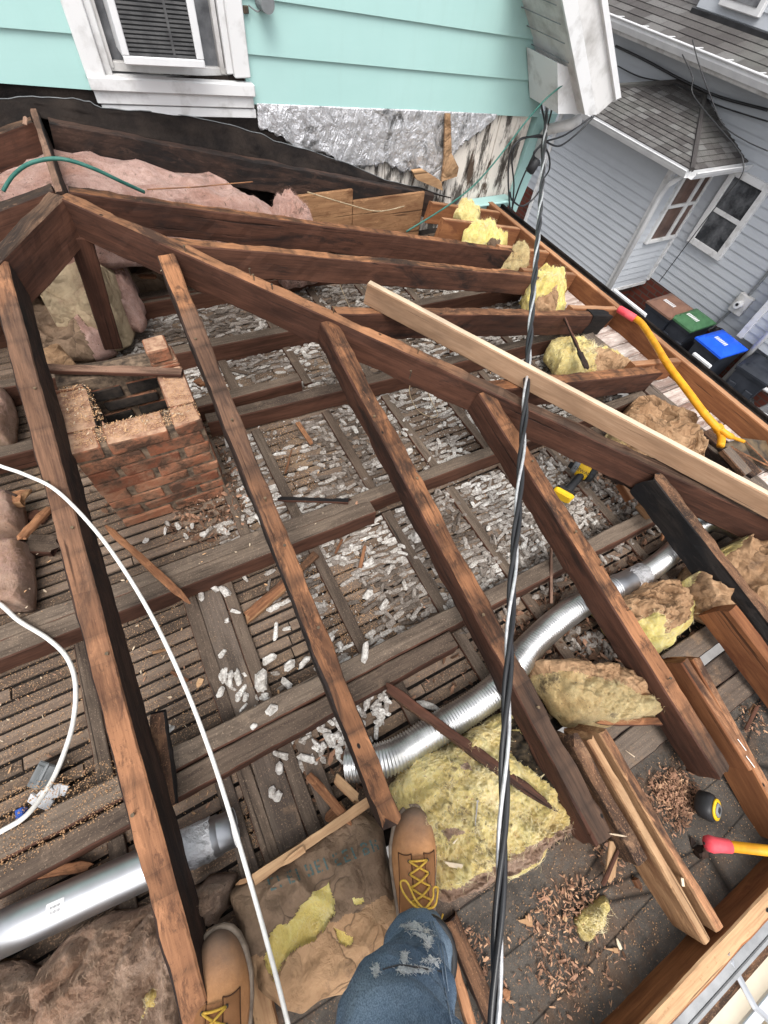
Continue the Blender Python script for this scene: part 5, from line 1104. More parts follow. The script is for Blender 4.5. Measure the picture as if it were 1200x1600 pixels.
kb = blob('insulation_batt', 'big kraft faced batt torn open to yellow between the boots', [(352, 1400), (400, 1365), (470, 1318), (560, 1262), (600, 1290), (612, 1340), (640, 1420), (610, 1520), (560, 1555), (500, 1570), (470, 1592), (440, 1585), (395, 1560), (372, 1500)], -1.487, 0.088, [M_KRFD, M_YELB, M_KRF, M_BRN], IG, edge=12, amp=0.009, freq=8, seed=17, kind='kraft', up=0.9,
     regions=[([(412, 1498), (424, 1456), (462, 1428), (486, 1396), (514, 1374), (526, 1424), (512, 1450), (478, 1474), (452, 1494), (426, 1530)], 1, -0.012), ([(522, 1448), (538, 1452), (552, 1462), (546, 1476), (526, 1470)], 1, -0.006), ([(552, 1400), (566, 1398), (568, 1408), (555, 1410)], 1, -0.003),
              ([(440, 1480), (600, 1400), (650, 1420), (640, 1600), (440, 1600), (380, 1560), (380, 1500)], 2, 0)])
tthing('batt_flange', 'folded tan kraft flange along the far edge of the torn batt', 'paper flange', az(395, 1372, -1.392), az(588, 1242, -1.392), 0.022, 0.006, (W_TANT, W_TANT), seed=18, rough=0.003, warp=0.004)
# faded printing on the kraft (illegible marks)
B_ = bvh(kb); m = MB()
def drape(m, px, r_=0.9, lift=0.0022):
    pts = []
    for (x, y) in px:
        rr = ray(x, y).normalized(); h = B_.ray_cast(Vector((0, 0, 0)), rr, 5); 
        if h[0] is None: return
        pts.append(h[0]+Vector((0, 0, lift)))
    m.add(pts, [tuple(range(len(pts)))])
base0 = Vector((424, 1392)); base1 = Vector((598, 1326)); dv = (base1-base0)/12; pv = Vector((-dv.y, dv.x)).normalized()*20
glyph = ['C', 'I', 'E', 'I', 'B', 'E', 'I', 'E', 'E', 'L', 'B', 'H']
for k in range(12):
    o_ = base0+dv*k; sx = dv*0.62; up_ = -pv
    def stroke(x0, y0, x1, y1, t=0.2):
        P_ = [o_+sx*x0+up_*y0, o_+sx*x1+up_*y1]; 
        if abs(x1-x0) > abs(y1-y0): tt = up_*t*0.75
        else: tt = sx*t*1.4
        for s_ in range(4):
            a = P_[0]+(P_[1]-P_[0])*s_/4; b = P_[0]+(P_[1]-P_[0])*(s_+0.86)/4
            if rnd.random() < 0.9: drape(m, [tuple(a), tuple(b), tuple(b+tt), tuple(a+tt)]) if rnd.random() < 0.8 else None
    gl = glyph[k]
    if gl in 'CEBLIH': stroke(0, 0, 0, 1)
    if gl in 'CEBL': stroke(0.2, 0, 1, 0)
    if gl in 'CEB': stroke(0.2, 0.85, 1, 0.85)
    if gl in 'EBH': stroke(0.2, 0.42, 0.8, 0.42)
    if gl in 'BH': stroke(0.8, 0.05, 0.8, 0.9)
drape(m, [(592, 1336), (612, 1322), (622, 1348), (598, 1362)])
if m.F: m.build('faded_printing', M_TEAL, kb)
# pink and brown
blob('insulation_batt', 'long pink fibreglass batt lying below the wall jack rafter', None, -1.17, 0.30, [M_PINK], IG, edge=8, amp=0.017, freq=7, seed=20, fold=0.012, foldf=16, fdir=0.3, zf=lambda x, y: -0.17*abs(x-XP),  pts=[(-2.2, 2.22, 0), (-0.1, 2.26, 0), (0.55, 2.27, 0), (0.86, 2.30, 0), (0.84, 2.6, 0), (-0.1, 2.66, 0), (-2.2, 2.66, 0)], res=240)
blob('insulation_batt', 'pink batt hump at the far right end of the long pink batt', None, -1.40, 0.34, [M_PINK], IG, edge=3, amp=0.025, freq=12, seed=21, pts=[(0.72, 2.2, 0), (0.95, 2.2, 0), (1.0, 2.45, 0), (0.85, 2.6, 0), (0.7, 2.5, 0)])
m = MB(); m.bbox((0.86, 2.60, -1.46), (1.30, 2.62, -1.14), 0.003); m.bbox((1.303, 2.60, -1.46), (1.8, 2.62, -1.2), 0.003); m.build('wall_panel', W_TAN, label='tan panel standing against the wall right of the pink batt', cat='panel')
kbk = blob('insulation_batt', 'folded pale kraft batt with pink filling leaning by the king post', [(68, 470), (66, 425), (95, 392), (125, 378), (165, 392), (200, 408), (205, 440), (188, 500), (165, 510), (120, 500), (80, 500)], -1.44, 0.27, [M_KRFL, M_PINK, M_KRF], IG, edge=5, amp=0.02, freq=8, seed=22, kind='kraft',
     regions=[([(70, 468), (110, 474), (168, 492), (170, 515), (120, 520), (70, 500)], 1, 0), ([(100, 360), (220, 380), (215, 410), (150, 398), (100, 392)], 2, 0)])
blob('insulation_batt', 'pink wedge of batt right of the king post', [(176, 440), (208, 428), (222, 480), (212, 496), (190, 488), (176, 468)], -1.42, 0.16, [M_PINK], IG, edge=3, amp=0.02, freq=14, seed=23)
blob('insulation_batt', 'crumpled kraft and pink batt left behind the pale folded one', [(20, 470), (60, 450), (90, 500), (150, 510), (180, 535), (150, 548), (95, 545), (40, 560), (10, 530)], -1.46, 0.13, [M_KRFD, M_PINK], IG, edge=4, amp=0.02, freq=10, seed=24, kind='kraft', regions=[([(120, 505), (180, 520), (170, 545), (140, 540)], 1, 0)])
blob('insulation_batt', 'pink batt at the left edge above the long left joist', [(-60, 600), (10, 610), (16, 640), (14, 690), (-60, 690)], -1.46, 0.10, [M_PINKD], IG, edge=14, amp=0.007, freq=14, seed=25)
blob('insulation_batt', 'dusty pink batt at the left edge crossed by a stick', [(-60, 780), (26, 775), (32, 800), (30, 830), (-60, 850)], -1.47, 0.10, [M_PINKD], IG, edge=18, amp=0.006, freq=14, seed=26)
blob('insulation_batt', 'long dusty pink batt at the left edge above the near white cable', [(-60, 850), (40, 845), (46, 905), (44, 950), (-60, 955)], -1.47, 0.10, [M_PINKD], IG, edge=18, amp=0.006, freq=14, seed=27)
blob('insulation_batt', 'tan kraft wedge at the left between rafter and chimney', [(62, 552), (95, 540), (118, 566), (90, 575), (70, 572)], -1.30, 0.05, [M_KRF], IG, edge=6, amp=0.006, freq=14, seed=28, kind='kraft')
blob('insulation_batt', 'dirty brown batt below the smooth silver pipe', [(45, 1520), (110, 1470), (200, 1428), (250, 1400), (285, 1430), (300, 1500), (320, 1650), (40, 1650)], -1.49, 0.12, [M_BRN], IG, edge=5, amp=0.022, freq=9, seed=29, fold=0.045, foldf=30, fdir=2.1)
blob('insulation_batt', 'dirty brown batt in the bottom left corner', [(-80, 1520), (20, 1515), (50, 1530), (60, 1580), (30, 1660), (-80, 1660)], -1.49, 0.13, [M_BRN], IG, edge=3, amp=0.022, freq=10, seed=30, fold=0.03, foldf=40, fdir=2.3)
blob('insulation_batt', 'small dirty brown fluff between leftmost rafter and left boot', [(288, 1392), (320, 1372), (356, 1378), (352, 1420), (330, 1450), (302, 1440)], -1.49, 0.10, [M_BRN], IG, edge=3, amp=0.018, freq=16, seed=31, fold=0.02, foldf=60, fdir=1.0)
#@@DUCTS
# ================================================================== DUCTS
def duct(name, label, pts, r, mat, ribs=0, n=28, sub=14, open_=False, amp=0.003):
    P = spline(pts, sub); 
    # resample evenly
    L = [0]
    for i in range(1, len(P)): L.append(L[-1]+(P[i]-P[i-1]).length)
    stp = 0.0024 if ribs else 0.02; N = int(L[-1]/stp); Q = []; j = 0
    for k in range(N+1):
        s = L[-1]*k/N
        while j < len(L)-2 and L[j+1] < s: j += 1
        f = (s-L[j])/max(1e-9, L[j+1]-L[j]); Q.append(P[j].lerp(P[j+1], f))
    R = []
    for k in range(N+1):
        rr = r
        if ribs: rr += amp*math.sin(k*stp*2*math.pi/0.0095) + 0.003*nz(Q[k], 9, 4)
        R.append(rr)
    m = MB(); m.tube(Q, R, n, cap=False); return m, Q
root = empty('flexible_duct', az(640, 1160, -1.5), 'ribbed silver flexible duct snaking under the rafters to the right', 'duct')
m, Q = duct('d', '', [az(x, y, z) for x, y, z in ((542, 1196, -1.45), (575, 1192, -1.435), (618, 1180, -1.43), (680, 1142, -1.43), (747, 1099, -1.43), (787, 1066, -1.43), (822, 1018, -1.43), (860, 980, -1.43), (902, 948, -1.43), (932, 933, -1.43), (960, 919, -1.43))], 0.0435, M_FLEX, 1, amp=0.0030)
m.build('near_section', M_FLEX, root, True)
m, Q = duct('d', '', [az(x, y, z) for x, y, z in ((955, 921, -1.43), (1004, 898, -1.43), (1030, 880, -1.43), (1053, 860, -1.43), (1074, 840, -1.43), (1092, 822, -1.43), (1112, 815, -1.42), (1140, 822, -1.42), (1155, 832, -1.45))], 0.038, M_FLEX, 1, amp=0.0028)
m.build('far_section', M_FLEX, root, True)
m = MB(); a = az(952, 923, -1.43); b = az(1000, 899, -1.43); m.tube([a, a.lerp(b, .35), a.lerp(b, .4), b], [0.046, 0.046, 0.0425, 0.0425], 28, cap=False); m.build('sleeve', M_GALV, root, True)
m = MB(); a = az(985, 907, -1.43); b = az(1006, 896, -1.43); m.tube([a, b], [0.0432, 0.0432], 28, cap=False); m.build('foil_tape', M_FOILT, root, True)
pr = empty('smooth_duct', az(200, 1380, -1.49), 'smooth round silver pipe with an open end and foil tape at the lower left', 'duct')
p0 = az(368, 1292, -1.44); p1 = az(-40, 1478, -1.42); d = (p1-p0).normalized()
m = MB(); m.tube([p0, p0+d*0.04, p0+d*0.042], [0.0435, 0.0435, 0.0455], 36, cap=False); m.tube([p0+d*0.04]+[p0.lerp(p1, t) for t in (0.2, 0.4, 0.6, 0.8, 1)], 0.0465, 36, cap=False); o = m.build('pipe', M_GALV, pr, True); o.modifiers.new('s', 'SOLIDIFY').thickness = 0.001
m = MB(); m.tube([p0-d*0.001, p0+d*0.004], [0.0455, 0.0455], 36, cap=False); m.build('rim', M_WHTD, pr, True)
m = MB(); V = []; Fc = []
up_ = Vector((0, 0, 1)); sdv = d.cross(up_).normalized(); up_ = sdv.cross(d)
for i in range(29):
    s = 0.055+0.085*i/28
    for j in range(31):
        t = -1.6+3.2*j/30; rr = 0.0475+0.003*max(0, fbm((s*30, t*2, 0), 1.6, 3, 3))
        V.append(p0+d*(s+nz((j, 0, 0), .5)*0.006*(1 if i in (0, 28) else 0))+(up_*math.cos(t)+sdv*math.sin(t))*rr)
for i in range(28):
    for j in range(30): a = i*31+j; Fc.append((a, a+1, a+32, a+31))
m.add(V, Fc); m.build('foil_tape', M_FOILT, pr, True)
# label
s = (az(93, 1415, -1.4)-p0).dot(d); V = []; m = MB()
def cyl(s_, t, r): return p0+d*s_+(up_*math.cos(t)+sdv*math.sin(t))*r
for i in range(6): 
    for j in range(6): V.append(cyl(s-0.018+0.036*i/5, -0.30+0.72*j/5-0.1, 0.0472))
m.add(V, [(i*6+j, i*6+j+1, i*6+j+7, i*6+j+6) for i in range(5) for j in range(5)]); lb = m.build('sticker', M_WHTC, pr, True)
m = MB()
for k in range(8): a0 = s-0.010+k*0.0026; m.add([cyl(a0, -0.15, 0.0476), cyl(a0+0.0012, -0.15, 0.0476), cyl(a0+0.0012, 0.15, 0.0476), cyl(a0, 0.15, 0.0476)], [(0, 1, 2, 3)])
m.build('barcode', M_BLK, lb)
# ================================================================== CABLES
ptsA = [(-60, 705, -0.98), (0, 728, -0.99), (40, 742, -1.0), (90, 768, -1.005), (150, 830, -1.06), (200, 900, -1.09), (245, 978, -1.11), (290, 1075, -1.13), (330, 1180, -1.16), (365, 1290, -1.18), (400, 1410, -1.22), (430, 1520, -1.26), (455, 1620, -1.30)]
cable('white_cable', 'long white cable curving from the left edge over the leftmost rafter down between the boots', [az(*p) for p in ptsA], 0.0048, M_CWHT)
ptsB = [(-40, 920, -1.38), (0, 944, -1.38), (30, 970, -1.385), (75, 998, -1.39), (105, 1028, -1.40), (118, 1070, -1.41), (114, 1130, -1.42), (95, 1190, -1.42), (72, 1235, -1.41), (40, 1275, -1.38), (0, 1300, -1.375), (-40, 1325, -1.37)]
cable('white_cable', 'shorter white cable looping at the left edge past the grey junction box', [az(*p) for p in ptsB], 0.0066, M_CWHT)
cable('green_cable', 'green cable arching over the ridge at the upper left', [az(5, 298, -0.80), az(20, 275, -0.76), az(45, 256, -0.72), az(80, 248, -0.705), az(110, 251, -0.71), az(150, 265, -0.74), az(190, 284, -0.79), az(225, 300, -0.85)], 0.0062, M_CGRN)
cable('green_cable', 'short piece of green cable showing between the upper jack rafters', [az(345, 362, -1.05), az(372, 368, -1.07), az(400, 378, -1.10)], 0.005, M_CGRN)
def ctd(px, py, dep): r = ray(px, py); return r*(dep/F)
cable('green_cable', 'thin green line rising from the right eave to the white overhang', [ctd(635, 362, 2.35), ctd(740, 290, 2.4), ctd(830, 180, 2.5), ctd(870, 140, 2.5), ctd(930, 100, 2.55), ctd(960, 76, 2.6)], 0.0042, M_CGRN)
# service drop
root = empty('service_cable', ay(855, 150, YW-0.05), 'thick twisted black and silver power cable hanging from the mint corner down across the view', 'cable')
path = [(855, 152), (850, 240), (843, 340), (832, 470), (824, 580), (816, 700), (809, 800), (800, 920), (795, 1020), (790, 1150), (786, 1280), (781, 1400), (776, 1520), (772, 1640), (768, 1800)]
P = []
for (x, y) in path: inv = 0.345+(1.30-0.345)*(y-150)/1450; P.append(ctd(x, y, 1/inv))
P = spline(P, 26)
tw_ = 0
for k, (mt_, rr) in enumerate(((M_CABLK, 0.0062), (M_CABLK, 0.0062), (M_ALU, 0.0048))):
    Q = []; acc = 0
    for i, p in enumerate(P):
        d = (P[min(i+1, len(P)-1)]-P[max(i-1, 0)]).normalized(); u = d.cross(Vector((1, 0.2, 0))).normalized(); v = d.cross(u)
        if i: acc += (p-P[i-1]).length
        a = acc*2*math.pi/0.42 + k*2.09; Q.append(p+(u*math.cos(a)+v*math.sin(a))*0.0072)
    m = MB(); m.tube(Q, rr, 8); m.build('strand', mt_, root, True)
# bundle at the house corner
cb = empty('cable_bundle', ay(850, 200, YW-0.2), 'tangle of thin black cables with a black splice box at the mint corner', 'cables')
YB = YW-0.12
for P_ in ([(855, 148), (846, 160), (850, 185), (852, 200), (846, 230), (848, 270)], [(860, 150), (862, 170), (856, 195), (850, 215)], [(848, 215), (830, 214), (812, 218), (797, 240), (794, 280), (797, 330)], [(848, 212), (836, 212), (808, 222), (800, 250), (803, 290), (800, 330)],
           [(852, 221), (880, 212), (905, 196), (925, 182)], [(854, 222), (874, 228), (900, 210), (928, 182)], [(850, 225), (858, 245), (858, 265), (848, 282), (845, 295)], [(850, 225), (838, 235), (826, 258), (812, 290), (800, 325)], [(797, 300), (800, 312), (815, 322), (832, 312), (843, 298)],
           [(850, 222), (840, 232), (834, 240), (838, 256), (844, 258)], [(857, 122), (852, 110), (862, 102), (872, 104), (866, 112), (858, 122), (856, 145)]):
    m = MB(); m.tube(spline([ay(a, b, YB) for a, b in P_], 8), 0.0058, 6); m.build('cable_strand', M_CABLK, cb, True)
a = ay(826, 270, YB-0.03); b = ay(840, 248, YB-0.03); m = MB(); m.tube([a, a.lerp(b, .1), a.lerp(b, .9), b], [0.02, 0.034, 0.034, 0.024], 10); m.build('splice_box', M_BLK, cb, True)
a = ay(855, 143, YB); b = ay(858, 130, YB); m = MB(); m.tube([a, b], [0.014, 0.008], 10); m.build('clamp', M_BLK, cb, True)
# small stray wires
cable('thin_wire', 'thin tan wire lying over the pink batt by the ledger', [ay(*p, 2.25) for p in ((230, 296), (270, 294), (310, 292), (350, 288), (395, 284))], 0.0025, W_SPL, 'wire')
cable('thin_wire', 'yellowish wire drooping below the ledger at the tan panel', [ay(*p, 2.5) for p in ((480, 300), (540, 318), (590, 330), (632, 322))], 0.003, M_KRFL, 'wire')
cable('thin_wire', 'pale wire hooped on the laths between middle and third rafters', [az(642, 596, -1.38), az(640, 615, -1.42), az(652, 640, -1.48), az(672, 651, -1.49), az(684, 648, -1.48), az(672, 622, -1.44), az(666, 602, -1.42)], 0.0022, M_KRFL, 'wire')
cable('straw', 'dry straw stalk standing on the far laths', [az(524, 428, -1.40), az(534, 452, -1.45), az(547, 482, -1.49)], 0.002, M_KRFL, 'straw')
# junction box and debris
jb = empty('junction_box', az(68, 1210, -1.49), 'open grey junction box lying beside the near white cable', 'junction box')
T = Matrix.Translation(az(70, 1212, -1.455)) @ Matrix.Rotation(math.radians(-38), 4, 'Z') @ Matrix.Rotation(math.radians(-40), 4, 'Y')
m = MB(); m.bbox((-0.028, -0.028, -0.02), (0.028, 0.028, 0.014), 0.004, 0, .5, T); m.build('box', M_GPVC, jb)
m = MB(); m.bbox((-0.031, -0.031, 0.0145), (0.031, 0.031, 0.019), 0.003, 0, .5, T); cv = m.build('cover', M_GPVC, jb)
m = MB(); m.bbox((-0.02, -0.02, 0.0192), (0.02, 0.02, 0.021), 0.002, 0, .5, T); m.build('cover_panel', M_GPVC, cv)
m = MB()
for (x, y) in ((62, 1247), (78, 1240), (88, 1236), (72, 1256), (96, 1234), (54, 1250)):
    c = az(x, y, -1.47); T2 = Matrix.Translation(c) @ Matrix.Rotation(rnd.uniform(0, 3), 4, 'Z') @ Matrix.Rotation(rnd.uniform(-.6, .6), 4, 'X'); m.bbox((-0.016, -0.012, -0.004), (0.016, 0.012, 0.004), 0.001, 0, .5, T2)
m.build('torn_paper', M_WHTC, label='torn white paper scraps below the junction box', cat='paper scraps')
c = az(31, 1271, -1.46); m = MB(); m.bbox((c.x-.009, c.y-.012, c.z-.02), (c.x+.009, c.y+.012, c.z+.005), 0.002); m.build('wire_connector', M_BLUE, label='small blue wire connector left of the paper scraps', cat='connector')
#@@STICKS
# ================================================================== LOOSE WOOD
st = stick
st('long reddish splintered board leaning from the chimney foot to the joist', az(158, 815, -1.38), az(303, 948, -1.37), 0.022, 0.014, (W_SPL, W_SPL), 201)
st('orange offcut block passing under the boot rafter', az(380, 968, -1.47), az(452, 905, -1.44), 0.038, 0.02, (W_SPL, W_TAN), 202, point=(1, 1))
st('brown continuation of offcut right of the boot rafter', az(462, 895, -1.47), az(500, 858, -1.46), 0.03, 0.018, (W_ROT, W_ROT), 203)
st('dark charred stick lying across the joist mid-floor', az(430, 778, -1.395), az(553, 782, -1.385), 0.022, 0.014, (W_CHAR, W_RSIDE), 204, point=(.8, .9))
st('upright charred splinter with a forked top beside the leftmost rafter', az(262, 1262, -1.38), az(243, 1102, -1.26), 0.042, 0.022, (W_ROT, W_CHAR), 205, point=(1, .5), ends=(0.02, 0.09))
st('long brown stick lying over the silver duct and yellow batt', az(598, 1068, -1.38), az(882, 1275, -1.365), 0.030, 0.018, (W_RSIDE, W_ROT), 206, point=(.7, .1))
st('orange splinter crossed under another near the kraft batt', az(475, 1202, -1.46), az(552, 1292, -1.39), 0.022, 0.012, (W_SPL, W_SPL), 207)
st('flat orange splinter pointing at the boot rafter', az(520, 1210, -1.43), az(566, 1256, -1.42), 0.026, 0.014, (W_TANT, W_TAN), 208, point=(.8, 1))
st('short tan chunk under the crossed splinters', az(502, 1288, -1.47), az(545, 1252, -1.44), 0.028, 0.016, (W_SPL, W_TAN), 209)
st('dark red splinter at the left edge above the smooth pipe', az(-10, 1372, -1.46), az(152, 1352, -1.46), 0.028, 0.010, (W_SPL, W_RSIDE), 210)
st('thin dark curved stick across the yellow batt above the pale plank', az(880, 488, -1.24), az(920, 578, -1.30), 0.014, 0.012, (W_RSIDE, W_RSIDED), 211)
st('dark lower half of the stick over the yellow batt', az(905, 545, -1.27), az(920, 578, -1.27), 0.03, 0.012, (W_RSIDED, W_RSIDED), 212)
st('thin upright grey stick standing between middle and reddish rafters', az(862, 845, -1.36), az(862, 952, -1.44), 0.012, 0.010, (W_RTOPG, W_RSIDE), 213, point=(.9, .9))
st('small red chip lying on the laths beside the joist mid-floor', az(462, 655, -1.48), az(490, 697, -1.47), 0.022, 0.010, (W_SPL, W_SPL), 214)
st('thin upright chip on the sawdust patch', az(572, 845, -1.46), az(561, 895, -1.48), 0.014, 0.008, (W_SPL, W_SPL), 215)
st('thin red chip left of the sawdust patch chip', az(538, 836, -1.47), az(520, 872, -1.48), 0.009, 0.006, (W_SPL, W_SPL), 216)
st('thin red twig on the laths right of the chimney', az(457, 698, -1.47), az(444, 745, -1.485), 0.008, 0.006, (W_SPL, W_SPL), 217)
st('tan chip on the laths left of the middle joists', az(355, 575, -1.48), az(392, 584, -1.48), 0.02, 0.006, (W_JTOP, W_JTOP), 218)
st('orange chip standing in the cell below the far jacks', az(706, 549, -1.42), az(708, 532, -1.47), 0.022, 0.010, (W_ORNG, W_ORNG), 219, point=(1, 1))
st('red stick lying in the cell left of the pale plank', az(670, 520, -1.48), az(690, 538, -1.48), 0.020, 0.010, (W_SPL, W_SPL), 220)
st('stick leaning across the dusty pink batt at the left', az(25, 845, -1.34), az(82, 785, -1.40), 0.03, 0.014, (W_SPL, W_SPL), 221)
st('thin dark twig on the dusty pink batt', az(0, 762, -1.3), az(33, 778, -1.3), 0.008, 0.006, (W_RSIDED, W_RSIDED), 222)
st('dark red board at the left below the leaning stick', az(40, 800, -1.47), az(78, 812, -1.47), 0.04, 0.016, (W_RSIDE, W_RSIDE), 223)
st('grey board chunk at the left between batt and rafter', az(33, 846, -1.44), az(95, 850, -1.44), 0.075, 0.03, (W_JTOP, W_RSIDE), 224, point=(1, 1))
st('pink dusted board at the left edge above the leaning stick', az(-20, 785, -1.40), az(42, 772, -1.40), 0.06, 0.03, (W_SPL, W_TAN), 225, point=(1, 1))
st('pointed yellow splinter standing by the splintered tail board', az(953, 1382, -1.47), az(962, 1302, -1.40), 0.026, 0.006, (W_TANT, W_TANT), 226)
st('thin dark splinter crossing the pointed yellow one', az(938, 1395, -1.48), az(972, 1318, -1.40), 0.010, 0.006, (W_RSIDE, W_RSIDE), 227)
st('thin pale sliver lying on the tail boards', az(1065, 1360, -1.375), az(1070, 1398, -1.385), 0.008, 0.005, (W_NEWT, W_NEWT), 228)
st('thin sliver lying level across the splintered tail', az(948, 1302, -1.33), az(986, 1308, -1.34), 0.004, 0.003, (W_NEWT, W_NEWT), 229)
st('long dark rotten board running up beside the right leg', az(700, 1428, -1.46), az(792, 1640, -1.44), 0.040, 0.03, (W_ROT, W_RSIDED), 230, point=(1, 1))
st('pale edged rotten board right beside the leg', az(690, 1440, -1.43), az(748, 1640, -1.42), 0.022, 0.03, (W_SPL, W_ROT), 231, point=(.4, 1))
st('orange chip near the rotten boards', az(708, 1450, -1.48), az(724, 1438, -1.48), 0.014, 0.008, (W_SPL, W_SPL), 232)
st('plank under the left boot with a dark gap', az(378, 1440, -1.425), az(425, 1660, -1.425), 0.05, 0.03, (W_TANT, W_TAN), 233, point=(1, 1))
st('red board end lying at the rim of the lens shaped batt', az(930, 1128, -1.40), az(1068, 1126, -1.41), 0.022, 0.012, (W_SPL, W_RSIDE), 234)
st('thin sliver on the grey planks by the lens shaped batt', az(972, 1168, -1.46), az(1002, 1190, -1.46), 0.003, 0.003, (W_NEWT, W_NEWT), 235)
st('bark sliver on the tar paper at the right', az(1170, 1118, -1.48), az(1186, 1092, -1.47), 0.012, 0.006, (W_ROT, W_ROT), 236)
st('upright dark splinter by the tip of the reddish rafter', az(1162, 1150, -1.49), az(1188, 1096, -1.46), 0.012, 0.006, (W_RSIDE, W_ROT), 237)
st('small pale splinter pair resting on the laths left of the near cable', az(228, 1022, -1.48), az(270, 1012, -1.48), 0.010, 0.005, (W_TANT, W_TANT), 238)
st('reddish curved splinter on the laths below the pale pair', az(258, 1045, -1.48), az(302, 1068, -1.48), 0.010, 0.006, (W_SPL, W_SPL), 239)
st('square orange chip on the laths beside the strip', az(309, 1072, -1.485), az(317, 1054, -1.485), 0.018, 0.006, (W_TANT, W_TANT), 240, point=(1, 1))
st('thin tan splinter on the kraft batt flange', az(440, 1352, -1.385), az(487, 1318, -1.385), 0.016, 0.006, (W_TANT, W_TANT), 241)
st('orange splinter at the left edge of the kraft batt', az(360, 1385, -1.42), az(405, 1368, -1.40), 0.010, 0.006, (W_TANT, W_TANT), 242)
st('pale splinter lying on the yellow batt', az(697, 1350, -1.375), az(732, 1356, -1.375), 0.010, 0.005, (W_NEWT, W_NEWT), 243, point=(1, 1))
st('small white splinter on the yellow batt beside the boot', az(704, 1322, -1.38), az(716, 1310, -1.38), 0.004, 0.003, (W_NEWT, W_NEWT), 244)
st('orange oval chip on the yellow batt above the screw', az(728, 1246, -1.375), az(748, 1243, -1.375), 0.014, 0.006, (W_SPL, W_SPL), 245)
st('orange chip on the tar paper below the yellow batt', az(812, 1438, -1.49), az(842, 1441, -1.49), 0.024, 0.008, (W_TANT, W_SPL), 246, point=(.8, .5))
st('second orange chip on the tar paper', az(886, 1425, -1.49), az(880, 1446, -1.49), 0.014, 0.008, (W_TANT, W_SPL), 247)
st('flat pale chip pair near the front fascia', az(952, 1484, -1.49), az(974, 1487, -1.49), 0.012, 0.006, (W_TANT, W_SPL), 248)
st('thin pale chip on the tar paper near the fascia', az(964, 1466, -1.49), az(974, 1492, -1.49), 0.008, 0.005, (W_NEWT, W_NEWT), 249)
st('stubby splinter against the upper tar edge near the tail boards', az(988, 1362, -1.48), az(1010, 1400, -1.48), 0.014, 0.02, (W_SPL, W_SPL), 250)
st('bark piece at the bottom edge left of the cable', az(783, 1560, -1.49), az(798, 1548, -1.49), 0.02, 0.008, (W_SPL, W_SPL), 251)
st('dark block of wood under the lower yellow handle', az(1098, 1322, -1.47), az(1106, 1350, -1.49), 0.03, 0.03, (W_RSIDED, W_RSIDED), 252, point=(1, 1))
st('thin light twig on the hip near the boot rafter joint', az(250, 424, -0.93), az(274, 385, -0.86), 0.005, 0.004, (W_NEWT, W_NEWT), 253)
st('brown slab of bark behind the chimney right wall', az(302, 600, -1.35), az(322, 590, -1.35), 0.04, 0.02, (W_SPL, W_SPL), 254, point=(1, 1))
st('orange flat shaving behind the boot rafter at the far joist', az(212, 430, -1.30), az(250, 432, -1.30), 0.028, 0.008, (W_SPL, W_SPL), 255)
st('black stick lying on the whitewashed boards', az(1018, 600, -1.485), az(1062, 632, -1.485), 0.016, 0.012, (W_CHAR, W_CHAR), 256, point=(1, 1))
st('short upright stick standing behind the duct under the charred rafter', az(1040, 812, -1.36), az(1036, 850, -1.44), 0.012, 0.01, (W_SPL, W_SPL), 257, point=(1, 1))
st('stub of dark splinter hanging at the wall rafter top left', ay(40, 172, 2.62), ay(37, 205, 2.58), 0.018, 0.006, (W_RTOPG, W_RTOPG), 258)
# blocks
p = az(976, 762, -1.38); tthing('wood_block', 'bright orange wood block lodged under the hip rafter', 'block', az(976, 752, -1.36), az(992, 778, -1.38), 0.045, 0.035, (W_ORNT, W_ORNG), seed=260, rough=0.001)
tthing('wood_block', 'tan cut block standing on the joist left of the charred rafter', 'block', az(1012, 782, -1.34), az(1028, 802, -1.36), 0.05, 0.05, (W_TANT, W_TAN), seed=261, rough=0.001)
tthing('wood_block', 'grey block tipped against the whitewashed boards by the shovel', 'block', (2.12, 0.36, -1.36), (2.13, 0.22, -1.385), 0.06, 0.03, (W_GREY, W_ROT), seed=262)
tthing('plank', 'rotten plank lying over the lower end of the wall plate', 'plank', az(1105, 672, -1.385), az(1185, 740, -1.385), 0.075, 0.025, (W_ROT, W_RSIDED), seed=263, rough=0.005)
# screw on the batt
m = MB(); a = az(746, 1252, -1.365); b = az(742, 1294, -1.37); m.tube([a, b], [0.0022, 0.0012], 6); m.tube([a-(b-a).normalized()*0.002, a], 0.005, 8); m.build('screw', M_STEEL, label='long silver screw lying on the yellow batt', cat='screw')
# ================================================================== PLASTER AND DEBRIS
def key(V, Fc, T_, c, L, w_, h_, yaw, tilt, t, jit):
    b = len(V); Rm = Matrix.Rotation(yaw, 3, 'Z') @ Matrix.Rotation(tilt, 3, 'Y')
    for (zz, s) in ((0, .9), (0.45, 1.0), (1.0, .68)):
        for (x, y) in ((-1, -.45), (-.72, -1), (.72, -1), (1, -.45), (1, .45), (.72, 1), (-.72, 1), (-1, .45)):
            V.append(tuple(c + Rm @ Vector((x*L/2*s*(1+rnd.uniform(-jit, jit)), y*w_/2*s*(1+rnd.uniform(-jit, jit)), zz*h_*(1+rnd.uniform(-jit, jit)*0.5)))))
    for r_ in range(2):
        for k in range(8): Fc.append((b+r_*8+k, b+r_*8+(k+1) % 8, b+(r_+1)*8+(k+1) % 8, b+(r_+1)*8+k)); T_.append(t)
    Fc.append(tuple(b+16+k for k in range(8))); T_.append(min(1, t*1.0))
def P2(pts, z=ZL): return [(q.x, q.y) for q in (az(x, y, z) for x, y in pts)]
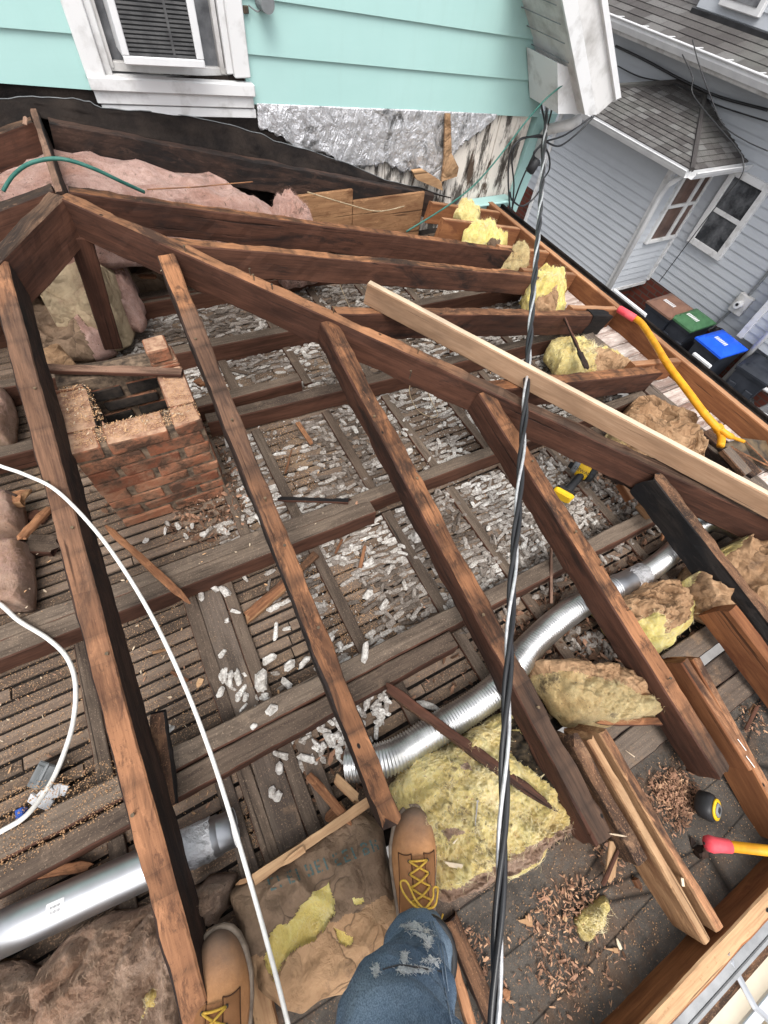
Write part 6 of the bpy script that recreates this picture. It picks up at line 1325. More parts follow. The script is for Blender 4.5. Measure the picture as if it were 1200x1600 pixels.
bare = [P2(q) for q in ([(415, 655), (455, 655), (500, 760), (455, 790), (425, 760)], [(485, 890), (545, 880), (590, 970), (552, 1020), (520, 990)], [(640, 640), (720, 660), (690, 690), (650, 680)], [(395, 1000), (520, 980), (520, 1090), (400, 1110)], [(700, 660), (790, 690), (760, 720), (720, 700)])]
chx = (cx0-0.02, cx1+0.12, cy0-0.25, cy1+0.03)
V, Fc, TT = [], [], []
y = 0.303; cnt = 0; row = 0
while y < 2.40:
    x = -0.05 if y < 1.0 else 0.08
    if y > 1.62: x = -0.2
    while x < 2.06:
        L = rnd.uniform(0.022, 0.066); xx = x+L/2; dens = 0.98 if row % 2 == 0 else 0.62
        d_ = nz((xx*2.2, y*2.2, 3)); 
        if y < 0.78 and xx < 0.95: dens = 1.15
        if y < 0.76 and xx < 0.12: dens = 0.12
        if any(inpoly(xx, y, b_) for b_ in bare): dens = 0.12
        if xx > 1.0 and y < 0.8: dens = 0.95
        near = any(abs(y-jy) < 0.035 for jy in (0.262, 0.80, 1.41, 1.94, 2.39))
        if rnd.random() < dens*(1.05+d_*0.9) and not near:
            t = min(1, max(0.04, 0.36+0.55*nz((xx*3, y*3, 0))+rnd.uniform(-.26, .36)))
            if xx > 1.15 and y < 0.75: t *= 0.55
            if 0.95 < xx < 1.4 and 0.35 < y < 0.95: t = min(1, t+0.30)
            yaw = rnd.gauss(0, 0.14) if rnd.random() < 0.82 else rnd.uniform(-1.6, 1.6)
            key(V, Fc, TT, Vector((xx, y+rnd.uniform(-.005, .005), ZL+rnd.uniform(-.002, .004))), L*rnd.uniform(.7, 1.35), rnd.uniform(.011, .021), rnd.uniform(.004, .010), yaw, rnd.uniform(-.15, .15), t, 0.27); cnt += 1
            if rnd.random() < 0.16:
                key(V, Fc, TT, Vector((xx+rnd.uniform(-.02, .02), y+rnd.uniform(-.02, .02), ZL+0.009)), rnd.uniform(.02, .045), rnd.uniform(.010, .018), rnd.uniform(.006, .010), rnd.uniform(-1.6, 1.6), rnd.uniform(-.3, .3), min(1, t+0.15), 0.2)
        x += L*0.9
    y += 0.02125; row += 1
for (P_, n_, tl) in (([(600, 1060), (700, 1000), (830, 940), (1000, 850), (1060, 800), (960, 720), (860, 680), (760, 860), (650, 1010)], 420, 0.35), ([(485, 1060), (560, 1060), (610, 1080), (600, 1140), (560, 1180), (500, 1160)], 70, 0.75), ([(340, 1020), (400, 1040), (440, 1110), (400, 1130), (350, 1090)], 20, .8), ([(430, 1120), (540, 1100), (550, 1180), (470, 1210)], 60, .7), ([(250, 820), (400, 800), (430, 860), (330, 880)], 14, .5), ([(1050, 900), (1180, 880), (1190, 960), (1080, 1010)], 40, .3), ([(830, 960), (950, 1000), (1000, 1030), (880, 1020)], 60, .3)):
    PP = P2(P_); xs_ = [p[0] for p in PP]; ys_ = [p[1] for p in PP]; c_ = 0
    while c_ < n_:
        x = rnd.uniform(min(xs_), max(xs_)); y = rnd.uniform(min(ys_), max(ys_))
        if inpoly(x, y, PP): key(V, Fc, TT, Vector((x, y, ZL+rnd.uniform(0, .012))), rnd.uniform(.02, .05), rnd.uniform(.010, .02), rnd.uniform(.006, .012), rnd.uniform(-1.6, 1.6), rnd.uniform(-.3, .3), min(1, max(.05, tl+rnd.uniform(-.25, .25))), 0.2); c_ += 1
r_c = random.Random(77); nc_ = 0
while nc_ < 9000:
    x = r_c.uniform(-.1, 2.06); y = r_c.uniform(.29, 2.4)
    if nz((x*3, y*3, 0)) + r_c.uniform(-.5, .5) < -.05 or (y < .8 and x < .1): continue
    nc_ += 1; s_ = r_c.uniform(.0012, .005); b = len(V); z0 = ZL+r_c.uniform(-.001, .010)
    for q in ((-1, -.6, 0), (1, -.5, .1), (.1, 1, 0), (0, 0, .8)): V.append((x+q[0]*s_*r_c.uniform(.5, 1.6), y+q[1]*s_*r_c.uniform(.5, 1.4), z0+q[2]*s_))
    Fc += [(b, b+1, b+3), (b+1, b+2, b+3), (b+2, b, b+3)]; TT += [r_c.uniform(.2, 1)]*3
o = mk('plaster_rubble', V, Fc, M_KEY, None, None, False, None, TT); tag(o, 'whitish plaster keys and crumbs strewn over the laths', None, None, 'stuff'); print('keys', cnt)
# individual larger chunks
CH = [((570, 1020), .06, .02, 1.0, 'long white plaster stick lying on the edge of the near joist pair'), ((352, 925), .05, .024, 1.9, 'white plaster lump in the trio on the wide board'), ((336, 920), .035, .018, 2.0, 'left lump of the trio on the wide board'), ((315, 932), .03, .014, 1.4, 'plaster lump fallen left of the wide board'),
      ((350, 1055), .045, .018, 1.3, 'first tall piece of the white cluster beside the near joists'), ((360, 1060), .05, .016, 1.2, 'second tall piece of the white cluster'), ((372, 1058), .05, .02, 1.5, 'third tall piece of the white cluster'), ((408, 1065), .06, .035, 1.2, 'broad grey crumb heap right of the white cluster'),
      ((448, 1068), .045, .018, 1.9, 'grey plaster stick right of the broad crumb'), ((475, 1035), .05, .018, .4, 'plaster stick on the bare laths below the offcut'), ((452, 1040), .04, .028, .2, 'plaster lump beside the stick on the bare laths'), ((367, 955), .035, .012, 2.4, 'small stick on the wide board by the orange offcut'), ((355, 970), .016, .014, 0, 'tiny crumb below the small stick'),
      ((372, 1090), .025, .016, 1.2, 'short crumb below the white cluster'), ((384, 1090), .025, .016, 1.0, 'short crumb right of the other short crumb'), ((345, 1082), .03, .018, .9, 'oval lump on the strip left of the cluster'), ((420, 1030), .045, .022, .2, 'grey flat piece on the bare laths'), ((425, 1110), .03, .022, .5, 'chunk on the near joist beside the boot rafter'),
      ((440, 1180), .05, .015, 2.4, 'hollow plaster key in the near cell'), ((480, 1185), .055, .018, 2.4, 'long plaster key right of the hollow one'), ((437, 1200), .03, .02, 1.0, 'crumb below the hollow key'), ((425, 1238), .025, .018, 1.2, 'left of the pair of crumbs on the near board'), ((434, 1244), .025, .018, .8, 'right of the pair of crumbs on the near board'),
      ((396, 1135), .02, .014, .3, 'small crumb on the near joist'), ((300, 822), .022, .012, 1.2, 'white chip at the chimney foot'), ((318, 835), .026, .018, .2, 'rounded white stone at the right chimney foot'), ((258, 830), .03, .010, 1.3, 'thin white piece left of the chimney foot'), ((228, 845), .02, .016, .6, 'rounded white lump left of the chimney foot'),
      ((718, 708), .05, .03, .9, 'bright hooked plaster lump mid-cell') if False else ((555, 672), .045, .02, 1.5, 'bright upright plaster key mid-floor'), ((652, 838), .06, .03, .9, 'large grey slab of plaster near the middle rafter'), ((575, 880), .045, .025, .3, 'oval key at the top of the sawdust patch'), ((574, 930), .04, .026, .5, 'rounded key inside the sawdust patch'), ((600, 945), .05, .018, .6, 'key at the right side of the sawdust patch'),
      ((660, 1130), .045, .018, 2.2, 'whitish key by the long brown stick') if False else ((668, 1103), .06, .02, 2.4, 'grey key beside the silver duct and brown stick'), ((263, 1140), .03, .022, .3, 'pale chip on the joist end beside the leftmost rafter'), ((400, 1178), .025, .02, .3, 'small white chip on the near board')]
for k, ((x, y), L, w_, yaw, lab) in enumerate(CH):
    V, Fc, TT = [], [], []; key(V, Fc, TT, Vector((0, 0, 0)), L, w_, w_*0.45, yaw, 0, .8, .32)
    o = mk('plaster_chunk', V, Fc, M_CHUNK); zz = -1.40 if lab.find('joist') >= 0 else ZL+0.018; o.location = az(x, y, zz); tag(o, lab, 'plaster chunk', 'loose plaster chunks')
# wood chips piles etc.
def chips(name, label, areas, mats, smin, smax, seed, flat=0.35, thick=0.12):
    r = random.Random(seed); V, Fc, fm = [], [], []
    for poly, n_, zz, hump in areas:
        PP = P2(poly, zz); xs_ = [p[0] for p in PP]; ys_ = [p[1] for p in PP]; cx_ = sum(xs_)/len(xs_); cy_ = sum(ys_)/len(ys_); c_ = 0; rad = max(max(xs_)-min(xs_), max(ys_)-min(ys_))/2
        while c_ < n_:
            x = r.uniform(min(xs_), max(xs_)); y = r.uniform(min(ys_), max(ys_))
            if hump: x = cx_+(x-cx_)*math.sqrt(r.random()+.1); y = cy_+(y-cy_)*math.sqrt(r.random()+.1)
            if not inpoly(x, y, PP): continue
            c_ += 1; L = r.uniform(smin, smax)*(r.random()**1.2*0.8+0.35); w2 = L*r.uniform(.15, .45); th = max(0.0008, w2*thick)
            dd = math.hypot(x-cx_, y-cy_)/rad; z = zz+r.random()*(0.004+hump*max(0, 1-dd*1.3))
            R3 = Matrix.Rotation(r.uniform(0, 6.3), 3, 'Z') @ Matrix.Rotation(r.uniform(-flat, flat), 3, 'Y') @ Matrix.Rotation(r.uniform(-flat, flat)*1.6, 3, 'X'); b = len(V)
            for (px, py, pz) in ((-1, 0, 0), (-.5, -1, 0), (.6, -.8, 0), (1, .1, 0), (.4, 1, 0), (-.6, .7, 0)):
                for s_ in (0, 1): V.append(tuple(Vector((x, y, z+0.002)) + R3 @ Vector((px*L/2*(1+r.uniform(-.2, .2)), py*w2/2*(1+r.uniform(-.3, .3)), s_*th + px*px*w2*0.15))))
            Fc.append(tuple(b+k*2+1 for k in range(6))); Fc.append(tuple(b+k*2 for k in range(5, -1, -1)))
            for k in range(6): Fc.append((b+k*2, b+(k+1) % 6*2, b+(k+1) % 6*2+1, b+k*2+1))
            fm += [r.randrange(len(mats))]*8
    o = mk(name, V, Fc, mats, None, fm, False); return tag(o, label, None, None, 'stuff')
chips('wood_chips', 'reddish wood chips piled on the tar paper and under the sister boards', [([(1010, 1215), (1040, 1198), (1080, 1205), (1095, 1235), (1080, 1290), (1060, 1318), (1035, 1290), (1012, 1250)], 1300, -1.497, 0.02), ([(830, 1380), (900, 1360), (950, 1385), (960, 1420), (900, 1470), (860, 1510), (820, 1480)], 520, -1.497, 0.006), ([(950, 1250), (990, 1220), (1040, 1180), (1080, 1200), (1000, 1290)], 80, -1.495, 0), ([(830, 1480), (920, 1500), (900, 1560), (840, 1560)], 160, -1.497, 0.004), ([(700, 1420), (760, 1470), (770, 1530), (740, 1540)], 120, -1.497, 0.01), ([(1150, 1110), (1195, 1080), (1200, 1150), (1165, 1160)], 90, -1.495, 0.005), ([(920, 1300), (990, 1320), (980, 1390), (920, 1370)], 90, -1.495, 0.006), ([(740, 1440), (1000, 1440), (960, 1600), (740, 1600)], 260, -1.498, 0)], [M_CHIP, M_DCHIP, M_CHIP, M_SPCH, M_CHIP], 0.003, 0.021, 5, 0.5)
chips('leaf_litter', 'dark brown bark and leaf litter under the duct', [([(620, 1080), (720, 1010), (850, 920), (930, 850), (1060, 780), (1100, 850), (1160, 930), (1100, 1010), (1000, 1040), (880, 1030), (760, 1090), (680, 1120)], 1500, ZL+0.004, 0.006), ([(860, 690), (960, 720), (1050, 790), (1000, 860), (900, 790)], 350, ZL+0.006, 0), ([(420, 1160), (560, 1150), (600, 1220), (500, 1260)], 120, ZL+0.003, 0), ([(200, 560), (260, 800), (170, 830), (110, 720)], 200, ZL+0.004, 0), ([(325, 660), (420, 800), (330, 850), (250, 850)], 700, ZL+0.002, 0.02)], [M_DCHIP, M_DCHIP, M_CHIP], 0.010, 0.042, 6, 0.6)
chips('twig_litter', 'fine chips and shavings scattered over the laths', [([(0, 960), (300, 880), (520, 1080), (420, 1300), (0, 1420)], 420, ZL+0.002, 0), ([(300, 440), (820, 430), (1000, 700), (640, 1080), (330, 900)], 380, ZL+0.008, 0), ([(118, 676), (170, 661), (262, 640), (304, 632), (312, 650), (120, 698)], 150, zt+0.001, 0), ([(95, 604), (135, 600), (160, 652), (112, 664)], 90, zt+0.001, 0), ([(0, 860), (560, 770), (560, 800), (0, 1000)], 90, -1.398, 0)], [M_CHIP, M_SAW, W_NEWT], 0.003, 0.016, 8, 0.3)
# sawdust grains
r = random.Random(9); V, Fc = [], []
for poly, n_, zz in (([(455, 880), (560, 860), (625, 985), (555, 1035)], 2600, ZL+0.001), ([(400, 660), (450, 655), (500, 760), (430, 790)], 1500, ZL+0.001), ([(114, 674), (170, 660), (262, 638), (306, 630), (314, 652), (116, 702)], 1500, zt-0.001), ([(92, 604), (138, 600), (164, 655), (108, 668)], 700, zt-0.001), ([(254, 590), (280, 590), (306, 630), (266, 636)], 450, zt-0.001), ([(0, 1240), (190, 1180), (190, 1260), (0, 1370)], 1500, -1.402), ([(120, 1230), (195, 1210), (195, 1330), (160, 1330)], 500, ZL+0.002),
                      ([(0, 980), (300, 900), (440, 1300), (0, 1420)], 3200, ZL+0.001), ([(320, 1280), (430, 1230), (440, 1300), (390, 1330)], 500, ZL+0.002), ([(690, 1430), (930, 1600), (1190, 1290), (1190, 1080), (1000, 1200)], 1800, -1.497), ([(250, 590), (420, 700), (420, 860), (240, 860)], 1500, ZL+0.001), ([(610, 1180), (800, 1120), (915, 1280), (690, 1400)], 300, -1.38)):
    PP = P2(poly, zz); xs_ = [p[0] for p in PP]; ys_ = [p[1] for p in PP]; c_ = 0
    while c_ < n_:
        x = r.uniform(min(xs_), max(xs_)); y = r.uniform(min(ys_), max(ys_)); 
        if not inpoly(x, y, PP): continue
        c_ += 1; s_ = r.uniform(.0006, .0022); b = len(V)
        for q in ((-1, -.6, 0), (1, -.5, .1), (.1, 1, 0), (0, 0, 1)): V.append((x+q[0]*s_*r.uniform(.6, 1.5), y+q[1]*s_*r.uniform(.6, 1.5), zz+q[2]*s_))
        Fc += [(b, b+1, b+2), (b, b+1, b+3), (b+1, b+2, b+3), (b+2, b, b+3)]
tag(mk('sawdust', V, Fc, M_SAW), 'tan sawdust grains sprinkled over laths, joists and bricks', None, None, 'stuff')
#@@TOOLS
# ================================================================== TOOLS
sh = empty('roofing_shovel', sr_(1125, 690), 'yellow handled roofing shovel with a red grip leaning on the right fascia', 'shovel')
def sh_(px, py, h): return on_side_h(px, py, h)
pts = [sh_(990, 496, 0.02), sh_(1003, 506, 0.03), sh_(1022, 535, 0.035), sh_(1045, 572, 0.035), sh_(1075, 612, 0.02), sh_(1102, 648, 0.0), sh_(1124, 672, -0.02)]
m = MB(); m.tube(spline(pts, 8), 0.0165, 14); m.build('handle', M_YPL, sh, True)
m = MB(); a = sh_(966, 482, 0.018); b = sh_(992, 498, 0.022); m.tube([a, a.lerp(b, .06), a.lerp(b, .95), b], [0.015, 0.0195, 0.0205, 0.018], 14); m.build('grip', M_RED, sh, True)
m = MB(); c0 = sh_(1120, 666, -0.018)
m.tube(spline([c0, sh_(1127, 682, -0.04), sh_(1126, 697, -0.06)], 6), [0.02]*4+[0.016]*9, 10); m.tube(spline([c0, sh_(1138, 680, -0.02), sh_(1162, 690, -0.03)], 6), [0.02]*3+[0.014]*5+[0.008]*5, 10); m.build('yoke', M_YPL, sh, True)
m = MB(); bl = [sh_(1126, 696, -0.075), sh_(1158, 684, -0.03), sh_(1225, 692, -0.04), sh_(1215, 740, -0.09), sh_(1178, 722, -0.10)]
m.prism(bl, (0.0, 0, -0.003)); bo_ = m.build('blade', M_RUST, sh)
m = MB()
for a, b in ((0.1, .9),): pass
cc = sum(bl, Vector())/5
for k, (i, j) in enumerate(((0, 2), (1, 3), (0, 3), (4, 1))): m.tube([bl[i].lerp(cc, .25)+Vector((0, 0, .002)), bl[j].lerp(cc, .25)+Vector((0, 0, .002))], 0.004, 5)
m.build('blade_rib', W_SPL, sh)
m = MB(); a = sh_(1138, 690, -0.06); b = sh_(1160, 695, -0.06); m.prism([a, sh_(1150, 687, -0.055), b, sh_(1148, 697, -0.065)], (0, 0, -0.004)); m.build('bracket', M_STEEL, sh)
# lower handle
h2 = empty('pry_handle', az(1150, 1322, -1.42), 'yellow tool handle with a red end knob entering from the lower right edge', 'tool handle')
a = az(1104, 1318, -1.405); b = az(1138, 1322, -1.40); c = az(1260, 1336, -1.38)
m = MB(); m.tube([b, c], 0.0135, 14); m.build('handle', M_YPL, h2, True)
d = (b-a).normalized(); m = MB(); m.tube([a-d*0.006, a, a+d*0.012, a+d*0.03, b+d*0.004], [0.006, 0.018, 0.021, 0.018, 0.0165], 16); m.build('grip', M_RED, h2, True)
m = MB(); m.tube([a-d*0.0075, a-d*0.0055], 0.004, 8); m.build('grip_hole', M_BLK, h2)
# tape measure
c = az(1106, 1260, -1.455)
tm = empty('tape_measure', c+Vector((0, 0, -0.04)), 'black and yellow tape measure standing on the tar paper', 'tape measure')
axv = (az(1122, 1270, -1.46)-az(1100, 1255, -1.46)); axv.z = 0.055; axv.normalize()
up_ = Vector((0, 0, 1)); sdv = axv.cross(up_).normalized(); up_ = sdv.cross(axv)
def ring(cen, r_, sq, k=22): 
    out = []
    for i in range(k):
        t = 2*math.pi*i/k; x = math.cos(t); z = math.sin(t); f_ = 1/((abs(x)**sq+abs(z)**sq)**(1/sq)); out.append(cen+(sdv*x+up_*z)*r_*f_)
    return out
def loft(m, rings):
    k = len(rings[0]); V = [p for r_ in rings for p in r_]; Fc = []
    for i in range(len(rings)-1):
        for j in range(k): Fc.append((i*k+j, i*k+(j+1) % k, (i+1)*k+(j+1) % k, (i+1)*k+j))
    Fc.append(tuple(range(k-1, -1, -1))); Fc.append(tuple((len(rings)-1)*k+j for j in range(k))); m.add(V, Fc)
m = MB(); c0 = c-axv*0.026; loft(m, [ring(c0, .026, 3), ring(c0+axv*0.006, .034, 3), ring(c0+axv*0.03, .036, 3), ring(c0+axv*0.040, .034, 3), ring(c0+axv*0.046, .028, 2.4)]); m.build('case', M_BLK, tm, True)
m = MB(); e = c0+axv*0.0465; loft(m, [ring(e, .029, 2.2), ring(e+axv*0.004, .028, 2.2), ring(e+axv*0.0045, .020, 2.2)]); m.build('yellow_ring', M_DYEL, tm, True)
m = MB(); e = e+axv*0.0048; loft(m, [ring(e, .019, 3), ring(e+axv*0.003, .017, 3)]); m.build('badge', M_GPVC, tm, True)
m = MB(); e = e+axv*0.0032; loft(m, [ring(e, .008, 6), ring(e+axv*0.0015, .007, 6)]); m.build('badge_mark', M_BLK, tm, True)
# drill / impact driver lying on the laths
dr = empty('impact_driver', az(900, 750, ZL+.01), 'yellow and black cordless impact driver lying on the laths', 'power tool')
hd0 = az(888, 738, -1.415); hd1 = az(926, 738, -1.40); d = (hd1-hd0).normalized(); L = (hd1-hd0).length
def rg(cen, ax_, r_, k=18): 
    u = ax_.orthogonal().normalized(); v = ax_.cross(u); return [cen+(u*math.cos(2*math.pi*i/k)+v*math.sin(2*math.pi*i/k))*r_ for i in range(k)]
def prof_(m, A, ax_, L_, pr_): 
    k = 18; loft(m, [rg(A+ax_*L_*t, ax_, r_) for t, r_ in pr_])
n0 = az(893, 727, -1.425); n1 = az(925, 744, -1.425); d = (n1-n0).normalized(); L = (n1-n0).length
m = MB(); prof_(m, n0-d*0.012, d, L, [(0, .008), (0.03, .014), (.16, .015), (.17, .02), (.22, .021)]); m.build('chuck', M_BLK, dr, True)
m = MB(); prof_(m, n0, d, L, [(.05, .021), (.08, .026), (.28, .028), (.30, .026)]); m.build('nose', M_GPVC, dr, True)
m = MB(); prof_(m, n0, d, L, [(.28, .027), (.32, .031), (.78, .031), (.82, .029)]); mot = m.build('motor_housing', M_DYEL, dr, True)
m = MB(); prof_(m, n0, d, L, [(.80, .031), (.84, .033), (1.0, .032), (1.08, .026), (1.1, .012)]); m.build('end_cap', M_BLK, dr, True)
g0 = n0+d*L*0.6; g1 = az(886, 768, -1.45); m = MB(); gd = (g1-g0)
m.tube(spline([g0, g0+gd*.3, g0+gd*.7, g1], 5), [.019]*4+[.017]*8+[.02]*4, 12); m.build('grip', M_BLK, dr, True)
gn = gd.normalized(); T = Matrix.Translation(g1) @ (Matrix((d, gn.cross(d).normalized(), gn)).transposed()).to_4x4()
m = MB(); m.bbox((-0.045, -0.028, 0.0), (0.035, 0.028, 0.014), 0.006, 0, .5, T); m.build('foot', M_BLK, dr)
m = MB(); m.bbox((-0.048, -0.03, 0.014), (0.038, 0.03, 0.040), 0.007, 0, .5, T); bt = m.build('battery', M_DYEL, dr)
m = MB(); m.bbox((-0.05, -0.018, 0.006), (-0.047, 0.018, 0.03), 0.002, 0, .5, T); m.build('battery_label', M_BLK, bt)
# lettering on the motor housing
cu = bpy.data.curves.new('lettering', 'FONT'); cu.body = 'DEWALT'; cu.size = 0.020; cu.extrude = 0.0006; cu.align_x = 'CENTER'
to = bpy.data.objects.new('lettering', cu); COL.objects.link(to); bpy.context.view_layer.update()
me = bpy.data.meshes.new_from_object(to); bpy.data.objects.remove(to)
to = bpy.data.objects.new('lettering', me); COL.objects.link(to); me.materials.append(M_BLK)
lc = n0+d*L*0.55; tv = (-lc).normalized(); zv = (tv-d*tv.dot(d)).normalized(); yv = zv.cross(d)
Mx = Matrix(((d.x, yv.x, zv.x, 0), (d.y, yv.y, zv.y, 0), (d.z, yv.z, zv.z, 0), (0, 0, 0, 1))); Mx.translation = lc+zv*0.0312-yv*0.007
to.matrix_world = Mx; bpy.context.view_layer.update(); to.parent = mot; to.matrix_parent_inverse = mot.matrix_world.inverted()
#@@PERSON
# ================================================================== PERSON (seen from their own eyes: legs and boots)
per = empty('person', (-0.15, -0.35, -1.41), 'person in ripped blue jeans and tan lace-up work boots standing on the framing', 'person')
ZF = -1.415
def tubeloft(name, secs, mat, parent, n=40, wr=0.0, seed=0, mod=None):
    # secs: centre, radius x, radius y (horizontal-ish ellipses following the path)
    V = []; Fc = []; C_ = spline([s[0] for s in secs], 8); k = len(C_); R1 = []; R2 = []
    for i in range(k):
        t = i/8; j = min(len(secs)-2, int(t)); f = t-j; f = f*f*(3-2*f); R1.append(secs[j][1]*(1-f)+secs[j+1][1]*f); R2.append(secs[j][2]*(1-f)+secs[j+1][2]*f)
    for i in range(k):
        d = (C_[min(i+1, k-1)]-C_[max(i-1, 0)]).normalized(); u = Vector((1, 0, 0)); u = (u-d*u.dot(d)).normalized(); v = d.cross(u)
        for a_ in range(n):
            a = 2*math.pi*a_/n; p = C_[i]+u*math.cos(a)*R1[i]+v*math.sin(a)*R2[i]
            if wr: p += (p-C_[i]).normalized()*(fbm((p.x*8, p.y*8, p.z*26), 1, seed, 4)*wr)
            V.append(p)
    for i in range(k-1):
        for a_ in range(n): Fc.append((i*n+a_, i*n+(a_+1) % n, (i+1)*n+(a_+1) % n, (i+1)*n+a_))
    return V, Fc, C_
def leg_secs(ank, knee, hip): 
    ank, knee, hip = map(Vector, (ank, knee, hip))
    return [(ank+Vector((0, 0, -0.015)), .066, .068), (ank.lerp(knee, .18), .063, .064), (ank.lerp(knee, .45)+Vector((0, -.012, 0)), .071, .073), (ank.lerp(knee, .8), .071, .072), (knee, .079, .078), (knee.lerp(hip, .3), .080, .082), (knee.lerp(hip, .7), .09, .095), (hip, .10, .11)]
LR = leg_secs((0.040, -0.366, -1.28), (-0.048, -0.318, -0.93), (-0.07, -0.50, -0.52))
LL = leg_secs((-0.425, -0.385, -1.27), (-0.36, -0.40, -0.93), (-0.22, -0.50, -0.52))
V1, F1, C1 = tubeloft('l', LR, None, None, 72, 0.018, 3); V2, F2, C2 = tubeloft('l', LL, None, None, 48, 0.010, 8)
m = MB(); m.add(V1, F1); m.add(V2, F2)
Vh, Fh, Ch = tubeloft('h', [(Vector((-.125, -.50, -.60)), .15, .10), (Vector((-.125, -.505, -.52)), .185, .125), (Vector((-.125, -.51, -.42)), .17, .12), (Vector((-.125, -.51, -.36)), .16, .115)], None, None, 48, 0.004, 2); m.add(Vh, Fh)
jeans = m.build('jeans', M_DEN, per, True)
def leg_body(secs):
    return [(c, a*0.72, b*0.72) for c, a, b in secs]
# one continuous body below the clothes (skin modifier)
me = bpy.data.meshes.new('body')
vs = [(-.125, -.50, -.48), (-.07, -.50, -.56), (-0.048, -0.322, -0.93), (0.035, -0.366, -1.26), (0.035, -0.355, -1.36), (0.12, -0.20, -1.385), (-.22, -.50, -.56), (-0.36, -0.40, -0.93), (-0.42, -0.385, -1.28), (-0.42, -0.36, -1.36), (-0.36, -0.20, -1.385), (-.125, -.51, -.38)]
me.from_pydata(vs, [(0, 1), (1, 2), (2, 3), (3, 4), (4, 5), (0, 6), (6, 7), (7, 8), (8, 9), (9, 10), (0, 11)], []); ob = bpy.data.objects.new('body', me); COL.objects.link(ob)
md = ob.modifiers.new('skin', 'SKIN'); md.use_smooth_shade = True
for i, r_ in enumerate([.10, .065, .045, .030, .028, .022, .065, .045, .030, .028, .022, .09]): me.skin_vertices[0].data[i].radius = (r_*.8, r_*.8)
me.skin_vertices[0].data[0].use_root = True; ob.modifiers.new('sub', 'SUBSURF').levels = 1; me.materials.append(M_SKIN); ob.parent = per; ob.matrix_parent_inverse = Matrix.Translation(-per.location)
# frayed rips
BJ = bvh(jeans)
def hitj(px, py):
    h = BJ.ray_cast(Vector((0, 0, 0)), ray(px, py).normalized(), 3); return (h[0], h[1]) if h[0] is not None else (None, None)
def patch(cx_, cy_, rx, ry, rot, sd_):
    r = random.Random(sd_); m = MB(); n1 = 26; pts = []
    for k in range(n1):
        a = 2*math.pi*k/n1; q = 1+0.35*nz((math.cos(a)*2, math.sin(a)*2, 0), 1.6, sd_)+r.uniform(-.12, .12); x = math.cos(a)*rx*q; y = math.sin(a)*ry*q
        pts.append((cx_+x*math.cos(rot)-y*math.sin(rot), cy_+x*math.sin(rot)+y*math.cos(rot)))
    def sp_(x, y, l_=0.0012):
        h, nn = hitj(x, y); return None if h is None else h-ray(x, y).normalized()*l_
    c0 = sp_(cx_, cy_)
    R1 = [sp_(cx_+(x-cx_)*.5, cy_+(y-cy_)*.5, .0022) for x, y in pts]; R2 = [sp_(x, y, .0008) for x, y in pts]
    if c0 is None or any(p is None for p in R1+R2): return
    V = [c0]+R1+R2; Fc = [(0, 1+k, 1+(k+1) % n1) for k in range(n1)]+[(1+k, 1+n1+k, 1+n1+(k+1) % n1, 1+(k+1) % n1) for k in range(n1)]
    m.add(V, Fc)
    for k in range(90):
        a = r.uniform(0, 6.28); q = math.sqrt(r.random())*1.15; x = cx_+math.cos(a)*rx*q; y = cy_+math.sin(a)*ry*q; l_ = r.uniform(3, 7); b = rot+1.57+r.gauss(0, 1.3); cv = r.uniform(-3, 3)
        P_ = [sp_(x+math.cos(b)*l_*t+math.sin(b)*cv*t*t, y+math.sin(b)*l_*t-math.cos(b)*cv*t*t, .0015+.003*math.sin(t*3)) for t in (0, .33, .66, 1)]
        if all(p is not None for p in P_): m.tube(P_, 0.0003, 4)
    m.build('frayed_patch', M_FRAY, jeans, True)
for a_ in ((652, 1452, 17, 9, 0.7, 11), (668, 1466, 8, 15, -0.3, 12), (640, 1445, 14, 2.5, -0.2, 13), (588, 1514, 5, 9, 0.2, 14), (640, 1514, 22, 7, -0.02, 15), (632, 1495, 5, 9, 0.1, 16), (676, 1500, 14, 3.5, 0.85, 17), (664, 1514, 11, 4, 0.3, 18)): patch(*a_)
m = MB()
for P_ in ([(598, 1515), (625, 1508), (655, 1512), (690, 1518)], [(560, 1455), (590, 1440), (620, 1436)],):
    pts = []
    for x, y in P_:
        h, nn = hitj(x, y)
        if h is not None: pts.append(h-ray(x, y).normalized()*0.001)
    if len(pts) > 2: m.tube(spline(pts, 5), 0.0012, 5)
if m.F: m.build('seam', M_CABLK, jeans)
for off in (0, 5):
    pts = []
    for x, y in [(672+off, 1440), (684+off, 1475), (690+off, 1510), (695+off, 1545), (702+off, 1580), (706+off, 1600)]:
        h, nn = hitj(x, y)
        if h is not None: pts.append(h-ray(x, y).normalized()*0.001)
    if len(pts) > 3: m = MB(); m.tube(spline(pts, 5), 0.0011, 5); m.build('side_seam', M_SEAM, jeans, True)
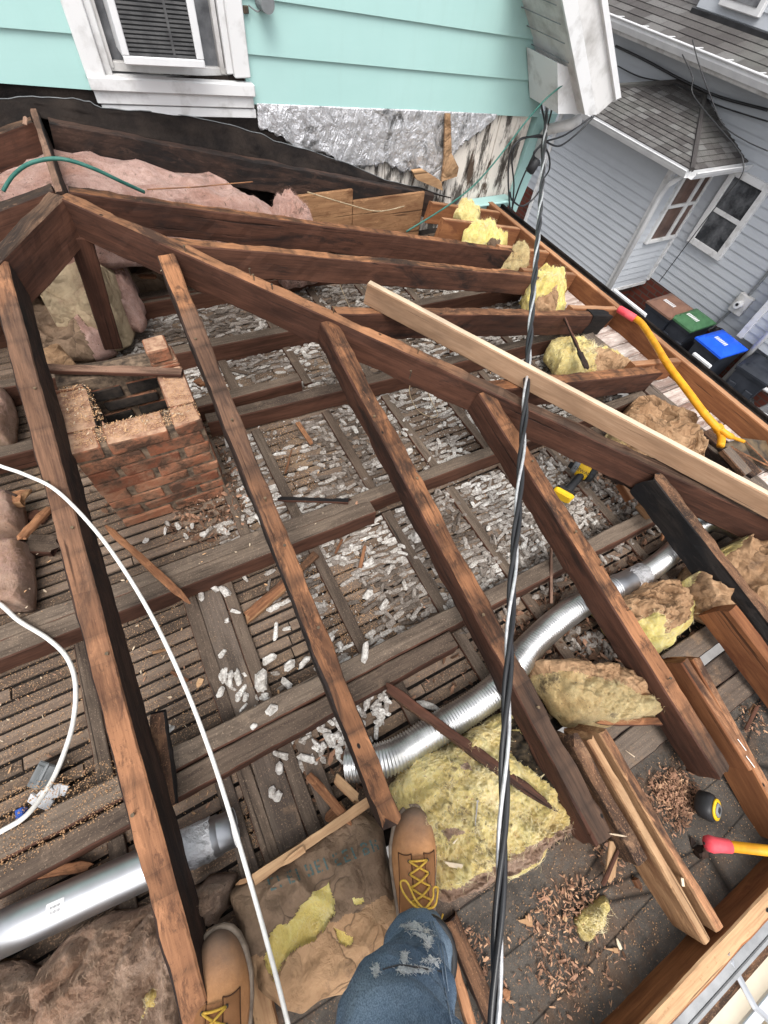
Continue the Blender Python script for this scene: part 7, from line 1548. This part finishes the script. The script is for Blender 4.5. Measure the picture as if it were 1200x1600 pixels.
# boots
def boot(lab, toe, ang, side, sc=1.0, dz=0):
    b = empty('boot', (toe[0], toe[1], ZF+dz)); b.rotation_euler = (0, 0, ang); b.scale = (sc,)*3; bpy.context.view_layer.update(); T = b.matrix_world.copy(); b.parent = per; b.matrix_parent_inverse = per.matrix_world.inverted(); tag(b, lab)
    # local frame: y forward, toe tip at y=0, heel at y=-0.30
    prof_w = [(0.0, .004), (-.006, .020), (-.02, .034), (-.045, .045), (-.08, .0515), (-.115, .050), (-.15, .044), (-.19, .0385), (-.23, .0375), (-.265, .035), (-.288, .026), (-.298, .006)]
    cen = lambda y: side*0.008*math.sin((y+0.02)*10)
    # sole
    def outline(grow, z): 
        L_ = [(cen(y)-w_-grow, y*(1+grow*2)+grow, z) for y, w_ in prof_w]; R_ = [(cen(y)+w_+grow, y*(1+grow*2)+grow, z) for y, w_ in reversed(prof_w)]; return [T @ Vector(p) for p in L_+R_]
    m = MB(); loft(m, [outline(.001, 0.0), outline(.002, .008)]); m.build('outsole', M_DKSO, b, False)
    m = MB(); loft(m, [outline(.003, .008), outline(.0055, .012), outline(.0055, .026), outline(.003, .029)]); m.build('midsole', M_SOLE, b, True)
    hgt = [(0.0, .010), (-.006, .024), (-.02, .036), (-.045, .047), (-.08, .056), (-.115, .072), (-.15, .092), (-.19, .118), (-.23, .115), (-.265, .105), (-.288, .095), (-.298, .08)]
    rings = []; NK = 25
    for (y, w_), (_, h_) in zip(prof_w, hgt):
        rr = []
        for k in range(NK):
            t = math.pi*k/(NK-1); e = 0.78; cx_ = math.cos(t); sx_ = math.sin(t)
            nar = 1-0.42*max(0, (sx_**1.0)*(0 if y > -.09 else min(1, (-.09-y)*12)))
            rr.append(T @ Vector((cen(y)+w_*1.0*(abs(cx_)**e)*(1 if cx_ > 0 else -1)*nar, y, .028+h_*(sx_**0.8))))
        rings.append(rr)
    # resample lengthwise
    RS = []
    for i in range(len(rings)-1):
        for s_ in range(4):
            f = s_/4; RS.append([rings[max(i-1, 0)][k]*(-.5*f+f*f-.5*f**3)+rings[i][k]*(1-2.5*f*f+1.5*f**3)+rings[i+1][k]*(.5*f+2*f*f-1.5*f**3)+rings[min(i+2, len(rings)-1)][k]*(-.5*f*f+.5*f**3) for k in range(NK)])
    RS.append(rings[-1]); m = MB(); loft(m, RS); up = m.build('upper', M_TOE, b, True)
    up.data.transform(up.matrix_world); up.matrix_parent_inverse = Matrix(); up.matrix_world = Matrix(); bpy.context.view_layer.update()
    # keep toe-local coordinates so the scuffing follows the toe
    up.data.transform(T.inverted()); up.parent = b; up.matrix_parent_inverse = Matrix(); up.location = (0, 0, 0); up.rotation_euler = (0, 0, 0); up.scale = (1, 1, 1); bpy.context.view_layer.update()
    BU = bvh(up)
    def top(x, y, lift=0.002):
        h = BU.ray_cast(T @ Vector((x, y, 0.5)), Vector((0, 0, -1)), 1)
        return (h[0]+Vector((0, 0, lift))) if h[0] is not None else T @ Vector((x, y, .03))
    # eyelet panels
    for s_ in (-1, 1):
        V = []; Fc = []; n1, n2 = 18, 8
        for i in range(n1+1):
            y = -.086-.125*i/n1; c0_ = cen(y); inn = .014+.003*i/n1; out = .041-.004*i/n1
            for j in range(n2+1):
                x = inn+(out-inn)*j/n2; edge_ = 0.0035 if 0 < j < n2 and 0 < i < n1 else 0.0005; V.append(top(c0_+s_*x, y+0.012*(j/n2-.4)**2*(1 if i < 3 else 0), edge_))
        for i in range(n1):
            for j in range(n2): a = i*(n2+1)+j; Fc.append((a, a+1, a+n2+2, a+n2+1))
        m = MB(); m.add(V, Fc); m.build('eyelet_panel', M_LTH, b, True)
        m = MB(); e_ = [V[i*(n2+1)+0] for i in range(n1, -1, -1)]+[V[j] for j in range(n2+1)]+[V[i*(n2+1)+n2] for i in range(n1+1)]; m.tube([p+Vector((0, 0, .001)) for p in e_], 0.0013, 5); m.build('stitching', M_STCH, b, True)
        m = MB(); [m.tube([top(cen(y)+s_*.021, y, .003), top(cen(y)+s_*.021, y, .0065)], .0034, 8) for y in (-.096, -.117, -.138, -.159, -.180, -.201)]; m.build('eyelets', M_RUST, b, True)
    # tongue
    V = []; Fc = []
    for i in range(15):
        y = -.088-.137*i/14
        for j in range(9): x = -.0155+.031*j/8; V.append(top(cen(y)+x, y, 0.0012+0.004*(1-(j/4-1)**2)))
    for i in range(14):
        for j in range(8): a = i*9+j; Fc.append((a, a+1, a+10, a+9))
    m = MB(); m.add(V, Fc); m.build('tongue', M_LTH, b, True)
    # laces
    m = MB()
    ys = [-.096, -.117, -.138, -.159, -.180, -.201]
    def lace(x0, y0, x1, y1, bulge=0.005):
        P_ = []
        for s_ in range(9):
            f = s_/8; x = x0+(x1-x0)*f; y = y0+(y1-y0)*f; P_.append(top(cen(y)+x, y, 0.004+bulge*math.sin(math.pi*f)))
        m.tube(P_, 0.0024, 6)
    lace(-.02, ys[0], .02, ys[0])
    for i in range(5): lace(-.021, ys[i], .021, ys[i+1]); lace(.021, ys[i], -.021, ys[i+1], .007)
    kp = top(cen(-.168), -.168, .012)
    lx = T.to_3x3()
    for s_, q in ((-1, 1), (1, .7)):
        loop = [kp, kp+lx @ Vector((s_*.02, .008*q, .006)), kp+lx @ Vector((s_*.04*q, .028*q, .002)), kp+lx @ Vector((s_*.045*q, .045*q, -.004)), kp+lx @ Vector((s_*.032*q, .045*q, -.002)), kp+lx @ Vector((s_*.018, .018, .006)), kp]
        m.tube(spline(loop, 6), 0.0023, 6)
        m.tube(spline([kp, kp+lx @ Vector((s_*.012, -.012, .004)), kp+lx @ Vector((s_*.03, -.02, -.006)), kp+lx @ Vector((s_*.04, -.012, -.016))], 6), 0.0018, 6)
    m.tube([kp+Vector((0, 0, -.004)), kp+Vector((0, 0, .004))], .005, 8)
    m.build('laces', M_LACE, b, True)
    # ankle collar
    cc = T @ Vector((cen(-.235), -.232, 0)); m = MB()
    loft(m, [[cc+lx @ Vector((math.cos(a)*.044, math.sin(a)*.054, z)) for a in [2*math.pi*i/24 for i in range(24)]] for z in (.07, .11)] + [[cc+lx @ Vector((math.cos(a)*.049, math.sin(a)*.058, z)) for a in [2*math.pi*i/24 for i in range(24)]] for z in (.135, .148)]); m.build('shaft', M_LTH, b, True)
    m = MB(); loft(m, [[cc+lx @ Vector((math.cos(a)*r_, math.sin(a)*(r_+.008), z)) for a in [2*math.pi*i/24 for i in range(24)]] for r_, z in ((.049, .142), (.053, .148), (.053, .162), (.047, .168), (.04, .16))]); m.build('collar', M_BLK, b, True)
    return b
boot('right boot with laced bow, toe on the rafter end', (0.168, -0.140), math.radians(-25), 1, 1.09)
boot('left boot at the bottom edge', (-0.335, -0.128), math.radians(-17), -1, 1.12, 0.03)
